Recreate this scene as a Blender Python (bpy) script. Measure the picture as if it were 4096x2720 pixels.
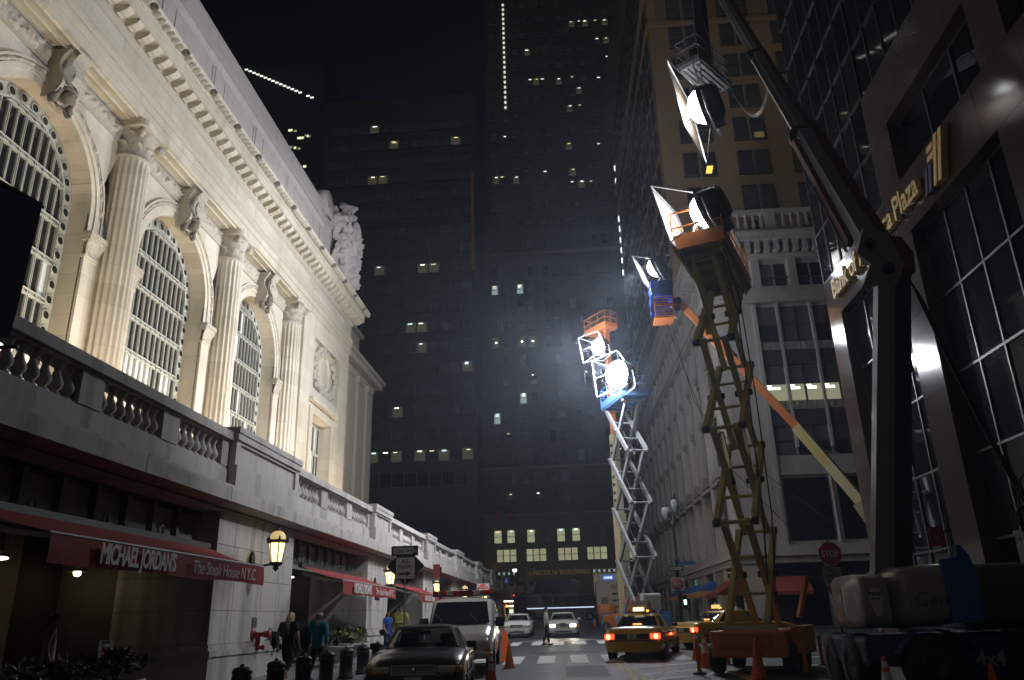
import bpy, bmesh, math, random
from mathutils import Vector, Matrix, Euler, noise
FILL = 0.12
R = math.radians; PI = math.pi; sin = math.sin; cos = math.cos
random.seed(7)
for o in list(bpy.data.objects): bpy.data.objects.remove(o)
SC = bpy.context.scene; COL = SC.collection

# ---------------------------------------------------------------- camera, sky, added fill light, exposure
cd = bpy.data.cameras.new('camera'); cam = bpy.data.objects.new('camera', cd); COL.objects.link(cam)
cd.sensor_width = 36.0; cd.sensor_fit = 'HORIZONTAL'; cd.lens = 27.32; cd.clip_start = 0.05; cd.clip_end = 3000
ax, ay, az = Vector((.99635, .08149, -.02545)), Vector((.05153, -.33650, .94027)), Vector((.06806, -.93815, -.33947))
m = Matrix((ax, ay, az)).transposed().to_4x4(); m.translation = (0, 0, 1.6); cam.matrix_world = m
SC.camera = cam
w = bpy.data.worlds.new('World'); SC.world = w; w.use_nodes = True
wn = w.node_tree.nodes; wl = w.node_tree.links; wn.clear()
wo = wn.new('ShaderNodeOutputWorld'); wb = wn.new('ShaderNodeBackground'); sk = wn.new('ShaderNodeTexSky')
sk.sky_type = 'NISHITA'; sk.sun_disc = False; sk.sun_elevation = R(-14); sk.sun_rotation = R(200); sk.air_density = 1.0
glow = wn.new('ShaderNodeMix'); glow.data_type = 'RGBA'; glow.blend_type = 'ADD'; glow.inputs[0].default_value = 1.0
glow.inputs[7].default_value = (0.012, 0.015, 0.034, 1)
wl.new(sk.outputs[0], glow.inputs[6]); wl.new(glow.outputs[2], wb.inputs[0]); wb.inputs[1].default_value = 0.07
wl.new(wb.outputs[0], wo.inputs[0])
sl = bpy.data.lights.new('night_fill', 'SUN'); sl.energy = FILL; sl.angle = R(70); sl.color = (1.0, .90, .76)  # wide warm sun lamp added as fill from behind the camera
so = bpy.data.objects.new('night_fill', sl); COL.objects.link(so); so.rotation_euler = Vector((-.06, .80, -.60)).to_track_quat('-Z', 'Y').to_euler()
SC.view_settings.view_transform = 'Standard'; SC.view_settings.look = 'None'
SC.view_settings.exposure = 0.0; SC.view_settings.gamma = 1.0; SC.view_settings.use_curve_mapping = False
SC.render.engine = 'CYCLES'; CY = SC.cycles
CY.use_denoising = True; CY.denoiser = 'OPENIMAGEDENOISE'
CY.max_bounces = 6; CY.diffuse_bounces = 3; CY.glossy_bounces = 3; CY.transmission_bounces = 4; CY.transparent_max_bounces = 8
CY.volume_bounces = 0; CY.sample_clamp_indirect = 4.0; CY.caustics_reflective = False; CY.caustics_refractive = False
CY.use_light_tree = True
G0, G1 = -0.12, 0.0135
def gz(y): return G0 + G1 * y            # the street climbs gently away

# ---------------------------------------------------------------- materials
MATS = {}
def _nt(name):
    mt = bpy.data.materials.new(name); mt.use_nodes = True; nt = mt.node_tree
    return mt, nt, nt.nodes['Principled BSDF']
def mat(name, col, rough=.6, metal=0., var=.12, scale=3., bump=0., bscale=40., spec=.5, stretch=(1, 1, 1), coat=0., trans=0., alpha=1., dirt=None, dirtamt=.5, dscale=.6):
    if name in MATS: return MATS[name]
    mt, nt, b = _nt(name); N = nt.nodes; L = nt.links
    b.inputs['Roughness'].default_value = rough; b.inputs['Metallic'].default_value = metal
    b.inputs['Specular IOR Level'].default_value = spec
    if coat: b.inputs['Coat Weight'].default_value = coat; b.inputs['Coat Roughness'].default_value = .05
    if trans: b.inputs['Transmission Weight'].default_value = trans
    if alpha < 1: b.inputs['Alpha'].default_value = alpha
    g = N.new('ShaderNodeNewGeometry'); mp = N.new('ShaderNodeMapping'); mp.inputs['Scale'].default_value = stretch
    L.new(g.outputs['Position'], mp.inputs['Vector'])
    nz = N.new('ShaderNodeTexNoise'); nz.inputs['Scale'].default_value = scale; nz.inputs['Detail'].default_value = 5; nz.inputs['Roughness'].default_value = .6
    L.new(mp.outputs[0], nz.inputs['Vector'])
    cr = N.new('ShaderNodeMix'); cr.data_type = 'RGBA'
    a = [max(0, c * (1 - var)) for c in col]; c2 = [min(1, c * (1 + var)) for c in col]
    cr.inputs[6].default_value = (*a, 1); cr.inputs[7].default_value = (*c2, 1); L.new(nz.outputs['Fac'], cr.inputs[0])
    out = cr.outputs[2]
    if dirt:
        n2 = N.new('ShaderNodeTexNoise'); n2.inputs['Scale'].default_value = dscale; n2.inputs['Detail'].default_value = 6
        mp2 = N.new('ShaderNodeMapping'); mp2.inputs['Scale'].default_value = (stretch[0] * 2.2, stretch[1] * 2.2, stretch[2] * .35)
        L.new(g.outputs['Position'], mp2.inputs['Vector']); L.new(mp2.outputs[0], n2.inputs['Vector'])
        rp = N.new('ShaderNodeValToRGB'); rp.color_ramp.elements[0].position = .5; rp.color_ramp.elements[1].position = .72
        L.new(n2.outputs['Fac'], rp.inputs[0])
        mm = N.new('ShaderNodeMath'); mm.operation = 'MULTIPLY'; mm.inputs[1].default_value = dirtamt; L.new(rp.outputs[0], mm.inputs[0])
        m2 = N.new('ShaderNodeMix'); m2.data_type = 'RGBA'; m2.inputs[7].default_value = (*dirt, 1)
        L.new(mm.outputs[0], m2.inputs[0]); L.new(out, m2.inputs[6]); out = m2.outputs[2]
    L.new(out, b.inputs['Base Color'])
    if bump:
        n3 = N.new('ShaderNodeTexNoise'); n3.inputs['Scale'].default_value = bscale; n3.inputs['Detail'].default_value = 4
        L.new(g.outputs['Position'], n3.inputs['Vector'])
        bp = N.new('ShaderNodeBump'); bp.inputs['Strength'].default_value = bump; bp.inputs['Distance'].default_value = .03
        L.new(n3.outputs['Fac'], bp.inputs['Height']); L.new(bp.outputs[0], b.inputs['Normal'])
    MATS[name] = mt; return mt
def emat(name, col, strength, base=(.02, .02, .02)):
    if name in MATS: return MATS[name]
    mt, nt, b = _nt(name)
    b.inputs['Base Color'].default_value = (*base, 1); b.inputs['Roughness'].default_value = .5
    b.inputs['Emission Color'].default_value = (*col, 1); b.inputs['Emission Strength'].default_value = strength
    MATS[name] = mt; return mt
STONE = mat('limestone', (.60, .545, .455), .85, var=.10, scale=1.1, bump=.25, bscale=22, dirt=(.36, .30, .22), dirtamt=.45)
def ashlar(mt, cw, ch, amt=.16):
    nt = mt.node_tree; N, L = nt.nodes, nt.links; b = N['Principled BSDF']; src = b.inputs['Base Color'].links[0].from_socket
    g = N.new('ShaderNodeNewGeometry'); sp = N.new('ShaderNodeSeparateXYZ'); cb = N.new('ShaderNodeCombineXYZ'); L.new(g.outputs['Position'], sp.inputs[0]); L.new(sp.outputs[1], cb.inputs[0]); L.new(sp.outputs[2], cb.inputs[1])
    br = N.new('ShaderNodeTexBrick'); br.inputs['Scale'].default_value = 1.; br.inputs['Brick Width'].default_value = cw; br.inputs['Row Height'].default_value = ch; br.inputs['Mortar Size'].default_value = .012; br.inputs['Mortar Smooth'].default_value = .6
    br.inputs['Color1'].default_value = (1, 1, 1, 1); br.inputs['Color2'].default_value = (1 - amt, 1 - amt * 1.1, 1 - amt * 1.3, 1); br.inputs['Mortar'].default_value = (.66, .62, .56, 1); L.new(cb.outputs[0], br.inputs[0])
    mx = N.new('ShaderNodeMix'); mx.data_type = 'RGBA'; mx.blend_type = 'MULTIPLY'; mx.inputs[0].default_value = 1.; L.new(src, mx.inputs[6]); L.new(br.outputs[0], mx.inputs[7]); L.new(mx.outputs[2], b.inputs['Base Color'])
ashlar(STONE, 2.3, .92)
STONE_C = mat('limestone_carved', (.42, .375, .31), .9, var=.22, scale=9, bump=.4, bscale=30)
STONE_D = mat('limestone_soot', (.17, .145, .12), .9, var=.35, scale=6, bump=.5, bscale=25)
GRAN = mat('base_granite', (.44, .41, .39), .75, var=.13, scale=5, bump=.2, bscale=60, stretch=(1, 1, .5), dirt=(.17, .16, .16), dirtamt=.75, dscale=.9)
ATTIC = mat('attic_stone', (.50, .44, .43), .85, var=.12, scale=1.6, bump=.25, bscale=22, dirt=(.33, .3, .3), dirtamt=.4)
BRONZE = mat('window_frame_green', (.40, .41, .37), .55, var=.12, scale=8)
DGLASS = mat('window_dark_glass', (.012, .014, .016), .08, spec=.6, var=.3)
BLIND = mat('pale_blind', (.62, .66, .66), .7, var=.10, scale=3)
BLACKIRON = mat('black_iron', (.012, .012, .013), .5, var=.3)
IRONGREEN = mat('painted_iron_grille', (.16, .18, .15), .6, var=.25)
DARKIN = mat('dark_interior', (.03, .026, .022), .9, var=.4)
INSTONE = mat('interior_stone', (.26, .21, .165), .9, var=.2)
RED = mat('red_awning_cloth', (.26, .014, .018), .85, var=.12, scale=4, bump=.3, bscale=8)
WHITEPRINT = mat('white_print', (.72, .70, .70), .7, var=.08)
ASPH = mat('asphalt', (.036, .038, .045), .55, var=.4, scale=2.2, bump=.5, bscale=90, dirt=(.025, .025, .027), dirtamt=.6, dscale=.35, spec=.45)
WALK = mat('sidewalk_concrete', (.17, .17, .175), .8, var=.2, scale=3, bump=.3, bscale=50)
KERB = mat('kerb_granite', (.20, .20, .21), .8, var=.2, scale=4)
LINE = mat('white_road_paint', (.62, .62, .60), .75, var=.18, scale=7, dirt=(.12, .12, .12), dirtamt=.55, dscale=2.5)
YLINE = mat('yellow_road_paint', (.50, .40, .20), .75, var=.2, scale=7, dirt=(.12, .12, .12), dirtamt=.5, dscale=2.5)
STEEL = mat('grey_steel', (.30, .30, .31), .4, .7, var=.12)
RUBBER = mat('rubber', (.012, .012, .013), .8, var=.3)
CHROME = mat('chrome', (.75, .75, .75), .12, 1., var=.03)

# ---------------------------------------------------------------- mesh helpers
WOFF = {}
def off(o): return WOFF.get(o.name, Vector((0, 0, 0))) if o is not None else Vector((0, 0, 0))
def tag(o, label=None, cat=None, group=None, kind=None):
    if label: o['label'] = label
    if cat: o['category'] = cat
    if group: o['group'] = group
    if kind: o['kind'] = kind
    return o
def empty(name, loc=(0, 0, 0), rz=0., label=None, cat=None, group=None, parent=None):
    o = bpy.data.objects.new(name, None); o.empty_display_size = .3; COL.objects.link(o)
    o.location = Vector(loc) - off(parent); o.rotation_euler = (0, 0, rz)
    if parent is not None: o.parent = parent
    WOFF[o.name] = Vector(loc); return tag(o, label, cat, group)
def inst(name, me, parent=None, M=None, world=True):
    o = bpy.data.objects.new(name, me); COL.objects.link(o)
    if M is None: M = Matrix.Identity(4)
    if parent is not None:
        o.parent = parent
        if world: M = Matrix.Translation(-off(parent)) @ M
        WOFF[o.name] = off(parent)
    o.matrix_local = M
    return o
class MB:
    def __init__(s): s.v = []; s.f = []; s.sm = []; s.mi = []; s.cm = 0
    def add(s, vs, fs, smooth=False):
        b = len(s.v); s.v += [tuple(p) for p in vs]
        for f in fs: s.f.append(tuple(b + i for i in f)); s.sm.append(smooth); s.mi.append(s.cm)
        return s
    def box(s, x0, x1, y0, y1, z0, z1):
        return s.add([(x0, y0, z0), (x1, y0, z0), (x1, y1, z0), (x0, y1, z0), (x0, y0, z1), (x1, y0, z1), (x1, y1, z1), (x0, y1, z1)],
                     [(0, 3, 2, 1), (4, 5, 6, 7), (0, 1, 5, 4), (1, 2, 6, 5), (2, 3, 7, 6), (3, 0, 4, 7)])
    def cbox(s, c, d): return s.box(c[0] - d[0] / 2, c[0] + d[0] / 2, c[1] - d[1] / 2, c[1] + d[1] / 2, c[2] - d[2] / 2, c[2] + d[2] / 2)
    def bar(s, p, q, w, h=None, up=(0, 0, 1)):
        h = h or w; p = Vector(p); q = Vector(q); d = (q - p).normalized(); u = Vector(up)
        if abs(d.dot(u)) > .98: u = Vector((1, 0, 0)) if abs(d.x) < .9 else Vector((0, 1, 0))
        r = d.cross(u).normalized(); u = r.cross(d)
        vs = [pt + r * (a * w / 2) + u * (b_ * h / 2) for pt in (p, q) for a, b_ in ((-1, -1), (1, -1), (1, 1), (-1, 1))]
        return s.add(vs, [(0, 1, 2, 3), (7, 6, 5, 4), (0, 4, 5, 1), (1, 5, 6, 2), (2, 6, 7, 3), (3, 7, 4, 0)])
    def tube(s, path, r, n=8, cap=True, smooth=True):
        P = [Vector(p) for p in path]; rs = r if isinstance(r, (list, tuple)) else [r] * len(P); vs = []; fs = []; pr = None
        for i, p in enumerate(P):
            d = (P[min(i + 1, len(P) - 1)] - P[max(i - 1, 0)]).normalized()
            if pr is None:
                a = Vector((0, 0, 1)) if abs(d.z) < .9 else Vector((1, 0, 0)); pr = d.cross(a).normalized()
            else: pr = (pr - d * pr.dot(d)).normalized()
            q = d.cross(pr)
            vs += [p + (pr * cos(2 * PI * k / n) + q * sin(2 * PI * k / n)) * rs[i] for k in range(n)]
        for i in range(len(P) - 1):
            for k in range(n): a = i * n + k; b_ = i * n + (k + 1) % n; fs.append((a, b_, b_ + n, a + n))
        s.add(vs, fs, smooth)
        if cap: s.add(vs[:n], [tuple(reversed(range(n)))]); s.add(vs[-n:], [tuple(range(n))])
        return s
    def lathe(s, prof, n=20, c=(0, 0, 0), axis='z', smooth=True, a0=0., a1=2 * PI):
        full = abs(a1 - a0 - 2 * PI) < 1e-4; m_ = n if full else n + 1; vs = []; fs = []
        for (r, h) in prof:
            for k in range(m_):
                a = a0 + (a1 - a0) * k / n; p = (r * cos(a), r * sin(a), h)
                if axis == 'x': p = (p[2], p[0], p[1])
                elif axis == 'y': p = (p[0], p[2], p[1])
                vs.append((c[0] + p[0], c[1] + p[1], c[2] + p[2]))
        for i in range(len(prof) - 1):
            for k in range(n):
                a = i * m_ + k; b_ = i * m_ + (k + 1) % m_; fs.append((a, b_, b_ + m_, a + m_))
        return s.add(vs, fs, smooth)
    def prism(s, pts, axis, a, b):
        """pts: 2-D outline, extruded along axis from a to b. axis x:(y,z) y:(x,z) z:(x,y)"""
        def mk(p, t): return (t, p[0], p[1]) if axis == 'x' else (p[0], t, p[1]) if axis == 'y' else (p[0], p[1], t)
        n = len(pts); vs = [mk(p, a) for p in pts] + [mk(p, b) for p in pts]
        return s.add(vs, [tuple(range(n)), tuple(reversed(range(n, 2 * n)))] + [(i, i + n, (i + 1) % n + n, (i + 1) % n) for i in range(n)])
    def grid(s, fn, nu, nv, smooth=True, wrapu=False):
        vs = [fn(i / nu, j / nv) for j in range(nv + 1) for i in range(nu + (0 if wrapu else 1))]; m_ = nu if wrapu else nu + 1
        fs = [(j * m_ + i, j * m_ + (i + 1) % m_, (j + 1) * m_ + (i + 1) % m_, (j + 1) * m_ + i) for j in range(nv) for i in range(nu)]
        return s.add(vs, fs, smooth)
    def ball(s, c, r, n=10, sc=(1, 1, 1)):
        prof = [(max(1e-4, r * sin(PI * i / n)), -r * cos(PI * i / n)) for i in range(n + 1)]
        b = len(s.v); s.lathe(prof, max(8, n), (0, 0, 0))
        for i in range(b, len(s.v)): p = s.v[i]; s.v[i] = (c[0] + p[0] * sc[0], c[1] + p[1] * sc[1], c[2] + p[2] * sc[2])
        return s
    def quad(s, *p): return s.add(p, [tuple(range(len(p)))])
    def xf(s, M, start=0):
        for i in range(start, len(s.v)): s.v[i] = tuple(M @ Vector(s.v[i]))
        return s
    def mesh(s, name, mats, offv=None):
        me = bpy.data.meshes.new(name); vs = s.v if offv is None else [(p[0] - offv.x, p[1] - offv.y, p[2] - offv.z) for p in s.v]
        me.from_pydata(vs, [], s.f); me.polygons.foreach_set('use_smooth', s.sm)
        if not isinstance(mats, (list, tuple)): mats = [mats]
        for m_ in mats: me.materials.append(m_)
        if len(mats) > 1: me.polygons.foreach_set('material_index', s.mi)
        bm = bmesh.new(); bm.from_mesh(me); bmesh.ops.recalc_face_normals(bm, faces=bm.faces); bm.to_mesh(me); bm.free()
        me.update(); return me
    def build(s, name, mats, parent=None, world=True, bevel=0., sub=0):
        o = inst(name, s.mesh(name, mats, off(parent) if (parent is not None and world) else None), parent, world=False)
        if bevel:
            bv = o.modifiers.new('bevel', 'BEVEL'); bv.width = bevel; bv.segments = 2; bv.limit_method = 'ANGLE'; bv.angle_limit = R(40)
        if sub:
            sm = o.modifiers.new('sub', 'SUBSURF'); sm.levels = sub; sm.render_levels = sub
        return o
def children(o): return [c for c in bpy.data.objects if c.parent == o]
def copy_tree(o, parent=None, kids=None):
    if kids is None:
        kids = {}
        for c in bpy.data.objects:
            if c.parent is not None: kids.setdefault(c.parent.name, []).append(c)
    c = o.copy(); COL.objects.link(c); c.parent = parent
    for ch in kids.get(o.name, []): copy_tree(ch, c, kids)
    return c
def frameM(o, right, up):
    r = Vector(right).normalized(); u = Vector(up).normalized(); n = r.cross(u)
    M_ = Matrix((r, u, n)).transposed().to_4x4(); M_.translation = o; return M_
def text(name, body, size, material, parent, o, right, up, ext=.01, bold=0., sx=1., align='LEFT', world=True, shear=0., space=1.):
    cu = bpy.data.curves.new(name, 'FONT'); cu.body = body; cu.size = size; cu.extrude = ext; cu.offset = bold; cu.align_x = align
    cu.shear = shear; cu.space_character = space; cu.resolution_u = 3; cu.materials.append(material)
    ob = bpy.data.objects.new(name, cu); COL.objects.link(ob); M_ = frameM(o, right, up) @ Matrix.Diagonal((sx, 1, 1, 1))
    if parent is not None:
        ob.parent = parent
        if world: M_ = Matrix.Translation(-off(parent)) @ M_
    ob.matrix_local = M_; return ob
def lamp(name, kind, loc, energy, col, parent=None, target=None, size=.3, angle=60, blend=.5, spread=None):
    ld = bpy.data.lights.new(name, kind); ld.energy = energy; ld.color = col
    if kind == 'SPOT': ld.spot_size = R(angle); ld.spot_blend = blend; ld.shadow_soft_size = size
    elif kind == 'POINT': ld.shadow_soft_size = size
    elif kind == 'AREA': ld.shape = 'DISK'; ld.size = size; ld.spread = R(spread or 180)
    o = bpy.data.objects.new(name, ld); COL.objects.link(o); loc = Vector(loc)
    M_ = Matrix.Translation(loc)
    if target is not None: M_ = M_ @ (Vector(target) - loc).to_track_quat('-Z', 'Y').to_matrix().to_4x4()
    if parent is not None: o.parent = parent; M_ = Matrix.Translation(-off(parent)) @ M_
    o.matrix_local = M_; return o
def vn(x, y, z=0.): return noise.noise(Vector((x, y, z)))
def pm(root):                      # part maker in the local frame of a thing
    return lambda mb, n, m_, **k: mb.build(n, m_, root, world=False, **k)
FLOODW = 3700.
LW = dict(D=3200., E=5200., C=12500., B=10500., A=10500.)
SPILL = (2900., 1100., 1200.)
LANTW = 45.
HAZE = 0.0010
# ================================================================ TERMINAL BUILDING (upper storey behind the terrace, arcade base below)
TB = empty('terminal_building', (-9, 40, gz(40)), label='limestone railway terminal with tall arched windows, fluted columns and balustraded arcade', cat='building')
XW = -20.0; ZT = 5.35; ZS = 18.4; ZI = 17.5; RA = 3.48
CY_ = [29.8, 40.6, 51.0]; WY = [24.4, 35.2, 45.8]
# --- arched wall
def arch_wall(mb, y0, y1, z0, z1, yc, r, zs, x, depth, n=20):
    q = lambda a, b, c, d: mb.quad(*[(x, *p) for p in (a, b, c, d)])
    q((y0, z0), (yc - r, z0), (yc - r, zs), (y0, zs)); q((yc + r, z0), (y1, z0), (y1, zs), (yc + r, zs))
    A = [(yc - r * cos(PI * i / n), zs + r * sin(PI * i / n)) for i in range(n + 1)]
    for i in range(n):
        a, b = A[i], A[i + 1]
        ta = (y0 if i == 0 else max(y0, min(y1, a[0])), z1); tb = (y1 if i == n - 1 else b[0], z1)
        q(a, b, tb, ta)
    q((y0, zs), (yc - r, zs), (y0, z1), (y0, z1)) if False else None
    pts = [(yc - r, z0)] + A + [(yc + r, z0)]
    for a, b in zip(pts, pts[1:]): mb.quad((x, *a), (x - depth, *a), (x - depth, *b), (x, *b))
mb = MB()
edges = [17.0, 29.8, 40.6, 53.2]
for i, yc in enumerate(WY): arch_wall(mb, edges[i], edges[i + 1], ZT, 24.0, yc, RA, ZS, XW, 1.0)
mb.build('arched_wall', STONE, TB)
# --- archivolts (stepped mouldings round each arch), jamb piers with impost capitals
def ring(mb, yc, zs, r0, r1, x0, x1, n=28, a0=0., a1=PI):
    P = []
    for i in range(n + 1):
        a = a0 + (a1 - a0) * i / n
        for r, x in ((r0, x0), (r0, x1), (r1, x1), (r1, x0)): P.append((x, yc - r * cos(a), zs + r * sin(a)))
    F = []
    for i in range(n):
        for k in range(4): F.append((i * 4 + k, i * 4 + (k + 1) % 4, i * 4 + 4 + (k + 1) % 4, i * 4 + 4 + k))
    mb.add(P, F)
for yc in WY:
    mb = MB(); ring(mb, yc, ZS, RA, RA + .28, XW - .06, XW + .05); ring(mb, yc, ZS, RA + .283, RA + .50, XW - .06, XW + .11); ring(mb, yc, ZS, RA + .72, RA + .82, XW - .06, XW + .14)
    for s in (-1, 1):
        for r0, r1, xx in ((RA, RA + .28, .05), (RA + .283, RA + .50, .11), (RA + .5, RA + .72, .09), (RA + .72, RA + .82, .14)): a_, b_ = sorted((yc + s * r0, yc + s * r1)); mb.box(XW - .06, XW + xx, a_, b_, ZI, ZS)
    ar = mb.build('archivolt', STONE, TB)
    mb = MB()
    def fn(u, v, yc=yc):
        a = PI * u; r = RA + .5 + .22 * v; amp = .10 * max(0, sin(u * 118)) * sin(PI * v) + .05 * vn(u * 60, v * 4, yc)
        return (XW + .05 + .06 * sin(PI * v) + amp, yc - r * cos(a), ZS + r * sin(a))
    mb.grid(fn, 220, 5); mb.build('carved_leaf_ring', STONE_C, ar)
    for s in (-1, 1):
        mb = MB(); ya, yb = (yc - RA - .86, yc - RA) if s < 0 else (yc + RA, yc + RA + .86)
        mb.box(XW - .05, XW + .12, ya, yb, ZT, ZI - 1.1)
        mb.box(XW - .05, XW + .17, ya - .04, yb + .04, ZI - 1.1, ZI - .98)
        jp = mb.build('jamb_pier', STONE, TB)
        mb = MB(); mb.grid(lambda u, v: (XW + .13 + .16 * v * v + .05 * vn(u * 9, v * 6, yc) + .05 * abs(sin(u * 14)), ya - .1 * v + (yb - ya + .2 * v) * u, ZI - .98 + .62 * v), 24, 8)
        mb.box(XW - .04, XW + .34, ya - .12, yb + .12, ZI - .36, ZI - .18); mb.box(XW - .04, XW + .40, ya - .16, yb + .16, ZI - .18, ZI + .02)
        mb.build('impost_capital', STONE_C, jp)
# --- windows
def pane_mesh(w_, h0, h1, m): return MB().quad((0, 0, 0), (0, w_, 0), (0, w_, h1), (0, 0, h0)).mesh('pane', m)
PM = {}
XG = XW - .92
for wi, yc in enumerate(WY):
    win = empty('arched_window', (XG, yc, ZT), parent=TB)
    rb = RA - .62; mb = MB()
    # border ring + stiles
    ring(mb, yc, ZS, RA - .60, RA - .02, XG - .05, XG + .06)
    for s in (-1, 1):
        y0 = yc + s * (RA - .60); y1 = yc + s * (RA - .02); mb.box(XG - .05, XG + .06, min(y0, y1), max(y0, y1), ZT, ZS)
    ring(mb, yc, ZS, RA - .64, RA - .56, XG - .03, XG + .14)
    ncol = 12; cw = 2 * rb / ncol; rows = [ZT + .2 + 1.72 * k for k in range(10)]
    zt = lambda y: ZS + math.sqrt(max(.02, rb * rb - (y - yc) ** 2))
    for k in range(ncol + 1):
        y = yc - rb + cw * k; top = zt(y) if 0 < k < ncol else ZS
        wd = .030 if k % 2 else .046
        for dy in (-wd, wd): mb.box(XG, XG + .12, y + dy - .013, y + dy + .013, ZT, top)
    for z in rows:
        hw = rb if z <= ZS else math.sqrt(max(0, rb * rb - (z - ZS) ** 2))
        if hw <= .2: continue
        for dz in (-.10, .10): mb.box(XG - .02, XG + .16, yc - hw, yc + hw, z + dz - .02, z + dz + .02)
        mb.box(XG - .02, XG + .05, yc - hw, yc + hw, z - .08, z + .08)
    mb.build('window_frame', BRONZE, win)
    for s in range(-1, 2):
        pass
    # rosettes in the border
    mbx = MB(); mbx.lathe([(.24, -.01), (.25, .03), (.20, .055), (.165, .03)], 14, axis='x'); mbx.cm = 1; mbx.lathe([(.165, .012), (.001, .012)], 14, axis='x')
    if 'ros' not in PM: PM['ros'] = mbx.mesh('rosette', [BRONZE, DGLASS])
    L_ = 2 * (ZS - ZT) + PI * (RA - .31); nr = int(L_ / .66)
    for k in range(nr):
        t = (k + .5) / nr * L_
        if t < ZS - ZT: p = (yc - RA + .31, ZT + t)
        elif t > L_ - (ZS - ZT): p = (yc + RA - .31, ZT + L_ - t)
        else: a = (t - (ZS - ZT)) / (RA - .31); p = (yc - (RA - .31) * cos(a), ZS + (RA - .31) * sin(a))
        inst('rosette', PM['ros'], win, Matrix.Translation((XG + .06, *p)))
    rnd = random.Random(wi + 3)
    for ci in range(ncol):
        for ri in range(10):
            z0 = ZT if ri == 0 else rows[ri - 1]; ya = yc - rb + cw * ci; yb = ya + cw
            z1 = rows[ri] if ri < 10 else 99
            ha = min(z1, zt(ya) if 0 < ci else ZS) - z0; hb = min(z1, zt(yb) if ci < ncol - 1 else ZS) - z0
            if max(ha, hb) < .1: continue
            pb = {0: .95, 1: .9, 2: .85, 3: .78, 4: .66, 5: .34}.get(ri, .03)
            m_ = BLIND if rnd.random() < pb else DGLASS
            key = (round(max(ha, .02), 2), round(max(hb, .02), 2), m_.name)
            if key not in PM: PM[key] = pane_mesh(cw, key[0], key[1], m_)
            inst('pane', PM[key], win, Matrix.Translation((XG + .02, ya, z0)))
# --- fluted columns
def flute(nf=20, z0=7.2, z1=22.0, rb_=.90, rt=.82):
    mb = MB(); per = 6; n = nf * per; zs_ = [z0, z0 + .2, z0 + .5] + [z0 + .5 + (z1 - z0 - .9) * k / 8 for k in range(1, 9)] + [z1 - .15, z1]; vs = []
    for j, z in enumerate(zs_):
        t = (z - z0) / (z1 - z0); r = rb_ + (rt - rb_) * t ** 1.4; d = 0 if j in (0, len(zs_) - 1) else .5 if j in (1, len(zs_) - 2) else 1
        for k in range(n):
            u = (k % per) / per; a = 2 * PI * k / n; fl = max(0, sin(PI * min(1, u / .82))) if u < .82 else 0
            rr = r * (1 - .105 * fl * d); vs.append((rr * cos(a), rr * sin(a), z))
    fs = [(j * n + k, j * n + (k + 1) % n, (j + 1) * n + (k + 1) % n, (j + 1) * n + k) for j in range(len(zs_) - 1) for k in range(n)]
    return mb.add(vs, fs, True)
SH = flute().mesh('shaft', STONE)
BASE = MB().lathe([(1.12, 6.15), (1.12, 6.4), (1.14, 6.42), (1.15, 6.55), (1.1, 6.7), (.95, 6.75), (.93, 6.85), (.98, 6.92), (.98, 7.02), (.88, 7.1), (.84, 7.2)], 40).box(-1.15, 1.15, -1.15, 1.15, ZT, 6.15).mesh('column_base', STONE)
mb = MB(); mb.lathe([(.82, 22.0), (.87, 22.03), (.89, 22.1), (.86, 22.17), (.80, 22.2), (.78, 22.6), (.84, 23.1), (1.0, 23.42)], 32)
BELL = mb.mesh('capital_bell', STONE_C)
def leaf_mesh():
    mb = MB()
    def fn(u, v):
        w_ = .30 * (1 - .55 * v * v) * (1 + .16 * sin(v * 22)); y = (u - .5) * 2 * w_
        x = .05 + .10 * v + .30 * max(0, v - .62) ** 1.2 * 2.2 - .18 * (u - .5) ** 2 * 2; z = .72 * v - .32 * max(0, v - .78) * 2.0
        return (x + .03 * sin(u * 28), y, z)
    mb.grid(fn, 10, 10); return mb.mesh('acanthus_leaf', STONE_C)
LEAF = leaf_mesh()
VOL = MB().lathe([(.001, -.12), (.27, -.12), (.29, 0), (.27, .12), (.001, .12)], 12, axis='y').lathe([(.001, -.17), (.12, -.17), (.12, .17), (.001, .17)], 8, axis='y').mesh('volute', STONE_C)
ABA = MB().prism([(a_ * .74, b_ * .74) for a_, b_ in [(-1.42, -1.42), (-1.2, -1.56), (0, -1.38), (1.2, -1.56), (1.42, -1.42), (1.56, -1.2), (1.38, 0), (1.56, 1.2), (1.42, 1.42), (1.2, 1.56), (0, 1.38), (-1.2, 1.56), (-1.42, 1.42), (-1.56, 1.2), (-1.38, 0), (-1.56, -1.2)]], 'z', 23.44, 23.78).mesh('abacus', STONE)
for cy in CY_:
    c = empty('column', (-19.75, cy, ZT), parent=TB); T = Matrix.Translation((-19.75, cy, 0))
    inst('column_base', BASE, c, T); inst('shaft', SH, c, T); inst('capital_bell', BELL, c, T); inst('abacus', ABA, c, T)
    for tier in range(2):
        for k in range(8):
            a = 2 * PI * (k + .5 * tier) / 8
            inst('acanthus_leaf', LEAF, c, T @ Matrix.Rotation(a, 4, 'Z') @ Matrix.Translation((.75 + .02 * tier, 0, 22.2 + .5 * tier)) @ Matrix.Diagonal((.8, .85, .92, 1)))
    for k in range(4):
        a = PI / 4 + k * PI / 2; inst('volute', VOL, c, T @ Matrix.Rotation(a, 4, 'Z') @ Matrix.Translation((1.14, 0, 23.22)) @ Matrix.Scale(.78, 4))
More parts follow.
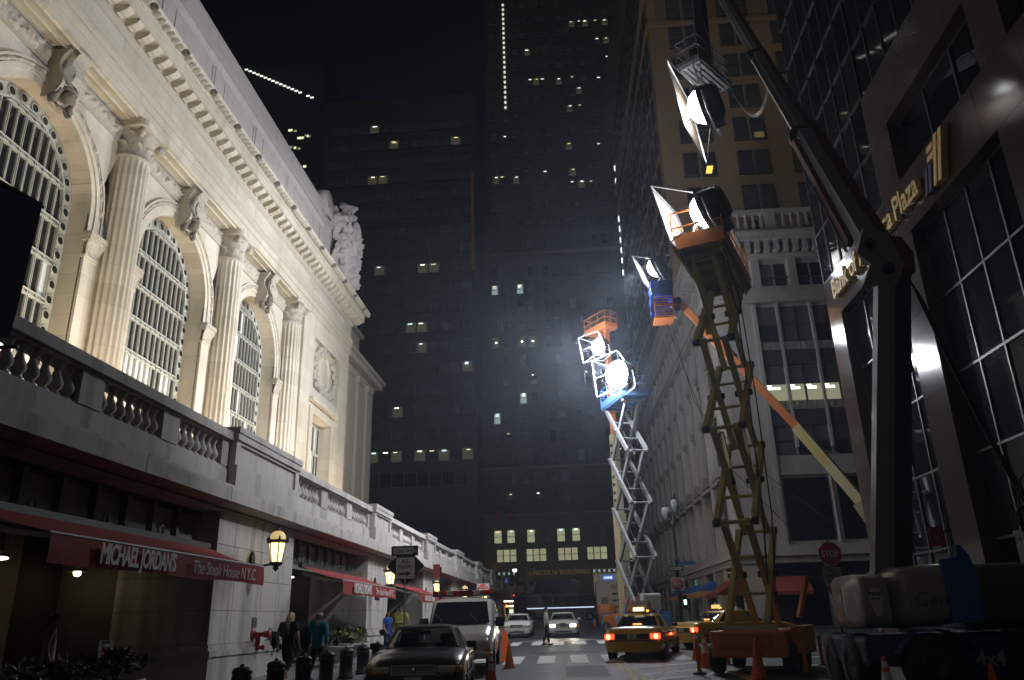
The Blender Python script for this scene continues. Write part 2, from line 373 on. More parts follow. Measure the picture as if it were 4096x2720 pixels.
# --- keystone consoles with carved heads
def key_mesh():
    mb = MB(); P = []
    for i in range(26):   # S-profile (x out, z)
        t = i / 25; z = 3.0 * t; x = .42 + .62 * t + .20 * sin(t * 2 * PI + .4) + .14 * sin(t * 5.2); P.append((x, z))
    P = [(P[0][0] - .3, -.12)] + P + [(.0, 3.05), (.0, -.1)]
    n = len(P)
    for s0, s1, k in ((-.62, -.44, 1.04), (-.44, .44, .93), (.44, .62, 1.04)):
        mb.prism([(p[0] * k, p[1]) for p in P], 'y', s0, s1)
    return mb.mesh('console', STONE_C)
def bust_mesh():
    mb = MB()
    mb.ball((.78, 0, .55), .34, 10, (1, .9, 1.15)); mb.ball((.78, 0, .95), .36, 8, (.9, 1.1, .5)); mb.ball((1.02, 0, .52), .10, 6, (1, .7, 1.2))
    for s in (-1, 1):
        for k in range(6):
            a = k / 5; mb.ball((.55 + .1 * sin(k), s * (.42 + .16 * a), .9 - .95 * a), .17 + .05 * sin(k * 2.), 6, (1, .8, 1.3))
        mb.grid(lambda u, v, s=s: (.35 + .55 * v - .25 * v * v, s * (.1 + .75 * u * (1 - .3 * v)), .1 - .42 * v + .1 * sin(u * 9)), 8, 6)
    for i in range(len(mb.v)):
        p = Vector(mb.v[i]); d = .05 * vn(p.x * 6, p.y * 6, p.z * 6); mb.v[i] = tuple(p + p.normalized() * d)
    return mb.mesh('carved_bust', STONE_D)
KM, BM = key_mesh(), bust_mesh()
for yc in WY:
    T = Matrix.Translation((XW, yc, 21.45)) @ Matrix.Diagonal((.86, .92, .72, 1)); k = inst('keystone_console', KM, TB, T); b = inst('carved_bust', BM, k, Matrix.Identity(4), world=False)
    b.matrix_local = Matrix.Translation((.05, 0, -.25)); 
    mb = MB(); mb.grid(lambda u, v: (1.06 + .34 * v + .2 * sin(v * 6.1 + .4) + .08 * abs(vn(u * 5, v * 14, yc)) + .04 * sin(v * 40), -.4 + .8 * u, .9 + 2.0 * v), 10, 30)
    g = inst('scroll_leaf', mb.mesh('scroll_leaf', STONE_C), k, Matrix.Identity(4), world=False)
# --- carved foliage band under the architrave soffit
segs = [(17.0, 23.75), (25.05, 28.95), (30.65, 34.55), (35.85, 39.75), (41.45, 45.15), (46.45, 50.15)]
for a, b in segs:
    mb = MB(); n = int((b - a) / .055)
    def fn(u, v, a=a, b=b):
        y = a + (b - a) * u; z = 22.86 + .86 * v; e = sin(PI * v)
        d = .16 * e * max(0, vn(y * 3.2, z * 3.4, 1.7) + .15) + .12 * e * max(0, vn(y * 7, z * 7, 5.)) + .05 * e
        return (XW + .04 + d * 1.5, y, z)
    mb.grid(fn, n, 14); mb.box(XW - .02, XW + .10, a, b, 22.76, 22.86); mb.box(XW - .02, XW + .14, a, b, 23.72, 23.8)
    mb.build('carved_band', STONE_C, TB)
# --- entablature (swept mouldings)
Y0, Y1 = 15.0, 63.0
mb = MB(); mb.box(XW - .5, -18.80, Y0, Y1, 23.8, 24.3); mb.box(XW - .5, -18.72, Y0, Y1 + .08, 24.3, 24.72)
mb.box(-19.55, -18.95, Y0, Y1, 23.74, 23.80) if False else None
mb.build('architrave', STONE, TB)
for a, b in [(17, 28.7), (30.9, 39.5), (41.7, 49.9)]:
    mb = MB(); mb.box(-19.45, -19.4, a, b, 23.70, 23.797); mb.box(-19.02, -18.97, a, b, 23.70, 23.797); mb.box(-19.45, -18.97, a, a + .05, 23.7, 23.797); mb.box(-19.45, -18.97, b - .05, b, 23.7, 23.797)
    mb.build('soffit_panel_moulding', STONE, TB)
def deco(name, x, z0, z1, out, freq, m_, y0=Y0, y1=Y1, amp=.07):
    mb = MB(); n = int((y1 - y0) * 9)
    mb.grid(lambda u, v: (x + out * v + amp * sin(PI * v) * (.35 + .65 * abs(sin(freq * (y0 + (y1 - y0) * u)))) + .03 * vn(u * (y1 - y0) * 5, v * 4, z0), y0 + (y1 - y0) * u, z0 + (z1 - z0) * v), n, 5)
    return mb.build(name, m_, TB)
deco('bead_moulding', -18.79, 24.27, 24.34, .02, 14, STONE_C, amp=.05)
deco('carved_moulding', -18.72, 24.74, 25.05, .18, 8.2, STONE_C)
mb = MB(); mb.box(XW - .5, -18.8, Y0, Y1, 24.72, 26.32); mb.build('frieze', STONE, TB)
deco('leaf_moulding', -18.8, 26.30, 26.62, .2, 9.0, STONE_C)
mb = MB(); mb.box(XW - .5, -18.62, Y0, Y1 + .1, 26.62, 27.05); mb.box(XW - .5, -17.9, Y0, Y1 + .9, 27.05, 27.62); mb.box(XW - .5, -17.84, Y0, Y1 + .96, 27.56, 27.68)
mb.build('corona', STONE, TB)
mod = MB().prism([(-.70, .41), (.0, .41), (.02, .30), (-.08, .18), (-.32, .06), (-.52, .0), (-.70, .06)], 'y', -.2, .2).mesh('modillion', STONE)
y = 16.2
while y < Y1 + .4: inst('modillion', mod, TB, Matrix.Translation((-17.97, y, 26.635))); y += .84
mb = MB(); mb.grid(lambda u, v: (-17.85 + .42 * v - .12 * sin(v * PI * 2) * .6, Y0 + (Y1 + 1.0 - Y0) * u, 27.68 + .34 * v), 60, 8); mb.box(XW - .4, -17.44, Y0, Y1 + 1.36, 28.0, 28.08)
mb.build('cymatium', STONE, TB)
an = MB(); an.grid(lambda u, v: (.02 + .17 * sin(PI * v) * (1 - (2 * u - 1) ** 2) + .03 * sin(u * 20), (u - .5) * .34, .34 * v), 8, 6); AN = an.mesh('antefix', STONE_C)
li = MB(); li.ball((.06, 0, .2), .2, 8, (.9, 1.05, 1)); li.ball((.2, 0, .13), .1, 6); li.ball((.0, .16, .34), .07, 5); li.ball((.0, -.16, .34), .07, 5); LI = li.mesh('lion_head', STONE_D)
y = 16.0; k = 0
while y < Y1 + 1.2:
    if k % 7 == 3: inst('lion_head', LI, TB, Matrix.Translation((-17.62, y, 27.66)))
    else: inst('antefix', AN, TB, Matrix.Translation((-17.74, y, 27.72)) @ Matrix.Rotation(R(38), 4, 'Y'))
    y += .43; k += 1
# --- attic
mb = MB(); mb.box(-21, -18.95, Y0, 54.0, 28.08, 31.75); mb.box(-21, -18.80, Y0, 54, 28.08, 29.3); mb.build('attic_wall', ATTIC, TB)
y = 17.4
while y < 53:
    MB().box(-19.0, -18.91, y, y + 1.0, 29.3, 31.75).build('attic_pilaster', ATTIC, TB)
    mb = MB(); a, b = y + 1.25, y + 5.55
    for q in ((a, a + .1, 29.6, 31.5), (b - .1, b, 29.6, 31.5)): mb.box(-18.97, -18.915, *q)
    mb.box(-18.97, -18.915, a + .1, b - .1, 31.4, 31.5); mb.box(-18.97, -18.915, a + .1, b - .1, 29.6, 29.7); mb.build('attic_panel_moulding', ATTIC, TB); y += 5.8
deco('attic_leaf_moulding', -18.95, 31.6, 31.86, .22, 7, ATTIC, y1=54)
mb = MB(); mb.box(-21.2, -18.55, Y0, 54.2, 31.86, 32.12); mb.box(-21.2, -18.78, Y0, 54.2, 32.12, 33.3); mb.box(-21.2, -18.66, Y0, 54.3, 33.3, 33.42); mb.build('attic_coping', ATTIC, TB)
# --- corner sculpture
sc_ = empty('corner_sculpture', (-18.8, 58, 28.1), parent=TB)
mb = MB(); mb.box(-21, -18.9, 53.6, 61.8, 28.08, 32.6); mb.box(-21, -18.7, 53.4, 62.0, 32.6, 33.0); mb.build('pedestal', ATTIC, sc_)
mb = MB()
mb.lathe([(.2, -.6), (1.25, -.6), (1.35, 0), (1.25, .6), (.2, .6)], 20, (-19.3, 54.9, 34.0), 'x'); mb.prism([(53.8, 33.0), (62, 33.0), (62.2, 33.6), (58, 34.4), (54.5, 35.2)], 'x', -20.4, -18.8); mb.build('scroll', ATTIC, sc_)
mb = MB()
def troph(u, v):
    a = 2 * PI * u; r = sin(min(1., v * 1.02) * PI / 2); d = cos(min(1., v * 1.02) * PI / 2)
    edge = 1 + .13 * sin(a * 7 + 1) + .10 * vn(cos(a) * 2.3, sin(a) * 2.3, 4)
    y = 59.2 + 3.0 * r * edge * cos(a); z = 32.4 + 3.5 * r * edge * sin(a) * (1 if sin(a) > 0 else 1.15)
    n_ = .75 * abs(vn(y * .9, z * .9, 2)) + .42 * vn(y * 2.1, z * 2.1, 7) + .26 * vn(y * 4.4, z * 4.4, 3) + .12 * vn(y * 9, z * 9, 1)
    return (-18.9 + 1.25 * d + n_ * (.45 + .8 * r), y, z)
mb.grid(troph, 130, 60, wrapu=True)
mb.build('carved_trophy', ATTIC, sc_)
mb = MB(); mb.box(-19.9, -18.8, 57.0, 62.0, 28.1, 35.2); mb.build('trophy_core', ATTIC, sc_)
mb = MB(); mb.lathe([(.75, 0), (1.25, .15), (1.35, .35), (1.2, .5), (1.0, .42), (.9, .3), (.001, .35)], 22, (0, 0, 0), 'x')
for i in range(len(mb.v)): p = mb.v[i]; mb.v[i] = (p[0] - 17.9, p[1] * .95 + 59.2, p[2] * 1.25 + 33.0)
mb.build('cartouche', ATTIC, sc_)
for k in range(9):
    a = PI * k / 8; mb = MB(); yy, zz = 59.2 - 1.9 * cos(a), 32.6 + 2.0 * sin(a)
    mb.grid(lambda u, v: (-18.0 + .35 * sin(PI * v), yy - (.25 + .8 * v) * cos(a) * .7 + (u - .5) * .6 * sin(a) * (1 - .6 * v), zz + (.25 + .8 * v) * sin(a) * .8 + (u - .5) * .6 * cos(a) * (1 - .6 * v)), 6, 6)
    mb.build('acanthus_leaf', ATTIC, sc_)
for k in range(7):
    mb = MB(); z = 29.0 + k * .75; mb.grid(lambda u, v: (-18.15 + .4 * sin(PI * v), 57.0 - .35 * sin(u * PI) + .2 * v, z + .7 * u), 6, 5); mb.build('garland', ATTIC, sc_)
# --- end block with wreath panel and small window
XE = -18.9; mb = MB()
oy0, oy1, oz1 = 54.4, 58.9, 16.35
mb.quad((XE, 51.6, ZT), (XE, oy0, ZT), (XE, oy0, oz1), (XE, 51.6, oz1)); mb.quad((XE, oy1, ZT), (XE, Y1, ZT), (XE, Y1, oz1), (XE, oy1, oz1))
py0, py1, pz0, pz1 = 54.2, 60.4, 18.3, 22.3
mb.quad((XE, 51.6, oz1), (XE, Y1, oz1), (XE, Y1, pz0), (XE, 51.6, pz0)); mb.quad((XE, 51.6, pz1), (XE, Y1, pz1), (XE, Y1, 24), (XE, 51.6, 24))
mb.quad((XE, 51.6, pz0), (XE, py0, pz0), (XE, py0, pz1), (XE, 51.6, pz1)); mb.quad((XE, py1, pz0), (XE, Y1, pz0), (XE, Y1, pz1), (XE, py1, pz1))
for (a, b, c, d, dp) in ((oy0, oy1, ZT, oz1, 1.0), (py0, py1, pz0, pz1, .35)):
    mb.quad((XE, a, c), (XE - dp, a, c), (XE - dp, a, d), (XE, a, d)); mb.quad((XE, b, c), (XE - dp, b, c), (XE - dp, b, d), (XE, b, d)); mb.quad((XE, a, d), (XE - dp, a, d), (XE - dp, b, d), (XE, b, d))
    if dp < .5: mb.quad((XE, a, c), (XE - dp, a, c), (XE - dp, b, c), (XE, b, c)); mb.quad((XE - dp, a, c), (XE - dp, b, c), (XE - dp, b, d), (XE - dp, a, d))
mb.quad((XE, 51.6, ZT), (XW, 51.6, ZT), (XW, 51.6, 24), (XE, 51.6, 24)); mb.quad((XE, Y1, ZT), (-30, Y1, ZT), (-30, Y1, 28), (XE, Y1, 28))
mb.build('end_wall', STONE, TB)
mb = MB(); mb.box(XE - .02, XE + .12, oy0 - .7, oy0, ZT, oz1 + .5); mb.box(XE - .02, XE + .12, oy1, oy1 + .7, ZT, oz1 + .5); mb.box(XE - .02, XE + .12, oy0, oy1, oz1, oz1 + .5); mb.box(XE - .02, XE + .4, oy0 - .9, oy1 + .9, oz1 + .8, oz1 + 1.1); mb.build('window_surround', STONE, TB)
ew = empty('end_window', (XE - 1, 56.6, ZT), parent=TB); mb = MB()
for k in range(8): y = oy0 + (oy1 - oy0) * k / 7; mb.box(XE - .95, XE - .82, y - .06, y + .06, ZT, oz1)
for k in range(6): z = ZT + 2.1 * k + .3; mb.box(XE - .96, XE - .80, oy0, oy1, z - .1, z + .1)
mb.build('window_frame', BRONZE, ew)
for k in range(7):
    for j in range(6):
        a = oy0 + (oy1 - oy0) * k / 7; z0 = ZT if j == 0 else ZT + 2.1 * (j - 1) + .3; z1 = min(oz1, ZT + 2.1 * j + .3)
        MB().quad((XE - .9, a, z0), (XE - .9, a + .64, z0), (XE - .9, a + .64, z1), (XE - .9, a, z1)).build('pane', BLIND if (k * 3 + j) % 5 < 2 else DGLASS, ew)
mb = MB(); yc, zc = 57.5, 20.3
mb.lathe([(1.05, 0), (1.2, .14), (1.35, .16), (1.45, .05), (1.5, 0)], 30, (0, 0, 0), 'x')
for i in range(len(mb.v)): p = mb.v[i]; mb.v[i] = (p[0] + XE - .33, p[1] * .95 + yc, p[2] * 1.2 + zc)
mb.build('oval_moulding', STONE, TB)
for k in range(40):
    a = 2 * PI * k / 40; r = 1 + .12 * sin(k * 2.3)
    y_, z_ = yc + 2.55 * r * cos(a), zc + 1.75 * r * sin(a)
    y_ = min(max(y_, py0 + .3), py1 - .3); z_ = min(max(z_, pz0 + .25), pz1 - .25)
    mb = MB(); mb.ball((XE - .22, y_, z_), .34, 6, (.7, 1, .9))
    for i in range(len(mb.v)): p = Vector(mb.v[i]); mb.v[i] = (p.x + .12 * vn(p.y * 4, p.z * 4), p.y, p.z)
    mb.build('wreath_leaf_cluster', STONE_C, TB)
# --- lower wing beyond the corner
mb = MB(); mb.box(-40, -21, 63.3, 79.5, ZT, 25.0); mb.box(-40, -20.9, 63.3, 79.6, 25.0, 25.5); mb.box(-40, -20.2, 63.3, 80.3, 25.5, 26.1); mb.box(-40, -19.9, 63.3, 80.6, 26.1, 26.45)
mb.box(-40, -22.4, 63.3, 78.3, 26.45, 31.0); mb.box(-40, -22.0, 63.3, 78.7, 31, 31.4); mb.build('side_wing', mat('wing_stone', (.42, .37, .31), .85, var=.12, scale=1.5, bump=.2), TB)
for yy in (66, 69.5, 73, 76.5): 
    MB().box(-21.05, -20.75, yy, yy + 1.5, ZT, 24.3).box(-21.05, -20.6, yy - .15, yy + 1.65, 24.3, 25.0).build('wing_pilaster', MATS['wing_stone'], TB)
# --- terrace
MB().box(-30, -9.6, -2, 100, 4.9, ZT).build('terrace_slab', GRAN, TB)

# ================================================================ arcade base
XB = -9.0
PIERS = [(6.2, 10.6), (19.5, 25.0), (34.3, 38.1), (46.9, 50.2), (58.0, 62.4), (70.9, 74.2), (83.0, 86.2), (95.0, 99.0)]
PED = [(6.4, 10.4), (19.55, 24.4), (34.3, 37.5), (46.8, 49.85), (58.5, 62.0), (70.9, 74.2), (83.0, 86.0), (95.0, 98.6)]
JOINT = .012
def blocks(part, y0, y1, z0, z1, x0, x1, nrow, ncol, seed, m_):
    rn = random.Random(seed); h = (z1 - z0) / nrow
    for r in range(nrow):
        n = ncol + (r % 2); cuts = [0] + sorted((k + (rn.random() - .5) * .35) / n for k in range(1, n)) + [1]
        for a, b in zip(cuts, cuts[1:]):
            e = rn.random() * .006
            MB().box(x0, x1 + e, y0 + (y1 - y0) * a + JOINT / 2, y0 + (y1 - y0) * b - JOINT / 2, z0 + h * r + JOINT / 2, z0 + h * (r + 1) - JOINT / 2).build('stone_block', m_, part)
JO = mat('dark_joint', (.10, .095, .09), .95, var=.3)
for i, (a, b) in enumerate(PIERS):
    g = gz((a + b) / 2); pr = MB().box(-13.0, XB - .03, a + .03, b - .03, g - .8, 4.5).build('pier', JO, TB)
    blocks(pr, a, b, g + 1.05, 4.42, -11.5, XB, 4, 4 if b - a > 5 else 3, i, GRAN)
    mb = MB(); mb.box(-11.4, XB + .10, a - .10, b + .10, g - .4, g + .78); mb.box(-11.4, XB + .14, a - .14, b + .14, g + .78, g + .92); mb.box(-11.4, XB + .06, a - .06, b + .06, g + .92, g + 1.045)
    mb.build('pier_plinth', GRAN, TB)
# ledge (cornice at terrace level) in separate stones
y = 2.0; k = 0
while y < 100:
    ln = 1.9 + .5 * ((k * 7) % 3) * .5; e = ((k * 13) % 5) * .002
    mb = MB(); mb.box(-13, XB + .02 + e, y, y + ln - JOINT, 4.42, 4.50); mb.prism([(-10, 4.50), (XB + .44, 4.56), (XB + .50 + e, 4.58), (XB + .50 + e, 4.90), (-10, 4.93)], 'y', y, y + ln - JOINT)
    mb.build('ledge_stone', GRAN, TB)
    mb = MB(); mb.box(-9.7, XB + .30 + e, y + .4, y + .4 + ln - JOINT, 4.935, 5.06); mb.build('ledge_fillet', GRAN, TB)
    y += ln; k += 1
MB().box(-13, XB - .03, 2, 100, 4.45, 5.0).build('ledge_core', JO, TB)
# parapet: dado, dies, balusters, rail
bal = MB().lathe([(.105, 0), (.105, .05), (.075, .07), (.07, .09), (.125, .16), (.14, .22), (.115, .30), (.07, .40), (.055, .46), (.055, .50), (.085, .52), (.085, .56), (.11, .57), (.11, .655)], 12).mesh('baluster', GRAN)
def bal_panel(a, b):
    n = max(4, round((b - a) / .34)); 
    for k in range(n): inst('baluster', bal, TB, Matrix.Translation((XB - .12, a + (b - a) * (k + .5) / n, 5.565)))
DIES = []
for (p0, p1), (q0, q1) in zip(PED, PED[1:]):
    a, b = p1, q0; d = .42; inner = (b - a) - 2 * d; pl = (inner - 2 * .72) / 3
    ys = a; spans = [(a, a + d)]; y = a + d
    for k in range(3):
        bal_panel(y, y + pl); y += pl
        if k < 2: spans.append((y, y + .72)); y += .72
    spans.append((y, b)); DIES += spans
    yy = a
    for k in range(6):
        s = (b - a) / 6; MB().box(-9.6, XB + .06, yy + .004, yy + s - .004, 5.06, 5.50).build('dado_stone', GRAN, TB); yy += s
    MB().box(-9.55, XB + .02, a, b, 5.50, 5.565).build('dado_cap', GRAN, TB)
    mb = MB(); mb.box(-9.5, XB + .16, a, b, 6.25, 6.47); mb.box(-9.45, XB + .09, a, b, 6.215, 6.25); mb.build('hand_rail', GRAN, TB)
for (a, b) in DIES: MB().box(-9.45, XB + .045, a, b, 5.565, 6.215).build('die', GRAN, TB)
for i, (a, b) in enumerate(PED):
    pd = empty('pedestal', ((XB, a, 5.06)), parent=TB); n = 3 if b - a > 4 else 2
    for k in range(n):
        s = (b - a) / n; MB().box(-9.9, XB + .30, a + s * k + .005, a + s * (k + 1) - .005, 5.06, 5.62).build('plinth_stone', GRAN, pd)
    MB().box(-9.9, XB + .17, a + .3, b - .3, 5.66, 6.2).build('sunk_panel', GRAN, pd)
    mb = MB(); mb.box(-9.9, XB + .24, a, a + .3, 5.62, 6.28); mb.box(-9.9, XB + .24, b - .3, b, 5.62, 6.28); mb.box(-9.9, XB + .24, a + .3, b - .3, 6.2, 6.28); mb.build('panel_frame', GRAN, pd)
    mb = MB(); mb.box(-9.95, XB + .30, a - .04, b + .04, 6.28, 6.46); mb.box(-9.95, XB + .33, a - .06, b + .06, 6.46, 6.62); mb.build('pedestal_cap', GRAN, pd)
SPK = MB().lathe([(.035, 0), (.05, .03), (.001, .16)], 6).mesh('grille_spike', IRONGREEN)
# bay openings: transom with iron grille, beam, back wall
for i, ((a0, a), (b, b1)) in enumerate(zip(PIERS, PIERS[1:])):
    g = gz((a + b) / 2); bay = empty('arcade_bay', (XB - .6, (a + b) / 2, g), parent=TB)
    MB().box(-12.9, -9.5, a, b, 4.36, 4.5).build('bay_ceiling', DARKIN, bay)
    MB().box(-9.75, -9.45, a, b, 3.42, 3.56).build('transom_beam', IRONGREEN, bay)
    n = max(4, int((b - a) / 1.0)); wd = (b - a) / n
    for k in range(n):
        y = a + wd * k
        if i < 3: MB().box(-9.64, -9.60, y + .16, y + wd - .16, 3.60, 4.3).build('transom_panel', mat('transom_panel', (.20, .215, .19), .6, var=.2), bay)
        MB().box(-9.72, -9.5, y - .07, y + .07, 3.56, 4.36).build('grille_bar', IRONGREEN, bay)
        if i < 3:
            for q in range(4): inst('grille_spike', SPK, bay, Matrix.Translation((-9.52, y + .2 + (wd - .4) * q / 3, 3.56)))
            if k % 2 == 0: MB().tube([(-9.45, y + .1, 3.5), (-9.42, y + .1, 3.78), (-9.42, y + .2, 3.85), (-9.42, y + .3, 3.78), (-9.45, y + .3, 3.5)], .035, 6).build('grille_loop', IRONGREEN, bay)
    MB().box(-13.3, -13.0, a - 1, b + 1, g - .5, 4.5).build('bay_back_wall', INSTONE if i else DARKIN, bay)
    for k in range(3): MB().box(-13.0, -12.7, a + (b - a) * (.12 + .3 * k), a + (b - a) * (.12 + .3 * k) + .5, g - .2, 4.4).build('back_pilaster', INSTONE, bay)
    MB().box(-13, -9.2, a, b, g - .4, g + .14).build('bay_floor', WALK, bay)
# facade floodlights on the terrace, behind the balustrade
FL = mat('flood_housing', (.05, .05, .05), .5); FLE = emat('flood_lens', (1, .86, .62), 12)
for k, (y, tz) in enumerate([(21.5, 15), (27.2, 13), (32.6, 13), (37.8, 13), (43.2, 13), (48.6, 13), (55.0, 13), (60.5, 14)]):
    fr = empty('facade_floodlight', (-15.6, y, ZT), label='small black floodlight on the terrace aimed up at the arches', cat='floodlight', group='floodlights along the terrace')
    MB().box(-15.75, -15.45, y - .2, y + .2, ZT + .12, ZT + .42).build('housing', FL, fr); MB().box(-15.7, -15.5, y - .04, y + .04, ZT, ZT + .12).build('bracket', FL, fr)
    MB().quad((-15.76, y - .17, ZT + .16), (-15.76, y + .17, ZT + .16), (-15.76, y + .17, ZT + .40), (-15.76, y - .17, ZT + .40)).build('lens', FLE, fr)
    lamp('flood_beam', 'SPOT', (-15.85, y, ZT + .5), FLOODW, (1, .81, .57), fr, (-20, y, tz - 4), .15, 115, 1.0)
# ================================================================ STREET
def sheet(name, x0, x1, y0, y1, dz, m_, kind='structure', parent=None):
    mb = MB(); mb.quad((x0, y0, gz(y0) + dz), (x1, y0, gz(y0) + dz), (x1, y1, gz(y1) + dz), (x0, y1, gz(y1) + dz))
    o = mb.build(name, m_, parent); return tag(o, kind=kind) if parent is None else o
mb = MB(); mb.quad((-900, -60, gz(-60) - .3), (900, -60, gz(-60) - .3), (900, 900, gz(900) - .3), (-900, 900, gz(900) - .3)); tag(mb.build('ground', ASPH), kind='structure')
rd = sheet('road', -60, 120, -30, 220, 0, ASPH)
def slab(name, x0, x1, y0, y1, h, m_, parent=None):
    mb = MB(); mb.add([(x0, y0, gz(y0) - .3), (x1, y0, gz(y0) - .3), (x1, y1, gz(y1) - .3), (x0, y1, gz(y1) - .3), (x0, y0, gz(y0) + h), (x1, y0, gz(y0) + h), (x1, y1, gz(y1) + h), (x0, y1, gz(y1) + h)],
                      [(0, 3, 2, 1), (4, 5, 6, 7), (0, 1, 5, 4), (1, 2, 6, 5), (2, 3, 7, 6), (3, 0, 4, 7)])
    o = mb.build(name, m_, parent); return tag(o, kind='structure') if parent is None else o
XK = -5.3
sw = slab('sidewalk', -9.2, XK - .18, -10, 102, .13, JO)
for i in range(26):
    for j in range(3):
        y = 12 + i * 1.6; x = -9.2 + j * 1.24
        slab('paving_flag', x + .006, x + 1.234, y + .006, y + 1.594, .14 + .003 * ((i * 7 + j * 3) % 3), WALK, sw)
slab('paving_flag', -9.2, XK - .19, 53.6, 102, .14, WALK, sw)
kb = slab('kerb', XK - .18, XK, -10, 102, .15, KERB)
sw2 = slab('sidewalk_across', 8.2, 11.2, -10, 31.2, .14, WALK); sw3 = slab('sidewalk_beyond', 5.4, 11.4, 52.2, 104, .14, WALK); sw4 = slab('sidewalk_far', -60, 60, 119.5, 126, .14, WALK)
def mark(name, pts, m_, dz=.005):
    mb = MB(); mb.quad(*[(x, y, gz(y) + dz) for x, y in pts]); return mb.build(name, m_, rd)
for k in range(6):
    x = -3.75 + 1.14 * k; mark('crosswalk_bar', [(x, 27.4), (x + .6, 27.45), (x + .5, 31.7), (x - .1, 31.65)], LINE)
for k in range(3):
    x = 3.1 + 1.14 * k; mark('crosswalk_bar', [(x, 27.6), (x + .6, 27.65), (x + .5, 31.9), (x - .1, 31.85)], LINE)
for k in range(8):
    x = -3.55 + 1.11 * k; mark('crosswalk_bar', [(x, 40.7), (x + .5, 40.75), (x + .45, 44.7), (x - .07, 44.65)], LINE)
mark('stop_line', [(-3.3, 45.6), (7.5, 46.0), (7.5, 46.35), (-3.3, 45.95)], LINE)
for a in (1.10, 1.33): mark('centre_line', [(a + .12, 20), (a + .24, 20), (a + .10, 27.0), (a - .02, 27.0)], YLINE)
for a in (3.78, 3.96): mark('centre_line', [(a + .12, 19.5), (a + .22, 19.5), (a + .03, 25.2), (a - .07, 25.2)], YLINE)
for y in (20.4, 22.0, 24.4): mark('hatch_bar', [(1.55, y), (1.55, y + .45), (3.9, y + 2.45), (3.9, y + 1.9)], LINE)
for (a, b) in ((4.4, 22.6), (5.2, 19.2), (6.2, 26.5)): mark('hatch_bar', [(a, b), (a + 2.2, b + 1.6), (a + 2.2, b + 1.9), (a, b + .35)], LINE)
for (x, y) in ((-1.2, 24.0), (.3, 37.0)):
    mb = MB(); mb.lathe([(.001, .004), (.33, .004), (.35, .003)], 20, (x, y, gz(y))); mb.build('manhole_cover', BLACKIRON, rd)
PATCH = mat('asphalt_patch', (.022, .022, .025), .7, var=.3, scale=6, bump=.4, bscale=60)
for pts in ([(-.4, 22.0), (.75, 22.1), (.7, 26.2), (-.5, 26.0)], [(-2.0, 33.0), (.9, 33.3), (.85, 34.6), (-2.05, 34.3)], [(1.9, 36.0), (3.4, 36.1), (3.3, 39.5), (1.85, 39.3)], [(-1.6, 17.0), (-.5, 17.2), (-.7, 20.4), (-1.7, 20.2)]): mark('road_patch', pts, PATCH, .003)
for (x, y, a) in ((-1.0, 19, .2), (.2, 28, -.3), (-2.2, 36, .15), (2.2, 33, .3)):
    mb = MB(); q = [(x + a * k * .3 + .12 * vn(k * .9, x), y + .55 * k) for k in range(12)]
    for p0, p1 in zip(q, q[1:]): mb.quad(*[(px_ + d, py_, gz(py_) + .004) for (px_, py_), d in ((p0, -.014), (p0, .014), (p1, .014), (p1, -.014))])
    mb.build('tar_seam', BLACKIRON, rd)
# ================================================================ FAR BUILDINGS
BRICK = mat('lincoln_brick', (.095, .070, .054), .9, var=.2, scale=.6); LSTONE = mat('lincoln_stone', (.17, .14, .11), .85, var=.15, scale=1.2); SLABW = mat('slab_wall', (.068, .056, .046), .9, var=.18, scale=.4)
WDARK = mat('far_dark_glass', (.010, .011, .013), .12, var=.4); WGREY = mat('far_blind', (.075, .075, .075), .7, var=.2); FRM = mat('far_frame', (.10, .09, .08), .7)
LITG = emat('lit_office_green', (.80, .86, .50), .38); LITY = emat('lit_office_yellow', (.86, .84, .52), .33); LITB = emat('fluorescent_tube', (.95, 1., .82), 2.6); LITD = emat('lit_office_dim', (.70, .66, .38), .06); BULB = emat('warm_bulb', (1, .80, .42), 14.0); LITBLUE = emat('lit_cool', (.75, .95, .9), .35)
LITWM = emat('tube_warm', (1., .84, .45), 1.6); LITCL = emat('tube_cool', (.75, .95, 1.), 1.1)
def rectmesh(w_, h, m_): return MB().quad((-w_ / 2, 0, -h / 2), (w_ / 2, 0, -h / 2), (w_ / 2, 0, h / 2), (-w_ / 2, 0, h / 2)).mesh('pane', m_)
WMC = {}
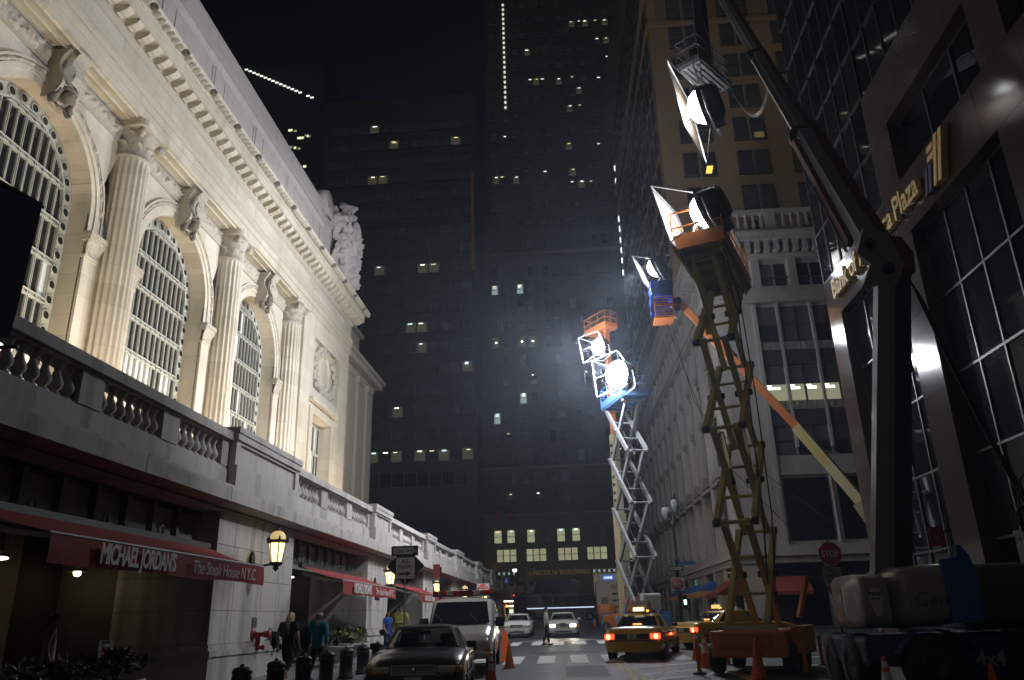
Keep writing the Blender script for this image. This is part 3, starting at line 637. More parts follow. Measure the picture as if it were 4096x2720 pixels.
def far_window(bld, x, y, z, w_, h, m_=None, split=True, strips=0, seed=0):
    """a recessed sash window: frame as the part, its panes as sub-parts"""
    m_ = m_ or WDARK; k = ('f', w_, h)
    if k not in WMC:
        mb = MB(); t = .08
        mb.box(-w_ / 2 - t, -w_ / 2, -.14, .06, -h / 2, h / 2).box(w_ / 2, w_ / 2 + t, -.14, .06, -h / 2, h / 2).box(-w_ / 2 - t, w_ / 2 + t, -.14, .06, h / 2, h / 2 + t).box(-w_ / 2 - t * 2, w_ / 2 + t * 2, -.22, .06, -h / 2 - t * 1.3, -h / 2)
        if split: mb.box(-w_ / 2, w_ / 2, -.10, .0, -.04, .04)
        WMC[k] = mb.mesh('window', FRM)
    o = inst('window', WMC[k], bld, Matrix.Translation((x, y, z)))
    k = ('p', w_, h, m_.name)
    if k not in WMC: WMC[k] = rectmesh(w_, h, m_)
    p = inst('pane', WMC[k], o, Matrix.Translation((0, -.02, 0)), world=False)
    rn = random.Random(seed)
    for s in range(strips):
        sw_ = w_ * (.55 + .3 * rn.random()); sx = (rn.random() - .5) * (w_ - sw_); sz = h * (.40 - .13 * s - .03 * rn.random()); sw_ *= .6; k = ('s', round(sw_, 1))
        if k not in WMC: WMC[k] = rectmesh(max(.2, round(sw_, 1)), .16, LITB)
        lv = seed % 3; k = ('s', round(sw_, 1), lv)
        if k not in WMC: WMC[k] = rectmesh(max(.2, round(sw_, 1)), (.16, .11, .24)[lv], (LITB, LITWM, LITCL)[lv])
        inst('light_strip', WMC[k], o, Matrix.Translation((sx, -.035, sz)), world=False)
    return o
# --- tall stone and brick office tower closing the street
LB = empty('office_tower', (-4, 125, gz(125)), label='dark brick office tower closing the street with a lettered stone entrance', cat='building')
YL = 125.0
def facade_wall(name, parent, x0, x1, y, z0, z1, m_, dep=14): return MB().box(x0, x1, y, y + dep, z0, z1).build(name, m_, parent)
facade_wall('base_wall', LB, -14.4, 12.5, YL, 0, 17.3, LSTONE); facade_wall('brick_wall', LB, -14.3, 14.5, YL + .05, 17.3, 63.0, BRICK); facade_wall('upper_tower', LB, -13.0, 13.5, YL + 2.0, 63.0, 128, BRICK)
MB().box(-14.7, 12.8, YL - .35, YL + 1, 17.0, 17.5).build('string_course', LSTONE, LB); MB().box(-14.6, 14.6, YL - .3, YL + 2.2, 62.6, 63.3).build('setback_cornice', LSTONE, LB); MB().box(-14.5, 12.6, YL - .2, YL + .3, 24.6, 25.0).build('string_course', LSTONE, LB)
cols = [-11.85, -10.1, -7.4, -5.55, -2.8, -1.05, 1.7, 3.5, 6.2, 8.0, 10.6, 12.2]
for a in (-13.6, -8.75, -4.2, .3, 4.9, 9.3): MB().box(a - .55, a + .55, YL - .12, YL + .1, 25, 62.6).build('brick_pilaster', BRICK, LB)
lit = {(0, 57.5): 'g2', (2, 57.2): 'g2', (0, 47.5): 'b', (2, 47.4): 'b', (3, 47.4): 'b', (2, 37.5): 'g2', (3, 39.7): 's', (0, 34.2): 'g2', (1, 30.9): 's', (7, 45.): 's', (9, 27.6): 's', (1, 19.6): 's', (3, 20.3): 's'}
rn = random.Random(11)
for r_ in range(14):
    z = 19.9 + 3.3 * r_
    if z > 61: break
    for ci, cx in enumerate(cols):
        kind = None
        for (c0, z0), kd in lit.items():
            if c0 == ci and abs(z0 - z) < 1.66: kind = kd
        q = rn.random(); m_ = {'g2': LITBLUE, 'b': LITD, 's': WDARK}.get(kind, WGREY if q < .22 else WDARK)
        o = far_window(LB, cx, YL - .02, z, 1.0, 1.8, m_, strips=2 if kind == 'g2' else 1 if kind == 's' else 0, seed=r_ * 20 + ci)
        if kind == 'b': inst('bulb', MB().ball((0, 0, 0), .14, 6).mesh('bulb', BULB), o, Matrix.Translation((.05, -.08, .1)), world=False)
up = [(-4.3, 101.3), (-3.1, 101.3), (-1.9, 101.2), (1.4, 101.0), (4.2, 101.2), (5.2, 98.5), (9.1, 100.6), (4.6, 114.7), (5.9, 114.7), (7.3, 114.6), (9.4, 114.6), (11.2, 114.5), (9.4, 110), (11.2, 110), (11.0, 105.5), (-4.6, 108.5), (5.2, 94.5), (3.2, 94.5), (-9.6, 88.5), (2.6, 86.0), (8.2, 85.5), (-11.4, 79.6), (-10.2, 79.6), (-7.6, 79.4), (-2.2, 80.2), (3.0, 80.3), (2.9, 77.6), (4.6, 77.6), (6.5, 77.5)]
for i, (x, z) in enumerate(up): far_window(LB, x, YL + 1.98, z, 1.1, 1.7, LITD if i % 2 else WDARK, strips=1, seed=i)
for r_ in range(15):
    for ci, cx in enumerate(cols):
        z = 66 + 3.9 * r_
        if all(abs(x - cx) > 1.3 or abs(zz - z) > 1.9 for x, zz in up): far_window(LB, cx, YL + 1.98, z, 1.1, 1.7, WDARK)
for k in range(22):
    z = 95.5 + 1.2 * k
    MB().box(-9.45, -9.05, YL + 1.86, YL + 1.98, z, z + .55).build('edge_light_glint', emat('edge_light_glint', (.85, .95, .8), .9), LB)
# lower lit storeys
for i, (x, m_) in enumerate([(-12.1, LITG), (-10.05, LITG), (-6.9, LITG), (-4.6, WDARK), (-2.2, LITG), (.15, LITG), (3.2, WGREY), (5.4, WGREY), (8.2, WGREY)]):
    far_window(LB, x, YL - .03, 14.0, 1.15, 1.95, m_, strips=1 if m_ is LITG else 0, seed=i + 70)
for i, x in enumerate([-10.8, -6.15, -1.25, 3.25, 7.6]):
    for k in (-1, 0, 1): far_window(LB, x + k * 1.05, YL - .03, 11.1, .9, 1.85, LITY if (i + k) % 4 else LITG, seed=i * 3 + k)
MB().box(-8.6, 1.8, YL - .5, YL + .2, 2.2, 9.3).build('entrance_surround', LSTONE, LB); MB().box(-8.9, 2.1, YL - .8, YL + .2, 9.3, 9.8).build('entrance_cornice', LSTONE, LB)
text('lettering', 'LINCOLN BUILDING', 1.02, emat('gilt_letters', (.75, .52, .2), .07, (.55, .4, .16)), LB, (-7.45, YL - .53, 8.05), (1, 0, 0), (0, 0, 1), .03, .004, sx=.92, space=1.12)
mb = MB(); mb.prism([(-7.2, 3.2)] + [(-7.2 + .02, 6.2), (-6.9, 7.0), (-6.2, 7.4), (-.6, 7.4), (.2, 7.0), (.5, 6.2), (.5, 3.2)], 'y', YL - .56, YL - .50); mb.build('entrance_glass', WDARK, LB)
for x in (-5.2, -3.3, -1.4): MB().box(x - .06, x + .06, YL - .62, YL - .56, 3.2, 7.3).build('entrance_mullion', BLACKIRON, LB)
MB().box(-7.3, .6, YL - .66, YL - .50, 4.9, 5.15).build('entrance_transom', BLACKIRON, LB)
for x0, x1 in ((2.4, 7.0), (-13.8, -9.2)):
    MB().box(x0, x1, YL - .10, YL - .05, 5.2, 8.7).build('bank_window', emat('bank_interior', (.62, .54, .36), .16) if x0 > 0 else WDARK, LB)
    for k in range(7): x = x0 + (x1 - x0) * k / 6; MB().box(x - .05, x + .05, YL - .2, YL - .1, 5.2, 8.9).build('bank_mullion', FRM, LB)
    MB().box(x0, x1, YL - .22, YL - .1, 8.05, 8.2).build('bank_transom', FRM, LB)
    for k in range(12): MB().box(x0 + .1 + (x1 - x0) * k / 12, x0 + .1 + (x1 - x0) * k / 12 + .25, YL - .16, YL - .11, 8.25, 8.65).build('transom_glass', WDARK if k % 2 else LITBLUE, LB)
    for k in range(4):
        if x0 > 0: MB().box(x0 + .2 + 1.1 * k, x0 + .8 + 1.1 * k, YL - .16, YL - .105, 5.3 + .5 * (k % 2), 6.3 + .4 * (k % 2)).build('window_poster', [emat('poster_gold', (.55, .42, .12), .22), emat('poster_navy', (.05, .07, .14), .1), emat('poster_pale', (.5, .5, .45), .25)][k % 3], LB)
    cs = MB().box((x0 + x1) / 2 - .85, (x0 + x1) / 2 + .85, YL - .42, YL - .25, 7.05, 7.75).build('bank_sign', emat('chase_blue_%d' % (x0 > 0), (.02, .16, .75), .9 if x0 > 0 else .25), LB)
    text('sign_lettering', 'CHASE', .44, emat('chase_letter_%d' % (x0 > 0), (.9, .95, 1), 1.6 if x0 > 0 else .35), cs, ((x0 + x1) / 2 - .05, YL - .44, 7.24), (1, 0, 0), (0, 0, 1), .01, .012, align='CENTER', sx=.95)
MB().box(-14.4, 12.5, YL - .5, YL, 3.0, 5.1).build('shopfront_fascia', LSTONE, LB)
for x in (-12.5, -10.2, 3.6, 6.2): MB().box(x - 1, x + 1, YL - .03, YL - .01, 1.7, 3.0).build('shop_window', WDARK, LB)
# red banners hung between window rows
for x in (-12.0, -10.05): MB().box(x - .55, x + .55, YL - .2, YL - .16, 16.7, 18.0).build('red_banner', mat('banner_red', (.22, .03, .02), .8), LB)
# --- ribbon-window slab beside it
SB = empty('office_slab', (-26, 119, gz(119)), label='wide dark office slab with long ribbon windows beside the brick tower', cat='building')
facade_wall('wall', SB, -42, -14.45, 118, 0, 93, SLABW)
MB().box(-15.0, -14.5, 117.6, 118, 57, 76).build('corner_strip', mat('tan_strip', (.40, .20, .06), .8), SB)
unit = 1.86; slit = {(34, -30.4): 's', (7, 8): '', }
LITS = [(-30.6, 57.0, 1), (-24.0, 57.0, 1), (-22.0, 57.0, 1), (-30.0, 74, 1), (-32.8, 74, 1), (-29.4, 83.5, 2), (-18.5, 84, 1), (-25.4, 48.2, 1), (-23.0, 48.2, 1), (-16.6, 40.2, 2), (-26.2, 33.0, 1), (-22.5, 44.5, 1), (-33, 88, 1)]
for r_ in range(18):
    z = 26.0 + 3.55 * r_
    if z > 91: break
    for k in range(14):
        x = -41.2 + unit * (k + .5) + .2
        m_ = WDARK; st = 0
        for (lx, lz, n_) in LITS:
            if abs(lx - x) < unit / 2 and abs(lz - z) < 1.78: m_ = LITD; st = n_
        if z < 27 and k > 4: m_ = LITD if k % 2 else WDARK; st = 1 if k % 4 else 0
        far_window(SB, x, 117.97, z, unit - .22, 1.75, m_, split=False, strips=st, seed=k + r_ * 31)
for k in range(13): far_window(SB, -40.4 + 1.95 * k, 117.97, 22.3, 1.75, 2.1, WDARK, split=False)
MB().box(-29.2, -16.4, 117.4, 117.9, 8.0, 15.2).build('blank_panel', mat('slab_panel', (.05, .048, .045), .8), SB); MB().box(-29.8, -15.8, 117.2, 117.95, 15.2, 15.9).build('panel_hood', SLABW, SB)
for x in (-34, -24, -18): MB().box(x - 2, x + 2, 117.9, 117.96, 2.0, 6.0).build('shopfront', WDARK, SB)
# --- distant towers
FT = empty('distant_tower', (-112, 262, gz(262)), label='distant unlit skyscraper with a line of roof lights', cat='building')
FTM = mat('far_tower_wall', (.02, .019, .02), .9)
MB().box(-150, -94, 260, 300, 0, 224).build('wall', FTM, FT)
for k in range(18):
    x0 = -128.7 + 1.72 * k
    if k == 15: continue
    MB().box(x0 + .1, x0 + 1.4, 259.7, 260, 222.6 - .98 * k, 223.1 - .98 * k).build('roof_light', emat('roof_light', (.9, 1, .85), 2.2), FT)
for i, (x, z, w_) in enumerate([(-107.5, 190.5, 1.6), (-105.2, 190, 1.2), (-103.5, 186.5, 2.6), (-106.3, 182.5, .9), (-104.6, 182, .9), (-103, 181.5, 1.1), (-100.2, 173, 1.2), (-100.5, 187.5, .6), (-99.6, 187.2, .6), (-98.8, 187, .6), (-96.8, 164, .9)]):
    MB().box(x, x + w_, 259.75, 259.95, z, z + .9).build('lit_window', LITG if i % 2 else emat('lit_far', (.95, .95, .55), 1.6), FT)
# ================================================================ RIGHT SIDE BUILDINGS
# --- limestone commercial block beyond the side street (local frame: +Y along the avenue, +X along the side street)
RS = mat('block_limestone', (.42, .395, .375), .85, var=.12, scale=1.3, bump=.2, bscale=25, dirt=(.2, .19, .18), dirtamt=.4); RSC = mat('block_carved', (.27, .255, .24), .9, var=.25, scale=8, bump=.4); RWD = mat('block_glass', (.016, .018, .022), .07, var=.4); RFR = mat('block_frame', (.05, .05, .05), .5); RBL = mat('block_blind', (.085, .085, .085), .7, var=.2)
RB = empty('corner_block', (11, 55, 0), R(1.5), 'grey limestone commercial block with giant pilasters, carved pediments and roof balustrade', 'building'); B = pm(RB)
LEN = 52.0
B(MB().box(.3, 32, .3, LEN, 0, 29.0), 'wall_core', RS)
# side-street face (local y = 0), x 0..32
B(MB().box(0, 3.0, -.05, .35, 5.9, 23.4), 'corner_pier', RS); B(MB().box(-.05, .32, 0.36, 2.0, 5.9, 23.4), 'corner_pier', RS)
B(MB().box(2.95, 3.25, -.16, .3, 5.9, 23.3), 'bay_moulding', RS)
def wbox(x0, x1, z0, z1, m_=RWD, y=.28): return B(MB().box(x0, x1, y - .02, y, z0, z1), 'window_pane', m_)
LITR = emat('lit_room', (.80, .80, .52), .32); LITR2 = emat('ceiling_panel', (.95, 1, .85), 3.2)
for b0 in (3.3, 14.0):
    for i, (a, b) in enumerate(((0, 1.45), (1.65, 3.9), (4.1, 6.4), (6.6, 8.2))):
        x0, x1 = b0 + a, b0 + b
        if i: B(MB().box(x0 - .2, x0, -.02, .3, 12.5, 23.4), 'bay_mullion', RS)
        for (z0, z1) in ((20.4, 23.2), (15.9, 18.6), (12.0, 14.1)):
            mid = (x0 + x1) / 2; zl = z0 + (z1 - z0) * .48
            lit_ = (z0 == 15.9 and b0 < 10)
            halves = ((x0, mid - .06), (mid + .06, x1)) if x1 - x0 > 1.8 else ((x0, x1),)
            for h0, h1 in halves:
                wbox(h0, h1, zl + .05, z1, RBL); wbox(h0, h1, z0, zl - .05, LITR if lit_ else (RWD if (i + int(z0)) % 3 else RBL))
                B(MB().box(h0, h1, .18, .3, zl - .05, zl + .05), 'sash_bar', RFR)
                if lit_: B(MB().box(h0 + .12, h0 + .12 + (h1 - h0) * .6, .245, .258, zl - .42, zl - .24), 'ceiling_light', LITR2); B(MB().box(h0 + .02, h0 + .4, .245, .258, zl - .18, zl - .1), 'ceiling_light', LITR2)
            if len(halves) == 2: B(MB().box(mid - .06, mid + .06, .15, .3, z0, z1), 'window_stile', RFR)
        for (z0, z1) in ((18.6, 20.4), (14.1, 15.9)):
            B(MB().box(x0, x1, .12, .3, z0, z1), 'spandrel', RFR)
            mb = MB(); mb.grid(lambda u, v: (x0 + (x1 - x0) * u, .10 - .12 * sin(PI * v) * max(0, vn(u * 9, v * 3, z0) + .35), z1 - .65 + .6 * v), 30, 5); B(mb, 'carved_spandrel', RSC)
    B(MB().box(b0, b0 + 8.2, .05, .3, 10.6, 11.9), 'spandrel', RS)
    for (a, b) in ((0, 3.3), (3.6, 7.3)):
        wbox(b0 + a + .25, b0 + b, 6.2, 10.4); B(MB().lathe([(.14, 6.0), (.14, 6.3), (.10, 6.4), (.09, 10), (.14, 10.2), (.16, 10.5)], 12, (b0 + b + .15, .05, 0)), 'colonnette', RS)
    mb = MB(); mb.lathe([(1.5, 0), (1.65, .25), (1.75, .05)], 20, (b0 + 3.5, .1, 10.5), 'y', a0=0, a1=PI); B(mb, 'carved_lunette', RSC)
    B(MB().box(b0 + 8.2, b0 + 10.7, -.05, .35, 5.9, 23.4), 'pier', RS)
mb = MB().box(-.25, 32, -.35, .4, 23.4, 23.7); mb.box(-.45, 32, -.55, .4, 23.7, 24.1); mb.box(-.2, 32, -.2, .4, 24.1, 24.7); B(mb, 'string_cornice', RS)
for k in range(11):
    x = .9 + 2.75 * k; B(MB().box(x - .3, x + .3, -.1, .35, 24.7, 27.0), 'attic_pilaster', RS)
    wbox(x + .45, x + 1.3, 24.75, 26.7, RBL if k % 2 else RWD); wbox(x + 1.45, x + 2.3, 24.75, 26.7, RWD if k % 3 else RBL); B(MB().box(x + .3, x + 2.45, .16, .3, 25.5, 25.6), 'sash_bar', RFR)
mb = MB().box(-.3, 32, -.3, .4, 27.0, 27.4); mb.box(-.9, 32, -.9, .4, 28.3, 28.7); mb.box(-1.0, 32, -1.0, .4, 28.7, 29.0); B(mb, 'main_cornice', RS)
for k in range(44): B(MB().box(.1 + .72 * k, .45 + .72 * k, -.75, 0, 27.45, 28.3), 'modillion', RS)
for k in range(6): B(MB().box(-.6 + 5.4 * k, .2 + 5.4 * k, -.5, .1, 29.0, 31.1), 'parapet_die', RS)
B(MB().box(.2, 32, -.45, .05, 30.75, 31.1), 'parapet_rail', RS); B(MB().box(.2, 32, -.45, .05, 29.0, 29.4), 'parapet_base', RS)
BAL2 = MB().lathe([(.14, 0), (.1, .1), (.2, .4), (.1, 1.0), (.09, 1.15), (.15, 1.3)], 10).mesh('baluster', RS)
for k in range(54):
    if (k * .58 + .5) % 5.4 > .5: inst('baluster', BAL2, RB, Matrix.Translation((.5 + .58 * k, -.2, 29.43)), world=False)
for (x, y) in ((6.5, 4), (10.5, 5)): B(MB().prism([(x, 29), (x + 1.8, 29), (x + 1.8, 32.2), (x + .9, 33), (x, 32.4)], 'y', y, y + 1.5), 'roof_vent_box', mat('vent_box', (.42, .36, .30), .7))
# avenue face (local x = 0)
NB = 12; bw = (LEN - 2.4) / NB
for k in range(NB):
    y0 = 2.2 + bw * k
    B(MB().box(-.28, .32, y0 + bw - 1.15, y0 + bw, 5.9, 23.4), 'giant_pilaster', RS); B(MB().box(-.36, .32, y0 + bw - 1.25, y0 + bw + .1, 22.6, 23.35), 'pilaster_capital', RSC)
    ws, we = y0 + .15, y0 + bw - 1.3
    B(MB().box(-.05, .3, ws - .15, ws, 6, 23.2), 'window_jamb', RS); B(MB().box(-.05, .3, we, we + .14, 6, 23.2), 'window_jamb', RS)
    for (z0, z1) in ((6.3, 10.3), (12.2, 15.6), (16.6, 19.4), (20.2, 22.8)):
        B(MB().box(.24, .26, ws, we, z0, z1), 'window_pane', RWD if (k + int(z0)) % 4 else RBL); B(MB().box(.12, .26, (ws + we) / 2 - .06, (ws + we) / 2 + .06, z0, z1), 'window_stile', RFR)
    mb = MB(); mb.box(-.5, .3, ws - .25, we + .25, 10.5, 10.8); mb.prism([(ws - .2, 11.0), (we + .2, 11.0), ((ws + we) / 2 + .3, 11.8), ((ws + we) / 2 - .3, 11.8)], 'x', -.4, .2); B(mb, 'pediment', RSC)
    mb = MB(); mb.ball((-.2, (ws + we) / 2, 16.0), .4, 7, (.6, 1, 1)); mb.ball((-.2, (ws + we) / 2, 19.8), .35, 7, (.6, 1, 1)); B(mb, 'carved_boss', RSC)
    B(MB().box(.05, .3, ws, we, 15.6, 16.6), 'spandrel', RS); B(MB().box(.05, .3, ws, we, 19.4, 20.2), 'spandrel', RS)
mb = MB().box(-.35, .4, 0.42, LEN, 23.4, 23.7); mb.box(-.55, .4, .42, LEN, 23.7, 24.1); mb.box(-.2, .4, .42, LEN, 24.1, 24.7); B(mb, 'string_cornice', RS)
mb = MB().box(-.3, .4, .42, LEN, 27.0, 27.4); mb.box(-.9, .4, .42, LEN, 28.3, 28.7); mb.box(-1.0, .4, .42, LEN, 28.7, 29.0); B(mb, 'main_cornice', RS)
for k in range(70): B(MB().box(-.75, 0, .6 + .72 * k, .95 + .72 * k, 27.45, 28.3), 'modillion', RS)
for k in range(20):
    y0 = 1.0 + 2.5 * k; B(MB().box(-.1, .32, y0, y0 + .6, 24.7, 27.0), 'attic_pilaster', RS); B(MB().box(.26, .28, y0 + .75, y0 + 1.55, 24.8, 26.7), 'window_pane', RWD); B(MB().box(.26, .28, y0 + 1.65, y0 + 2.4, 24.8, 26.7), 'window_pane', RWD if k % 3 else RBL)
# ground floor: fascia, shopfronts, awnings
mb = MB().box(-.12, 32, -.15, .4, 4.75, 5.2); mb.box(-.35, 32, -.4, .4, 5.2, 5.5); mb.box(-.2, 32, -.2, .4, 5.5, 5.9); B(mb, 'shop_cornice', RS)
mb = MB().box(-.12, .4, .41, LEN, 4.75, 5.2); mb.box(-.35, .4, .41, LEN, 5.2, 5.5); mb.box(-.2, .4, .41, LEN, 5.5, 5.9); B(mb, 'shop_cornice', RS)
B(MB().box(-.04, 1.4, -.04, .4, .5, 4.75), 'corner_pier', RS)
for k in range(NB):
    y0 = 2.2 + bw * k; B(MB().box(-.04, .4, y0 + bw - 1.1, y0 + bw - .3, .5, 4.75), 'shop_pier', RS); B(MB().box(.2, .25, y0 - .1, y0 + bw - 1.2, .8, 4.7), 'shop_window', emat('shop_glow', (.5, .42, .25), .06) if k in (1, 3, 6) else RWD)
for k in range(7): B(MB().box(1.6 + 4.2 * k, 5.4 + 4.2 * k, .2, .25, .8, 4.7), 'shop_window', RWD)
def awn(x0, x1, y0, y1, zt, zb, m_, ym, name='shop_awning', scall=True):
    mb = MB(); mb.quad((x0, ym, zt), (x1, ym, zt), (x1, y0, zb), (x0, y0, zb)); mb.quad((x0, y0, zb), (x1, y0, zb), (x1, y0, zb - .25), (x0, y0, zb - .25)); mb.quad((x0, ym, zt), (x0, y0, zb), (x0, ym, zb)); mb.quad((x1, ym, zt), (x1, y0, zb), (x1, ym, zb)); return B(mb, name, m_)
RAW = mat('dull_red_awning', (.20, .03, .025), .85)
awn(1.7, 4.0, -1.5, 0, 3.9, 2.95, RAW, -.1)
def awy(y0, y1, xo, zt, zb, m_):
    mb = MB(); mb.quad((-.1, y0, zt), (-.1, y1, zt), (xo, y1, zb), (xo, y0, zb)); mb.quad((xo, y0, zb), (xo, y1, zb), (xo, y1, zb - .25), (xo, y0, zb - .25)); mb.quad((-.1, y0, zt), (xo, y0, zb), (-.1, y0, zb)); mb.quad((-.1, y1, zt), (xo, y1, zb), (-.1, y1, zb)); return mb
B(awy(.6, 5.2, -1.7, 3.9, 2.95, RAW), 'shop_awning', RAW)
for y0 in (9.0, 16.0, 24):
    B(awy(y0, y0 + 4.0, -1.6, 4.1, 3.3, None), 'shop_awning', mat('blue_awning', (.03, .10, .32), .8)); mb = MB(); mb.quad((-1.62, y0, 3.32), (-1.62, y0 + 4, 3.32), (-1.62, y0 + 4, 3.0), (-1.62, y0, 3.0)); mb.quad((-1.62, y0 - .012, 3.36), (-.2, y0 - .012, 3.36), (-.2, y0 - .012, 3.0), (-1.62, y0 - .012, 3.0)); B(mb, 'awning_valance', mat('orange_valance', (.45, .20, .05), .8))
# --- tan tower set back behind the block
TANM = mat('tan_brick', (.42, .29, .165), .9, var=.10, scale=1.0, bump=.1); TT = empty('tan_tower', (11, 70.5, gz(70)), R(1.5), 'tall tan brick office tower with paired sash windows behind the limestone block', 'building'); B = pm(TT)
B(MB().box(0, 26, 0, 44, 0, 92), 'wall', TANM)
B(MB().box(-.3, 26.3, -.3, 44.2, 62.2, 62.7), 'string_course', TANM); B(MB().box(-.4, 26.4, -.4, 44.2, 66.8, 67.5), 'string_course', TANM)
for x in (.9, 5.6, 11.0): B(MB().box(x, x + 2.0, -.06, .1, 63.3, 66.2), 'carved_panel', mat('tan_carved', (.30, .21, .13), .9, var=.4, scale=6))
TWC = {}
def tw(x, y, z, face, m_, litp=False):
    if face == 0: mb = MB().box(-.62, .62, -.02, .02, -1.25, 1.25); fr = MB().box(-.74, -.62, -.16, .05, -1.3, 1.3).box(.62, .74, -.16, .05, -1.3, 1.3).box(-.74, .74, -.16, .05, 1.25, 1.37).box(-.8, .8, -.22, .05, -1.42, -1.25).box(-.62, .62, -.1, 0, -.06, .06)
    else: mb = MB().box(-.02, .02, -.62, .62, -1.25, 1.25); fr = MB().box(-.16, .05, -.74, -.62, -1.3, 1.3).box(-.16, .05, .62, .74, -1.3, 1.3).box(-.16, .05, -.74, .74, 1.25, 1.37).box(-.22, .05, -.8, .8, -1.42, -1.25).box(-.1, 0, -.62, .62, -.06, .06)
    k = ('f', face)
    if k not in TWC: TWC[k] = fr.mesh('window', RFR)
    o = inst('window', TWC[k], TT, Matrix.Translation((x, y, z)), world=False); k = (face, m_.name)
    if k not in TWC: TWC[k] = mb.mesh('pane', m_)
    inst('pane', TWC[k], o, Matrix.Translation((0, -.03, 0) if face == 0 else (-.03, 0, 0)), world=False); return o
for r_ in range(12):
    z = 32.2 + 4.06 * r_
    for ci, x in enumerate((2.85, 4.65, 8.4, 10.2, 14.0, 15.8, 19.6, 21.4)):
        o = tw(x, -.03, z, 0, RWD if (r_ * 3 + ci) % 4 else RBL)
        if (r_, ci) in ((3, 1), (4, 3)):
            inst('lit_blind', MB().prism([(-.42, -1.1), (.2, -1.1), (.42, -.2), (-.2, -.2)] if r_ == 3 else [(-.5, -1.2), (.5, -1.2), (.5, -.5), (-.5, -.5)], 'y', -.02, 0).mesh('lit_blind', emat('yellow_lamp', (1, .70, .10), 1.4) if r_ == 3 else emat('yellow_dim', (.8, .65, .25), .12)), o, Matrix.Translation((0, -.07, 0)), world=False)
    for ci in range(14): tw(-.03, 2.2 + 2.95 * ci, z, 1, RWD if (r_ + ci) % 5 else RBL)
for k, z in enumerate((51.5, 53.6, 55.4, 57.2, 59.2, 61.0, 68, 70.5)): B(MB().box(-.3, -.18, 42.0, 42.5, z, z + .8), 'edge_light_glint', emat('edge_glint', (.9, .97, 1), 2.2))  # small glowing boxes put in for bright glints up the tower edge
# --- polished granite and glass bank building
GR = mat('polished_granite', (.072, .054, .050), .11, var=.25, scale=14, spec=.55); GL = [mat('bank_glass_%s' % 'abc'[i], c, .035, var=.15, spec=.7) for i, c in enumerate(((.010, .012, .015), (.014, .016, .018), (.007, .009, .011)))]; MUL = mat('bank_window_mullion', (.075, .075, .085), .4, .5)
BK = empty('bank_building', (11, 20, gz(20)), label='polished granite and glass bank building with gilt letters on its band', cat='building'); XA = 11.0
MB().box(XA + .5, 40, -12, 30.9, 0, 60).build('building_core', mat('bank_core', (.01, .01, .011), .8), BK)
def gpanel(y0, y1, z0, z1, x=XA, d=.5):
    ny = max(1, round((y1 - y0) / 2.2)); nz = max(1, round((z1 - z0) / 2.4))
    for i in range(ny):
        for j in range(nz):
            MB().box(x, x + d, y0 + (y1 - y0) * i / ny + .006, y0 + (y1 - y0) * (i + 1) / ny - .006, z0 + (z1 - z0) * j / nz + .006, z0 + (z1 - z0) * (j + 1) / nz - .006).build('granite_panel', GR, BK)
gpanel(-6, 31.1, 12.8, 14.6); gpanel(29.7, 31.1, 0, 12.8); gpanel(22.75, 24.3, 0, 12.8); gpanel(22.8, 24.3, 14.6, 18.8); gpanel(16.1, 22.8, 16.8, 18.8); gpanel(16.1, 17.4, 14.6, 16.8); gpanel(16.1, 17.4, 0, 12.8)
rnb = random.Random(3)
def glassfield(y0, y1, z0, z1, cw, rh, x):
    ny = max(1, round((y1 - y0) / cw)); nz = max(1, round((z1 - z0) / rh))
    for i in range(ny):
        for j in range(nz):
            a, b = y0 + (y1 - y0) * i / ny, y0 + (y1 - y0) * (i + 1) / ny; c, d = z0 + (z1 - z0) * j / nz, z0 + (z1 - z0) * (j + 1) / nz; t = (rnb.random() - .5) * .012; t2 = (rnb.random() - .5) * .012
            MB().quad((x + t, a, c), (x - t, b, c), (x - t + t2, b, d), (x + t + t2, a, d)).build('glass_pane', GL[rnb.randrange(3)], BK)
    for i in range(ny + 1): a = y0 + (y1 - y0) * i / ny; MB().box(x - .05, x + .1, a - .035, a + .035, z0, z1).build('mullion', MUL, BK)
    for j in range(nz + 1): c = z0 + (z1 - z0) * j / nz; MB().box(x - .045, x + .1, y0, y1, c - .035, c + .035).build('mullion', MUL, BK)
glassfield(24.3, 31.1, 14.6, 34.4, 1.13, 2.2, XA + .06); glassfield(14.0, 24.3, 18.8, 34.4, 1.14, 2.2, XA + .065)
glassfield(17.4, 22.8, 14.6, 16.8, 1.8, 2.2, XA + .45); glassfield(24.3, 29.7, 1.0, 12.8, 1.35, 2.4, XA + .45); glassfield(17.4, 22.75, 1.0, 12.8, 1.33, 2.4, XA + .45); glassfield(9, 16.1, 1.0, 12.8, 1.4, 2.4, XA + .45); glassfield(9, 16.1, 14.6, 30, 1.4, 2.4, XA + .45)
GILT = mat('gilt_letter', (.78, .56, .24), .45, .0, var=.05); GILT2 = mat('gilt_return', (.20, .12, .05), .6)
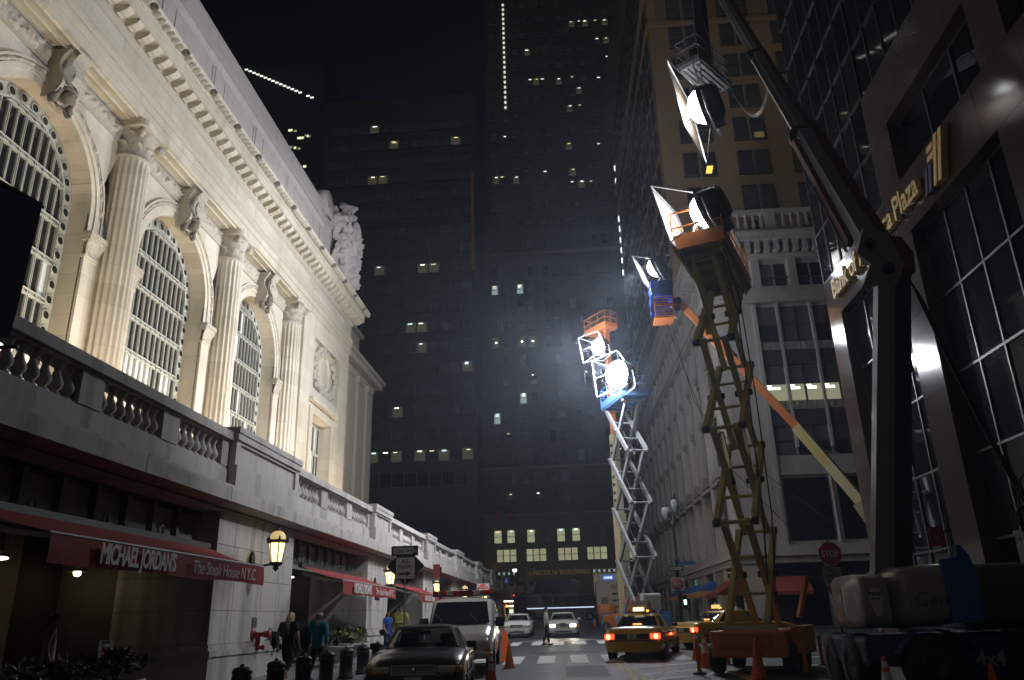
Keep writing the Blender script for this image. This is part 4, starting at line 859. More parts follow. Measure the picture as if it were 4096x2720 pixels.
# lettering runs towards the viewer's side: reading direction is -Y
for wrd, y in (('Bank of', 29.75), ('America', 26.6), ('Plaza', 23.25)):
    text('gilt_lettering', wrd, 1.08, GILT, BK, (XA - .12, y, 13.40), (0, -1, 0), (0, 0, 1), .08, .018, sx=.86)
for k, (pts, m_) in enumerate([([(0, 0), (.16, 0), (.62, 1.0), (.46, 1.0)], GILT), ([(-.24, 0), (-.09, 0), (.37, 1.0), (.22, 1.0)], GILT), ([(-.50, .0), (-.37, 0), (-.12, .55), (-.25, .55)], mat('logo_blue', (.05, .06, .16), .4)), ([(-.70, .0), (-.58, 0), (-.33, .55), (-.45, .55)], MATS['logo_blue']), ([(-.30, .60), (.02, .60), (.08, .72), (-.24, .72)], GILT), ([(-.24, .80), (.06, .80), (.12, .92), (-.18, .92)], GILT)]):
    mb = MB(); mb.prism([(20.15 - p[0] * 1.25, 13.0 + p[1] * 1.35) for p in pts], 'x', XA - .22, XA - .02); mb.build('logo_bar', m_, BK)
# ================================================================ FILM LAMPS AND LIFTS
HOT = emat('lamp_lens_hot', (.93, .97, 1.0), 80.); HOT2 = emat('lamp_lens_side', (.93, .97, 1.0), 40.); 
BLK = mat('lamp_black', (.02, .02, .022), .5, .3); ALU = mat('lamp_aluminium', (.55, .56, .58), .35, .8)
GEL = mat('diffusion_gel', (.50, .48, .46), .6, trans=.0, var=.1)
def film_lamp(loc, d, a, lr, watt, label, gel=False, angle=95, aim=None, ar=.45, soft=.5, dist=1.15, spill=0):
    X = Vector(d).normalized(); Y = Vector((0, 0, 1)).cross(X).normalized(); Z = X.cross(Y)
    M_ = Matrix((X, Y, Z)).transposed().to_4x4(); M_.translation = loc
    rt = empty('film_lamp', (0, 0, 0), label=label, cat='film light', group='film lights rigged on the lifts'); rt.matrix_world = M_; WOFF[rt.name] = Vector((0, 0, 0))
    B = lambda mb, n, m_, **k: mb.build(n, m_, rt, world=False, **k)
    B(MB().lathe([(.001, -.62), (lr * .72, -.60), (lr * .80, -.5), (lr * .92, -.3), (lr, .0), (lr * 1.02, .16), (lr * .97, .16), (lr * .95, .05)], 24, axis='x'), 'lamp_housing', BLK)
    B(MB().lathe([(lr * .95, .05), (lr * .86, lr * .3), (lr * .66, lr * .62), (lr * .34, lr * .82), (.001, lr * .88)], 24, axis='x'), 'fresnel_lens', HOT2 if gel else HOT)
    for k in range(5): B(MB().lathe([(lr * (.85 - .03 * k), -.52 + .08 * k), (lr * (.98 - .02 * k), -.50 + .08 * k), (lr * (.85 - .03 * k), -.48 + .08 * k)], 20, axis='x'), 'cooling_fin', BLK)
    B(MB().tube([(-.1, lr + .04, 0), (-.1, lr + .16, 0), (-.12, lr + .16, -.75 * lr - .3), (-.12, 0, -lr - .42), (-.12, -lr - .16, -.75 * lr - .3), (-.1, -lr - .16, 0), (-.1, -lr - .04, 0)], .035, 6), 'yoke', ALU)
    B(MB().box(-.5, -.15, -.2, .2, -lr - .30, -lr - .02), 'igniter_box', BLK)
    fr = [(dist, -a, -a), (dist, a, -a), (dist, a, a), (dist, -a, a)]
    for i in range(4): B(MB().bar(fr[i], fr[(i + 1) % 4], .045, .045), 'frame_bar', ALU)
    for i in range(4): B(MB().bar((.14, fr[i][1] * lr / a * .8, fr[i][2] * lr / a * .8), fr[i], .035, .035), 'frame_arm', ALU)
    B(MB().bar((dist, -a, 0), (dist, a, 0), .03, .03), 'frame_bar', ALU)
    if gel: B(MB().box(dist + .03, dist + .034, -a + .05, a - .05, -a + .05, a - .05), 'gel_sheet', gel if not isinstance(gel, bool) else GEL)
    ld = bpy.data.lights.new('lamp_beam', 'SPOT'); ld.energy = watt; ld.color = (.92, .95, 1.0); ld.spot_size = R(angle); ld.spot_blend = ar; ld.shadow_soft_size = soft
    lo = bpy.data.objects.new('lamp_beam', ld); COL.objects.link(lo); lo.parent = rt
    lo.matrix_local = Matrix.Translation((dist + .55, 0, 0)) @ ((M_.to_3x3().inverted() @ Vector(aim)) if aim else Vector((1, 0, 0))).to_track_quat('-Z', 'Y').to_matrix().to_4x4()
    if spill:
        l2 = bpy.data.lights.new('lamp_spill', 'POINT'); l2.energy = spill; l2.color = (.86, .92, 1.0); l2.shadow_soft_size = .4; l3 = bpy.data.objects.new('lamp_spill', l2); COL.objects.link(l3); l3.parent = rt; l3.matrix_local = Matrix.Translation((dist + .7, 0, 0))
    return rt
def platform(B, L, W, z, fm, rm, c=(0, 0), rh=1.1, toe=.28, cross=False, mesh_floor=False, n=4, tm=None):
    x0, x1, y0, y1 = c[0] - W / 2, c[0] + W / 2, c[1] - L / 2, c[1] + L / 2
    B(MB().box(x0, x1, y0, y1, z - .10, z), 'platform_floor', fm)
    for k in range(5): y = y0 + (y1 - y0) * (k + .5) / 5; B(MB().box(x0 + .05, x1 - .05, y - .05, y + .05, z - .24, z - .1), 'floor_joist', fm)
    for s in (x0 + .1, x1 - .1): B(MB().box(s - .06, s + .06, y0, y1, z - .22, z - .101), 'floor_beam', fm)
    tm = tm or rm
    B(MB().box(x0 - .02, x1 + .02, y0 - .03, y0, z - .12, z + toe), 'toe_board', tm); B(MB().box(x0 - .02, x1 + .02, y1, y1 + .03, z - .12, z + toe), 'toe_board', tm)
    B(MB().box(x0 - .03, x0, y0, y1, z - .12, z + toe), 'toe_board', tm); B(MB().box(x1, x1 + .03, y0, y1, z - .12, z + toe), 'toe_board', tm)
    px = [(x, y0 + (y1 - y0) * k / n) for x in (x0, x1) for k in range(n + 1)] + [((x0 + x1) / 2, y) for y in (y0, y1)]
    for (x, y) in px: B(MB().tube([(x, y, z), (x, y, z + rh)], .025, 6), 'rail_post', rm)
    for h in (rh, rh * .55):
        for x in (x0, x1): B(MB().tube([(x, y0, z + h), (x, y1, z + h)], .025, 6), 'guard_rail', rm)
        for y in (y0, y1): B(MB().tube([(x0, y, z + h), (x1, y, z + h)], .025, 6), 'guard_rail', rm)
    if cross:
        for k in range(n):
            for x in (x0, x1): B(MB().tube([(x, y0 + (y1 - y0) * k / n, z + rh * .55), (x, y0 + (y1 - y0) * (k + 1) / n, z + rh)], .018, 5), 'rail_brace', rm)
def scissor(B, W, half, z0, z1, n, m_, bw=.12, bh=.20, dark=None):
    h = (z1 - z0) / n
    for k in range(n):
        za, zb = z0 + h * k, z0 + h * (k + 1)
        for s in (-1, 1):
            xo = s * W / 2; xi = s * (W / 2 - bw * 1.3)
            B(MB().bar((xo, -half, za), (xo, half, zb), bw, bh), 'scissor_arm', m_); B(MB().bar((xi, half, za), (xi, -half, zb), bw, bh), 'scissor_arm', m_)
            B(MB().lathe([(.07, -.25), (.09, -.25), (.09, .25), (.07, .25)], 10, ((xo + xi) / 2, 0, (za + zb) / 2), 'x'), 'pivot_pin', dark or m_)
        for y in (-half, half):
            B(MB().tube([(-W / 2 - .05, y, zb), (W / 2 + .05, y, zb)], .055, 8), 'cross_tube', m_)
            for s in (-1, 1): B(MB().lathe([(.001, -.1), (.1, -.1), (.1, .1), (.001, .1)], 10, (s * W / 2, y, zb), 'x'), 'pivot_boss', dark or m_)
        B(MB().tube([(-W / 2, half * .4, za + h * .7), (W / 2, half * .4, za + h * .7)], .045, 8), 'cross_tube', m_)
        B(MB().tube([(-W / 2, -half * .4, za + h * .3), (W / 2, -half * .4, za + h * .3)], .045, 8), 'cross_tube', m_)
def wheel(B, c, r, w_, axis='x', rimm=None):
    B(MB().lathe([(r * .55, -w_ / 2), (r * .9, -w_ / 2), (r, -w_ * .35), (r, w_ * .35), (r * .9, w_ / 2), (r * .55, w_ / 2)], 24, c, axis), 'tyre', RUBBER)
    B(MB().lathe([(.001, -w_ * .3), (r * .3, -w_ * .3), (r * .56, -w_ * .48), (r * .56, w_ * .48), (r * .3, w_ * .3), (.001, w_ * .3)], 16, c, axis), 'wheel_rim', rimm or STEEL)
# ---- D: yellow scissor lift with orange platform
YEL = mat('lift_yellow', (.40, .33, .10), .55, var=.15, scale=3); ORA = mat('lift_orange', (.50, .15, .03), .5, var=.15, scale=3); CREAM = mat('lift_cream', (.45, .40, .24), .55, var=.12)
DKMET = mat('dark_metal', (.035, .035, .037), .5, .5)
r = empty('scissor_lift', (4.85, 23.0, gz(23)), R(-22), 'raised scissor lift with mustard arms and orange railed platform', 'scissor lift', 'lifts raised along the street'); B = pm(r)
platform(B, 4.1, 1.5, 11.85, mat('lift_underside', (.23, .20, .08), .6, var=.2), ORA, n=4, toe=.34)
scissor(B, 1.0, 1.5, 1.15, 11.5, 4, YEL, .14, .27, DKMET)
for s in (-1, 1):
    B(MB().bar((s * .35, -.3, 9.6), (s * .35, .9, 11.4), .16, .16), 'hydraulic_ram', YEL); B(MB().box(s * .62 - .03, s * .62 + .03, -1.9, 1.9, 11.45, 11.6), 'slide_rail', YEL)
    B(MB().bar((s * .3, .9, 4.2), (s * .3, -.5, 6.4), .15, .15), 'hydraulic_ram', CHROME)
B(MB().box(-.95, .95, -1.75, 1.9, .38, 1.02), 'chassis', ORA, bevel=.05); B(MB().box(-.7, .55, -1.82, -1.75, .62, .95), 'end_panel', mat('lift_orange_worn', (.42, .10, .03), .6, var=.3, scale=6))
B(MB().box(-1.08, -.95, -1.2, .2, .45, 1.0), 'control_box', ORA, bevel=.03); B(MB().box(.95, 1.3, -1.0, .9, .42, 1.1), 'battery_box', ORA, bevel=.03); B(MB().box(-.62, .75, -1.7, -1.55, 1.02, 1.15), 'slide_frame', CREAM); B(MB().bar((1.2, -.9, 1.3), (1.5, -.7, 2.3), .16, .1), 'outrigger_beam', ORA)
for sx in (-1, 1):
    for sy in (-1, 1):
        wheel(B, (sx * .9, sy * 1.3, .36), .36, .3, 'x', DKMET)
        B(MB().box(sx * 1.3 - .045, sx * 1.3 + .045, sy * 1.75 - .045, sy * 1.75 + .045, .04, .8), 'outrigger_leg', ORA); B(MB().lathe([(.001, 0), (.18, 0), (.16, .05), (.05, .06)], 12, (sx * 1.3, sy * 1.75, .0)), 'outrigger_pad', DKMET)
B(MB().tube([(.45, -.6, 1.8), (.55, -.3, 4), (.5, .2, 7), (.55, 0, 10), (.5, -1.2, 11.6)], .025, 6), 'power_cable', RUBBER); B(MB().tube([(.62, -.6, 1.6), (.75, -.1, 4), (.7, .3, 7.5), (.72, -.4, 10.5), (.55, -1.6, 12.0)], .02, 6), 'power_cable', RUBBER)
text('lift_lettering', 'JLG', .16, mat('decal_blue', (.05, .05, .12), .6), r, (.05, -1.765, .44), (1, 0, 0), (0, 0, 1), .004, .004, world=False)
B(MB().box(.1, .5, -1.6, -1.3, 11.9, 12.9), 'control_stand', DKMET); B(MB().tube([(-.4, -1.5, 11.9), (-.1, -1.7, 12.6), (.2, -1.5, 12.9)], .04, 6), 'lamp_stand', ALU)
film_lamp((4.5, 21.2, 13.15), (-.86, .47, -.22), 1.05, .60, LW['D'], 'film lamp with glowing diffusion frame on the orange scissor platform', gel=True, angle=112)
# ---- B: grey scissor lift with blue platform
BLU = mat('lift_blue', (.10, .26, .62), .5, var=.1); GRY = mat('lift_grey', (.28, .28, .30), .5, var=.1)
r = empty('scissor_lift', (3.45, 47.2, gz(47)), R(18), 'tall grey-armed scissor lift with light blue platform', 'scissor lift', 'lifts raised along the street'); B = pm(r)
platform(B, 3.6, 1.7, 13.75, BLU, BLU, n=3, cross=True, toe=.3); scissor(B, 1.25, 1.45, 1.2, 13.4, 4, GRY, .14, .26)
B(MB().box(-.9, .9, -1.8, 1.8, .5, 1.15), 'chassis', BLU, bevel=.05); B(MB().box(-.55, .55, -1.9, -1.4, 1.4, 2.3), 'hydraulic_tank', mat('lift_white', (.55, .55, .56), .5), bevel=.08)
for sx in (-1, 1):
    for sy in (-1, 1): wheel(B, (sx * .85, sy * 1.25, .4), .4, .28)
for k in range(4): B(MB().bar((-.2 + .13 * k, -.6, 2.2 + 2.7 * k), (-.2 + .1 * k, .7, 3.9 + 2.7 * k), .1, .1), 'hydraulic_ram', CHROME)
for k in range(5): B(MB().box(-.3, .3, -.9 + .3 * k, -.72 + .3 * k, 13.8, 14.2 + .1 * (k % 2)), 'ballast_box', DKMET)
film_lamp((3.15, 45.3, 15.4), (-.76, -.62, -.10), 1.15, .92, LW['B'], 'glaring film lamp with square frame on the blue platform', angle=104, ar=.85, aim=(-.9, -.42, -.05), dist=1.0, spill=SPILL[0])
# ---- A: orange mast lift
r = empty('mast_lift', (3.1, 54.6, gz(54)), R(36), 'slim mast lift with small orange basket at the very top', 'mast lift', 'lifts raised along the street'); B = pm(r)
platform(B, 2.5, 1.1, 21.3, ORA, ORA, c=(-.1, .55), n=3, toe=.22)
B(MB().box(-.16, .16, -.16, .16, 13.0, 21.2), 'upper_mast', ORA); B(MB().box(-.24, .24, -.24, .24, 7.5, 13.2), 'middle_mast', mat('lift_beige', (.46, .42, .28), .55)); B(MB().box(-.32, .32, -.32, .32, 1.0, 7.7), 'lower_mast', CREAM)
for k in range(9): B(MB().box(-.34, -.24, -.05, .05, 7.9 + .55 * k, 8.1 + .55 * k), 'mast_roller', DKMET)
B(MB().box(-.9, .9, -1.4, 1.4, .4, 1.2), 'chassis', ORA, bevel=.06); B(MB().box(-.8, .8, -1.5, -.6, 1.2, 2.1), 'counterweight', ORA, bevel=.1); B(MB().box(-.2, .25, .1, .5, 21.35, 22.2), 'control_box', DKMET)
for sx in (-1, 1):
    for sy in (-1, 1): wheel(B, (sx * .9, sy * 1.0, .38), .38, .26)
film_lamp((2.45, 53.6, 20.1), (-.66, -.72, -.22), .95, .62, LW['A'], 'glaring film lamp hung under the topmost orange basket', angle=104, ar=.85, aim=(-.9, -.4, -.15), dist=1.0, spill=SPILL[1])
# ---- C: orange boom lift with tarpaulin basket
r = empty('boom_lift', (15.6, 40.0, gz(40)), 0, 'orange and cream telescopic boom lift reaching across the street', 'boom lift', 'lifts raised along the street'); B = pm(r); o_ = Vector((15.6, 40.0, gz(40)))
P = lambda x, y, z: tuple(Vector((x, y, z)) - o_)
B(MB().bar(P(14.3, 40.45, 6.7), P(12.2, 42.1, 11.0), .46, .5), 'boom_section', CREAM); B(MB().bar(P(13.3, 41.25, 8.7), P(12.2, 42.1, 10.95), .49, .4), 'boom_section', YEL)
B(MB().bar(P(12.35, 42.0, 10.75), P(8.46, 44.2, 17.5), .38, .42), 'boom_section', ORA); B(MB().bar(P(9.6, 43.55, 15.55), P(8.3, 44.3, 17.85), .58, .62), 'boom_head', ORA, bevel=.06)
B(MB().bar(P(8.5, 44.2, 17.45), P(7.2, 44.8, 19.6), .34, .44), 'jib', ORA, bevel=.04); B(MB().bar(P(8.7, 44.1, 17.0), P(7.35, 44.75, 19.0), .14, .14), 'jib_link', ORA); B(MB().lathe([(.001, -.35), (.26, -.35), (.26, .35), (.001, .35)], 14, P(7.0, 44.9, 19.65), 'z'), 'rotator', DKMET)
B(MB().bar(P(14.3, 40.45, 6.7), P(16.2, 39.4, 2.2), .8, .8), 'lower_boom', CREAM); B(MB().box(-1.1, 1.1, -1.2, 1.2, .8, 1.9), 'chassis', ORA, bevel=.06)
for sx in (-1, 1):
    for sy in (-1, 1): wheel(B, (sx * 1.1, sy * 1.1, .5), .5, .35)
for h in range(9): B(MB().tube([P(5.55, 44.4, 18.75 + .155 * h), P(6.65, 44.4, 18.75 + .155 * h)], .03, 6), 'basket_rail', ORA)
for x in (5.55, 6.1, 6.65): B(MB().tube([P(x, 44.4, 18.7), P(x, 44.4, 20.05)], .035, 6), 'basket_post', ORA)
B(MB().box(*[v for pr in zip(P(5.5, 44.4, 18.62), P(6.7, 45.8, 18.72)) for v in pr]), 'basket_floor', ORA)
for x in (5.6, 6.5): B(MB().bar(P(x, 44.35, 19.45 - .2 * (x > 6)), P(6.95, 44.6, 19.55), .1, .1), 'basket_bracket', ORA)
TARP = mat('blue_tarpaulin', (.012, .05, .36), .4, var=.25, scale=5, bump=1., bscale=4)
tp = empty('tarpaulin', (6.1, 45, 18.7), label='crumpled blue tarpaulin wrapped over the orange boom basket', cat='tarpaulin'); mb = MB()
def tf(u, v):
    a = 2 * PI * u; w_ = 1.0 - .12 * v; x = 6.1 + max(-.72, min(.72, .95 * cos(a))) * w_; y = 45.15 + max(-.62, min(.75, .95 * sin(a))) * w_; z = 19.2 + 1.95 * v - (.55 * max(0, sin(a * 1.0 + 2.3)) if v < .2 else 0)
    if y < 44.6 and v < .35: z = max(z, 20.1)
    n_ = .16 * vn(x * 2.6, y * 2.6, z * 2.2) + .05 * vn(x * 7, y * 7, z * 5); return (x + n_ * cos(a), y + n_ * sin(a), z)
mb.grid(tf, 40, 14, wrapu=True); mb.grid(lambda u, v: (6.1 + (u - .5) * 1.35, 45.2 + (v - .5) * 1.3, 21.12 + .12 * vn(u * 5, v * 5)), 8, 8); mb.build('tarpaulin_cloth', TARP, tp)
film_lamp((5.95, 44.9, 22.2), (-.88, .36, -.30), 1.0, .66, LW['C'], 'film lamp on the tarpaulin-wrapped boom basket', gel=True, angle=105, dist=1.0, spill=SPILL[2])
cb = MB().tube([(6.6, 45.6, 18.7), (7.6, 46.5, 14), (9.6, 48, 10), (12.5, 47, 6)], .02, 5).build('guy_cable', BLACKIRON); tag(cb, 'thin slack cable dropping from the tarpaulin-wrapped basket', 'cable')
cb = MB().tube([(6.3, 45.6, 18.7), (7.9, 46.0, 13), (10.6, 45.5, 9.5), (13.5, 43, 6)], .02, 5).build('guy_cable', BLACKIRON); tag(cb, 'second slack cable strung below the orange boom arm', 'cable')
# ---- E: big articulated boom lift with blue chassis
NAVY = mat('lift_navy', (.007, .022, .085), .45, var=.2); HOOD = mat('hood_grey', (.26, .25, .24), .3, var=.1, coat=.3); BOOM = mat('boom_grey', (.17, .17, .18), .5, .2, var=.12); BOOMD = mat('boom_dark', (.010, .010, .012), .7); BOOMR = mat('boom_rust_red', (.10, .022, .012), .6, var=.2)
r = empty('boom_lift', (6.7, 17.0, gz(17)), 0, 'huge dark articulated boom lift with grey hood and navy chassis', 'boom lift', 'lifts raised along the street'); B = pm(r); o_ = Vector((6.7, 17.0, gz(17)))
def hood(x0, x1, y0, y1, z0, z1, k=5., nx=18, slope=.0):
    def fn(u, v):
        a = 2 * PI * u; c_, s_ = cos(a), sin(a); p = 2. / k
        yy = math.copysign(abs(c_) ** p, c_); zz = math.copysign(abs(s_) ** p, s_); t = v; e = min(1, (min(t, 1 - t) * 7) ** .45 + .02)
        return (x0 + (x1 - x0) * t, (y0 + y1) / 2 + (y1 - y0) / 2 * yy * e, (z0 + z1) / 2 + slope * t + (z1 - z0) / 2 * zz * (.55 + .45 * e))
    return MB().grid(fn, 28, nx, wrapu=True)
B(hood(-1.52, -.85, -1.3, .55, 1.17, 2.16), 'engine_cover', HOOD); B(hood(-.9, .55, -1.25, .6, 1.15, 2.26, slope=.08), 'engine_hood', HOOD); B(hood(.5, 1.9, -1.2, .6, 1.1, 2.3), 'counterweight', mat('hood_dark', (.045, .043, .04), .5, var=.15))
B(MB().prism([(.10, 1.25), (.62, 1.25), (.70, 1.9), (.62, 2.42), (.5, 2.62), (.42, 2.62), (.40, 2.40), (.1, 2.36)], 'y', -1.32, -1.2), 'turntable_bracket', mat('bracket_blue', (.015, .10, .34), .4))
B(MB().box(-1.5, 1.5, -1.2, 1.0, .52, 1.05), 'chassis', NAVY, bevel=.08); B(MB().box(-.1, 1.7, -1.32, -1.2, .35, 1.0), 'chassis_side', NAVY)
for (x, y) in ((-1.35, -.35), (-.35, -1.25), (1.4, -1.2), (-1.3, 1.0), (1.4, 1.0)):
    wheel(B, (x, y, .54), .55, .42, 'y' if x > -1 else 'x', DKMET)
def fender(x): return MB().grid(lambda u, v: (x - .72 * cos(PI * (.12 + .76 * u)), -1.5 + .5 * v, .50 + .66 * sin(PI * (.12 + .76 * u))), 14, 2)
B(fender(-.35), 'fender', mat('fender_blue', (.03, .09, .22), .5))
text('lettering', '4x4', .34, mat('dull_white_print', (.26, .26, .24), .7), r, (.35, -1.335, .52), (1, 0, 0), (0, 0, 1), .003, .008, world=False)
text('hood_lettering', 'Genie', .36, mat('hood_print', (.13, .125, .12), .5), r, (-.52, -1.262, 1.55), (1, 0, 0), (0, 0, 1), .002, .003, shear=.25, world=False)
B(MB().prism([(-1.28, 1.88), (-1.12, 1.88), (-1.08, 1.72), (-1.14, 1.40), (-1.24, 1.40), (-1.32, 1.72)], 'y', -1.30, -1.285), 'rental_sticker', mat('sticker_white', (.52, .5, .48), .6))
text('sticker_lettering', 'PRIDE', .085, BLACKIRON, r, (-1.2, -1.31, 1.76), (1, 0, 0), (0, 0, 1), .002, .002, align='CENTER', world=False); text('sticker_lettering', 'RENTALS', .045, BLACKIRON, r, (-1.2, -1.31, 1.69), (1, 0, 0), (0, 0, 1), .002, .001, align='CENTER', world=False)
P = lambda x, y, z: tuple(Vector((x, y, z)) - o_)
B(MB().bar(P(5.98, 16.55, 2.2), P(7.38, 16.75, 9.2), .31, .36), 'riser_arm', mat('riser_grey', (.155, .155, .155), .55, var=.15)); B(MB().bar(P(6.40, 16.9, 2.2), P(7.74, 17.05, 9.0), .42, .45), 'riser_arm', BOOMD); B(MB().bar(P(6.25, 16.6, 2.7), P(6.5, 16.6, 4.3), .07, .07), 'riser_ram', CHROME)
B(MB().prism([(6.75 - o_.x, 8.5 - o_.z), (7.5 - o_.x, 8.45 - o_.z), (7.75 - o_.x, 9.0 - o_.z), (7.5 - o_.x, 9.75 - o_.z), (7.0 - o_.x, 9.95 - o_.z), (6.75 - o_.x, 9.3 - o_.z), (7.0 - o_.x, 9.0 - o_.z)], 'y', 16.62 - o_.y, 16.72 - o_.y), 'knuckle_plate', BOOM); B(MB().prism([(7.3 - o_.x, 8.9 - o_.z), (8.0 - o_.x, 8.8 - o_.z), (8.05 - o_.x, 9.3 - o_.z), (7.85 - o_.x, 9.7 - o_.z), (7.4 - o_.x, 9.75 - o_.z)], 'y', 16.75 - o_.y, 17.4 - o_.y), 'knuckle_cover', BOOMR)
for (q, s_) in (((7.05, 9.5), .12), ((7.35, 8.85), .14)): B(MB().lathe([(.001, -.06), (s_, -.06), (s_, .06), (.001, .06)], 14, P(q[0], 16.62, q[1]), 'y'), 'knuckle_pin', BOOMD)
def lerp(t): a, b_ = Vector((7.25, 17.0, 9.46)), Vector((7.18, 26.0, 25.39)); return a.lerp(b_, t)
def bo(t, dx, dz=0): q = lerp(t) + Vector((dx, 0, dz)); return P(q.x, q.y, q.z)
B(MB().bar(bo(0, .0), bo(.33, .0), .36, .46), 'boom_section', BOOM); B(MB().bar(bo(0, .36), bo(.36, .34), .24, .42), 'boom_section', BOOMR); B(MB().bar(bo(.04, -.32, -.2), bo(.33, -.3, -.1), .14, .2), 'boom_ram', BOOMR); B(MB().bar(bo(.04, -.44, -.4), bo(.2, -.42, -.3), .06, .06), 'boom_ram', CHROME)
B(MB().bar(bo(.3, .02), bo(.66, .02), .27, .36), 'boom_section', BOOM); B(MB().bar(bo(.3, .27), bo(.68, .24), .18, .32), 'boom_section', BOOMR); B(MB().bar(bo(.62, .04), bo(1.2, .04), .19, .27), 'boom_section', mat('boom_light', (.30, .29, .30), .45, .3)); B(MB().bar(bo(.62, .24), bo(1.2, .2), .16, .3), 'boom_section', BOOMR)
B(MB().bar(bo(.6, -.15), bo(1.2, -.13), .05, .1), 'cable_tray', ALU)
for k in range(26): q = .33 + .012 * k; B(MB().bar(bo(q, -.22), bo(q + .006, -.10), .05, .3), 'cable_chain_link', STEEL)
B(MB().lathe([(.18, -.12), (.32, -.12), (.34, 0), (.32, .12), (.18, .12)], 18, bo(.325, -.1), 'y'), 'boom_collar', BOOMD); B(MB().bar(bo(.655, -.25), bo(.675, .35), .1, .55), 'boom_collar', BOOMD)
tip = lerp(1.2); B(MB().bar(P(tip.x, tip.y, tip.z), P(6.62, 27.9, 28.6), .26, .34), 'jib_head', BOOMD); B(MB().bar(P(6.6, 27.8, 28.6), P(6.28, 27.3, 22.5), .36, .36), 'jib', BOOMD)
for k in range(5): B(MB().tube([P(6.75 + .05 * k, 27.7, 28.3), P(6.68 + .04 * k, 27.6, 25.3), P(6.5 + .05 * k, 27.2, 23.0)], .025, 5), 'hydraulic_hose', RUBBER)
# basket (local frame)
bk = Matrix.Translation(Vector((6.3, 27.1, 22.6)) - o_) @ Matrix.Rotation(R(-45) + PI / 2 + R(5), 4, 'Z')
nst = len(bpy.data.objects)
def BB(mb, n, m_, **k): return mb.xf(bk).build(n, m_, r, world=False, **k)
platform(BB, .98, 2.5, .0, mat('mesh_floor', (.20, .20, .21), .5, .3, var=.2), mat('basket_grey', (.10, .10, .105), .5), n=2, toe=.06)
for k in range(3): BB(MB().box(-1.05 + .72 * k, -.42 + .72 * k, -.38, .38, -.125, -.103), 'floor_grating', mat('grating_alu', (.32, .32, .34), .4, .5, var=.25, scale=30))
BB(MB().box(-.1, .35, .2, .5, .5, 1.5), 'control_box', BOOMD)
B(MB().bar(P(5.65, 26.1, 22.5), P(5.75, 25.7, 21.1), .06, .06), 'lamp_hanger', ALU); B(MB().bar(P(5.95, 26.1, 22.5), P(5.85, 25.7, 21.1), .06, .06), 'lamp_hanger', ALU)
film_lamp((5.85, 25.6, 20.05), (-.9, .40, -.12), 1.55, .78, LW['E'], 'film lamp with glowing diffusion frame slung below the dark boom basket', gel=mat('amber_gel', (.055, .034, .020), .6), angle=112, dist=.75)
for k in range(3):
    a = Vector((6.65, 27.5, 25.6)); q = []
    for i in range(13): t = i / 12; b_ = Vector((7.1 + .02 * k, 22.0, 17.9)); p = a.lerp(b_, t); p.z -= (7.2 + .2 * k) * t * (1 - t) * (1 + .55 * t); q.append(tuple(p - o_))
    B(MB().tube(q, .016, 5), 'loose_cable', STEEL)

for k in range(5):
    q = []
    for i in range(11): t = i / 10; a = Vector((7.95 + .04 * k, 17.0, 8.7 - .1 * k)); b_ = Vector((9.0 + .22 * k, 15.6 + .1 * k, 2.0)); p = a.lerp(b_, t); p.z -= (.5 + .2 * k) * sin(PI * t); q.append(tuple(p - o_))
    B(MB().tube(q, .022, 5), 'hanging_cable', RUBBER)
for k in range(3): B(MB().tube([P(8.6 + .15 * cos(a) + .1 * k, 15.9, 3.2 + .3 * k + .22 * sin(a)) for a in [PI * .2 * i for i in range(11)]], .02, 5), 'cable_coil', RUBBER)
# ================================================================ VEHICLES (local frame: +Y is forward, origin on the ground)
CGL = mat('car_glass', (.008, .010, .011), .03, var=.2, alpha=.72, spec=.8); CIN = mat('car_interior', (.03, .03, .03), .9); BLKT = mat('black_trim', (.012, .012, .012), .55); HLENS = mat('headlamp_glass', (.42, .42, .36), .12, var=.15, coat=.6); AMB = mat('amber_lens', (.42, .17, .03), .25); RLENS = mat('red_lens', (.25, .01, .01), .2); PLATE = mat('number_plate', (.46, .44, .36), .5); RIM = mat('alloy_rim', (.32, .32, .33), .3, .8)
TAIL = emat('tail_lamp_lit', (1, .055, .02), 3.2, (.3, .01, .01)); TAILC = emat('tail_lamp_core', (1, .30, .08), 9.); HEAD = emat('headlamp_lit', (1., .93, .74), 14.)
def loft(mb, st, smooth=True):
    n = len(st[0]); vs = [p for s in st for p in s]; fs = [(j * n + i, j * n + i + 1, (j + 1) * n + i + 1, (j + 1) * n + i) for j in range(len(st) - 1) for i in range(n - 1)]
    mb.add(vs, fs, smooth); mb.add(st[0], [tuple(range(n))]); mb.add(st[-1], [tuple(range(n))]); return mb
def section(y, w_, zb, zs, zt, cr=.04, tum=.90, n_top=4):
    h = [(0, zb), (w_ * .80, zb), (w_ * .93, zb + .04), (w_ * .985, zb + .14), (w_, zb + (zs - zb) * .45), (w_, zb + (zs - zb) * .7), (w_ * .975, zs - .03), (w_ * .945, zs + (zt - zs) * .5), (w_ * tum, zt - .012), (w_ * tum * .8, zt + cr * .5), (w_ * tum * .4, zt + cr * .92), (0, zt + cr)]
    return [(-x, y, z) for x, z in reversed(h)][:-1] + [(x, y, z) for x, z in h] if False else [(x, y, z) for x, z in h] + [(-x, y, z) for x, z in reversed(h[1:-1])] + [(0, y, zb)]
def superl(a, hw, hl, n=5.5):
    c, s = cos(a), sin(a); p = 2. / n; return math.copysign(abs(c) ** p, c) * hw, math.copysign(abs(s) ** p, s) * hl
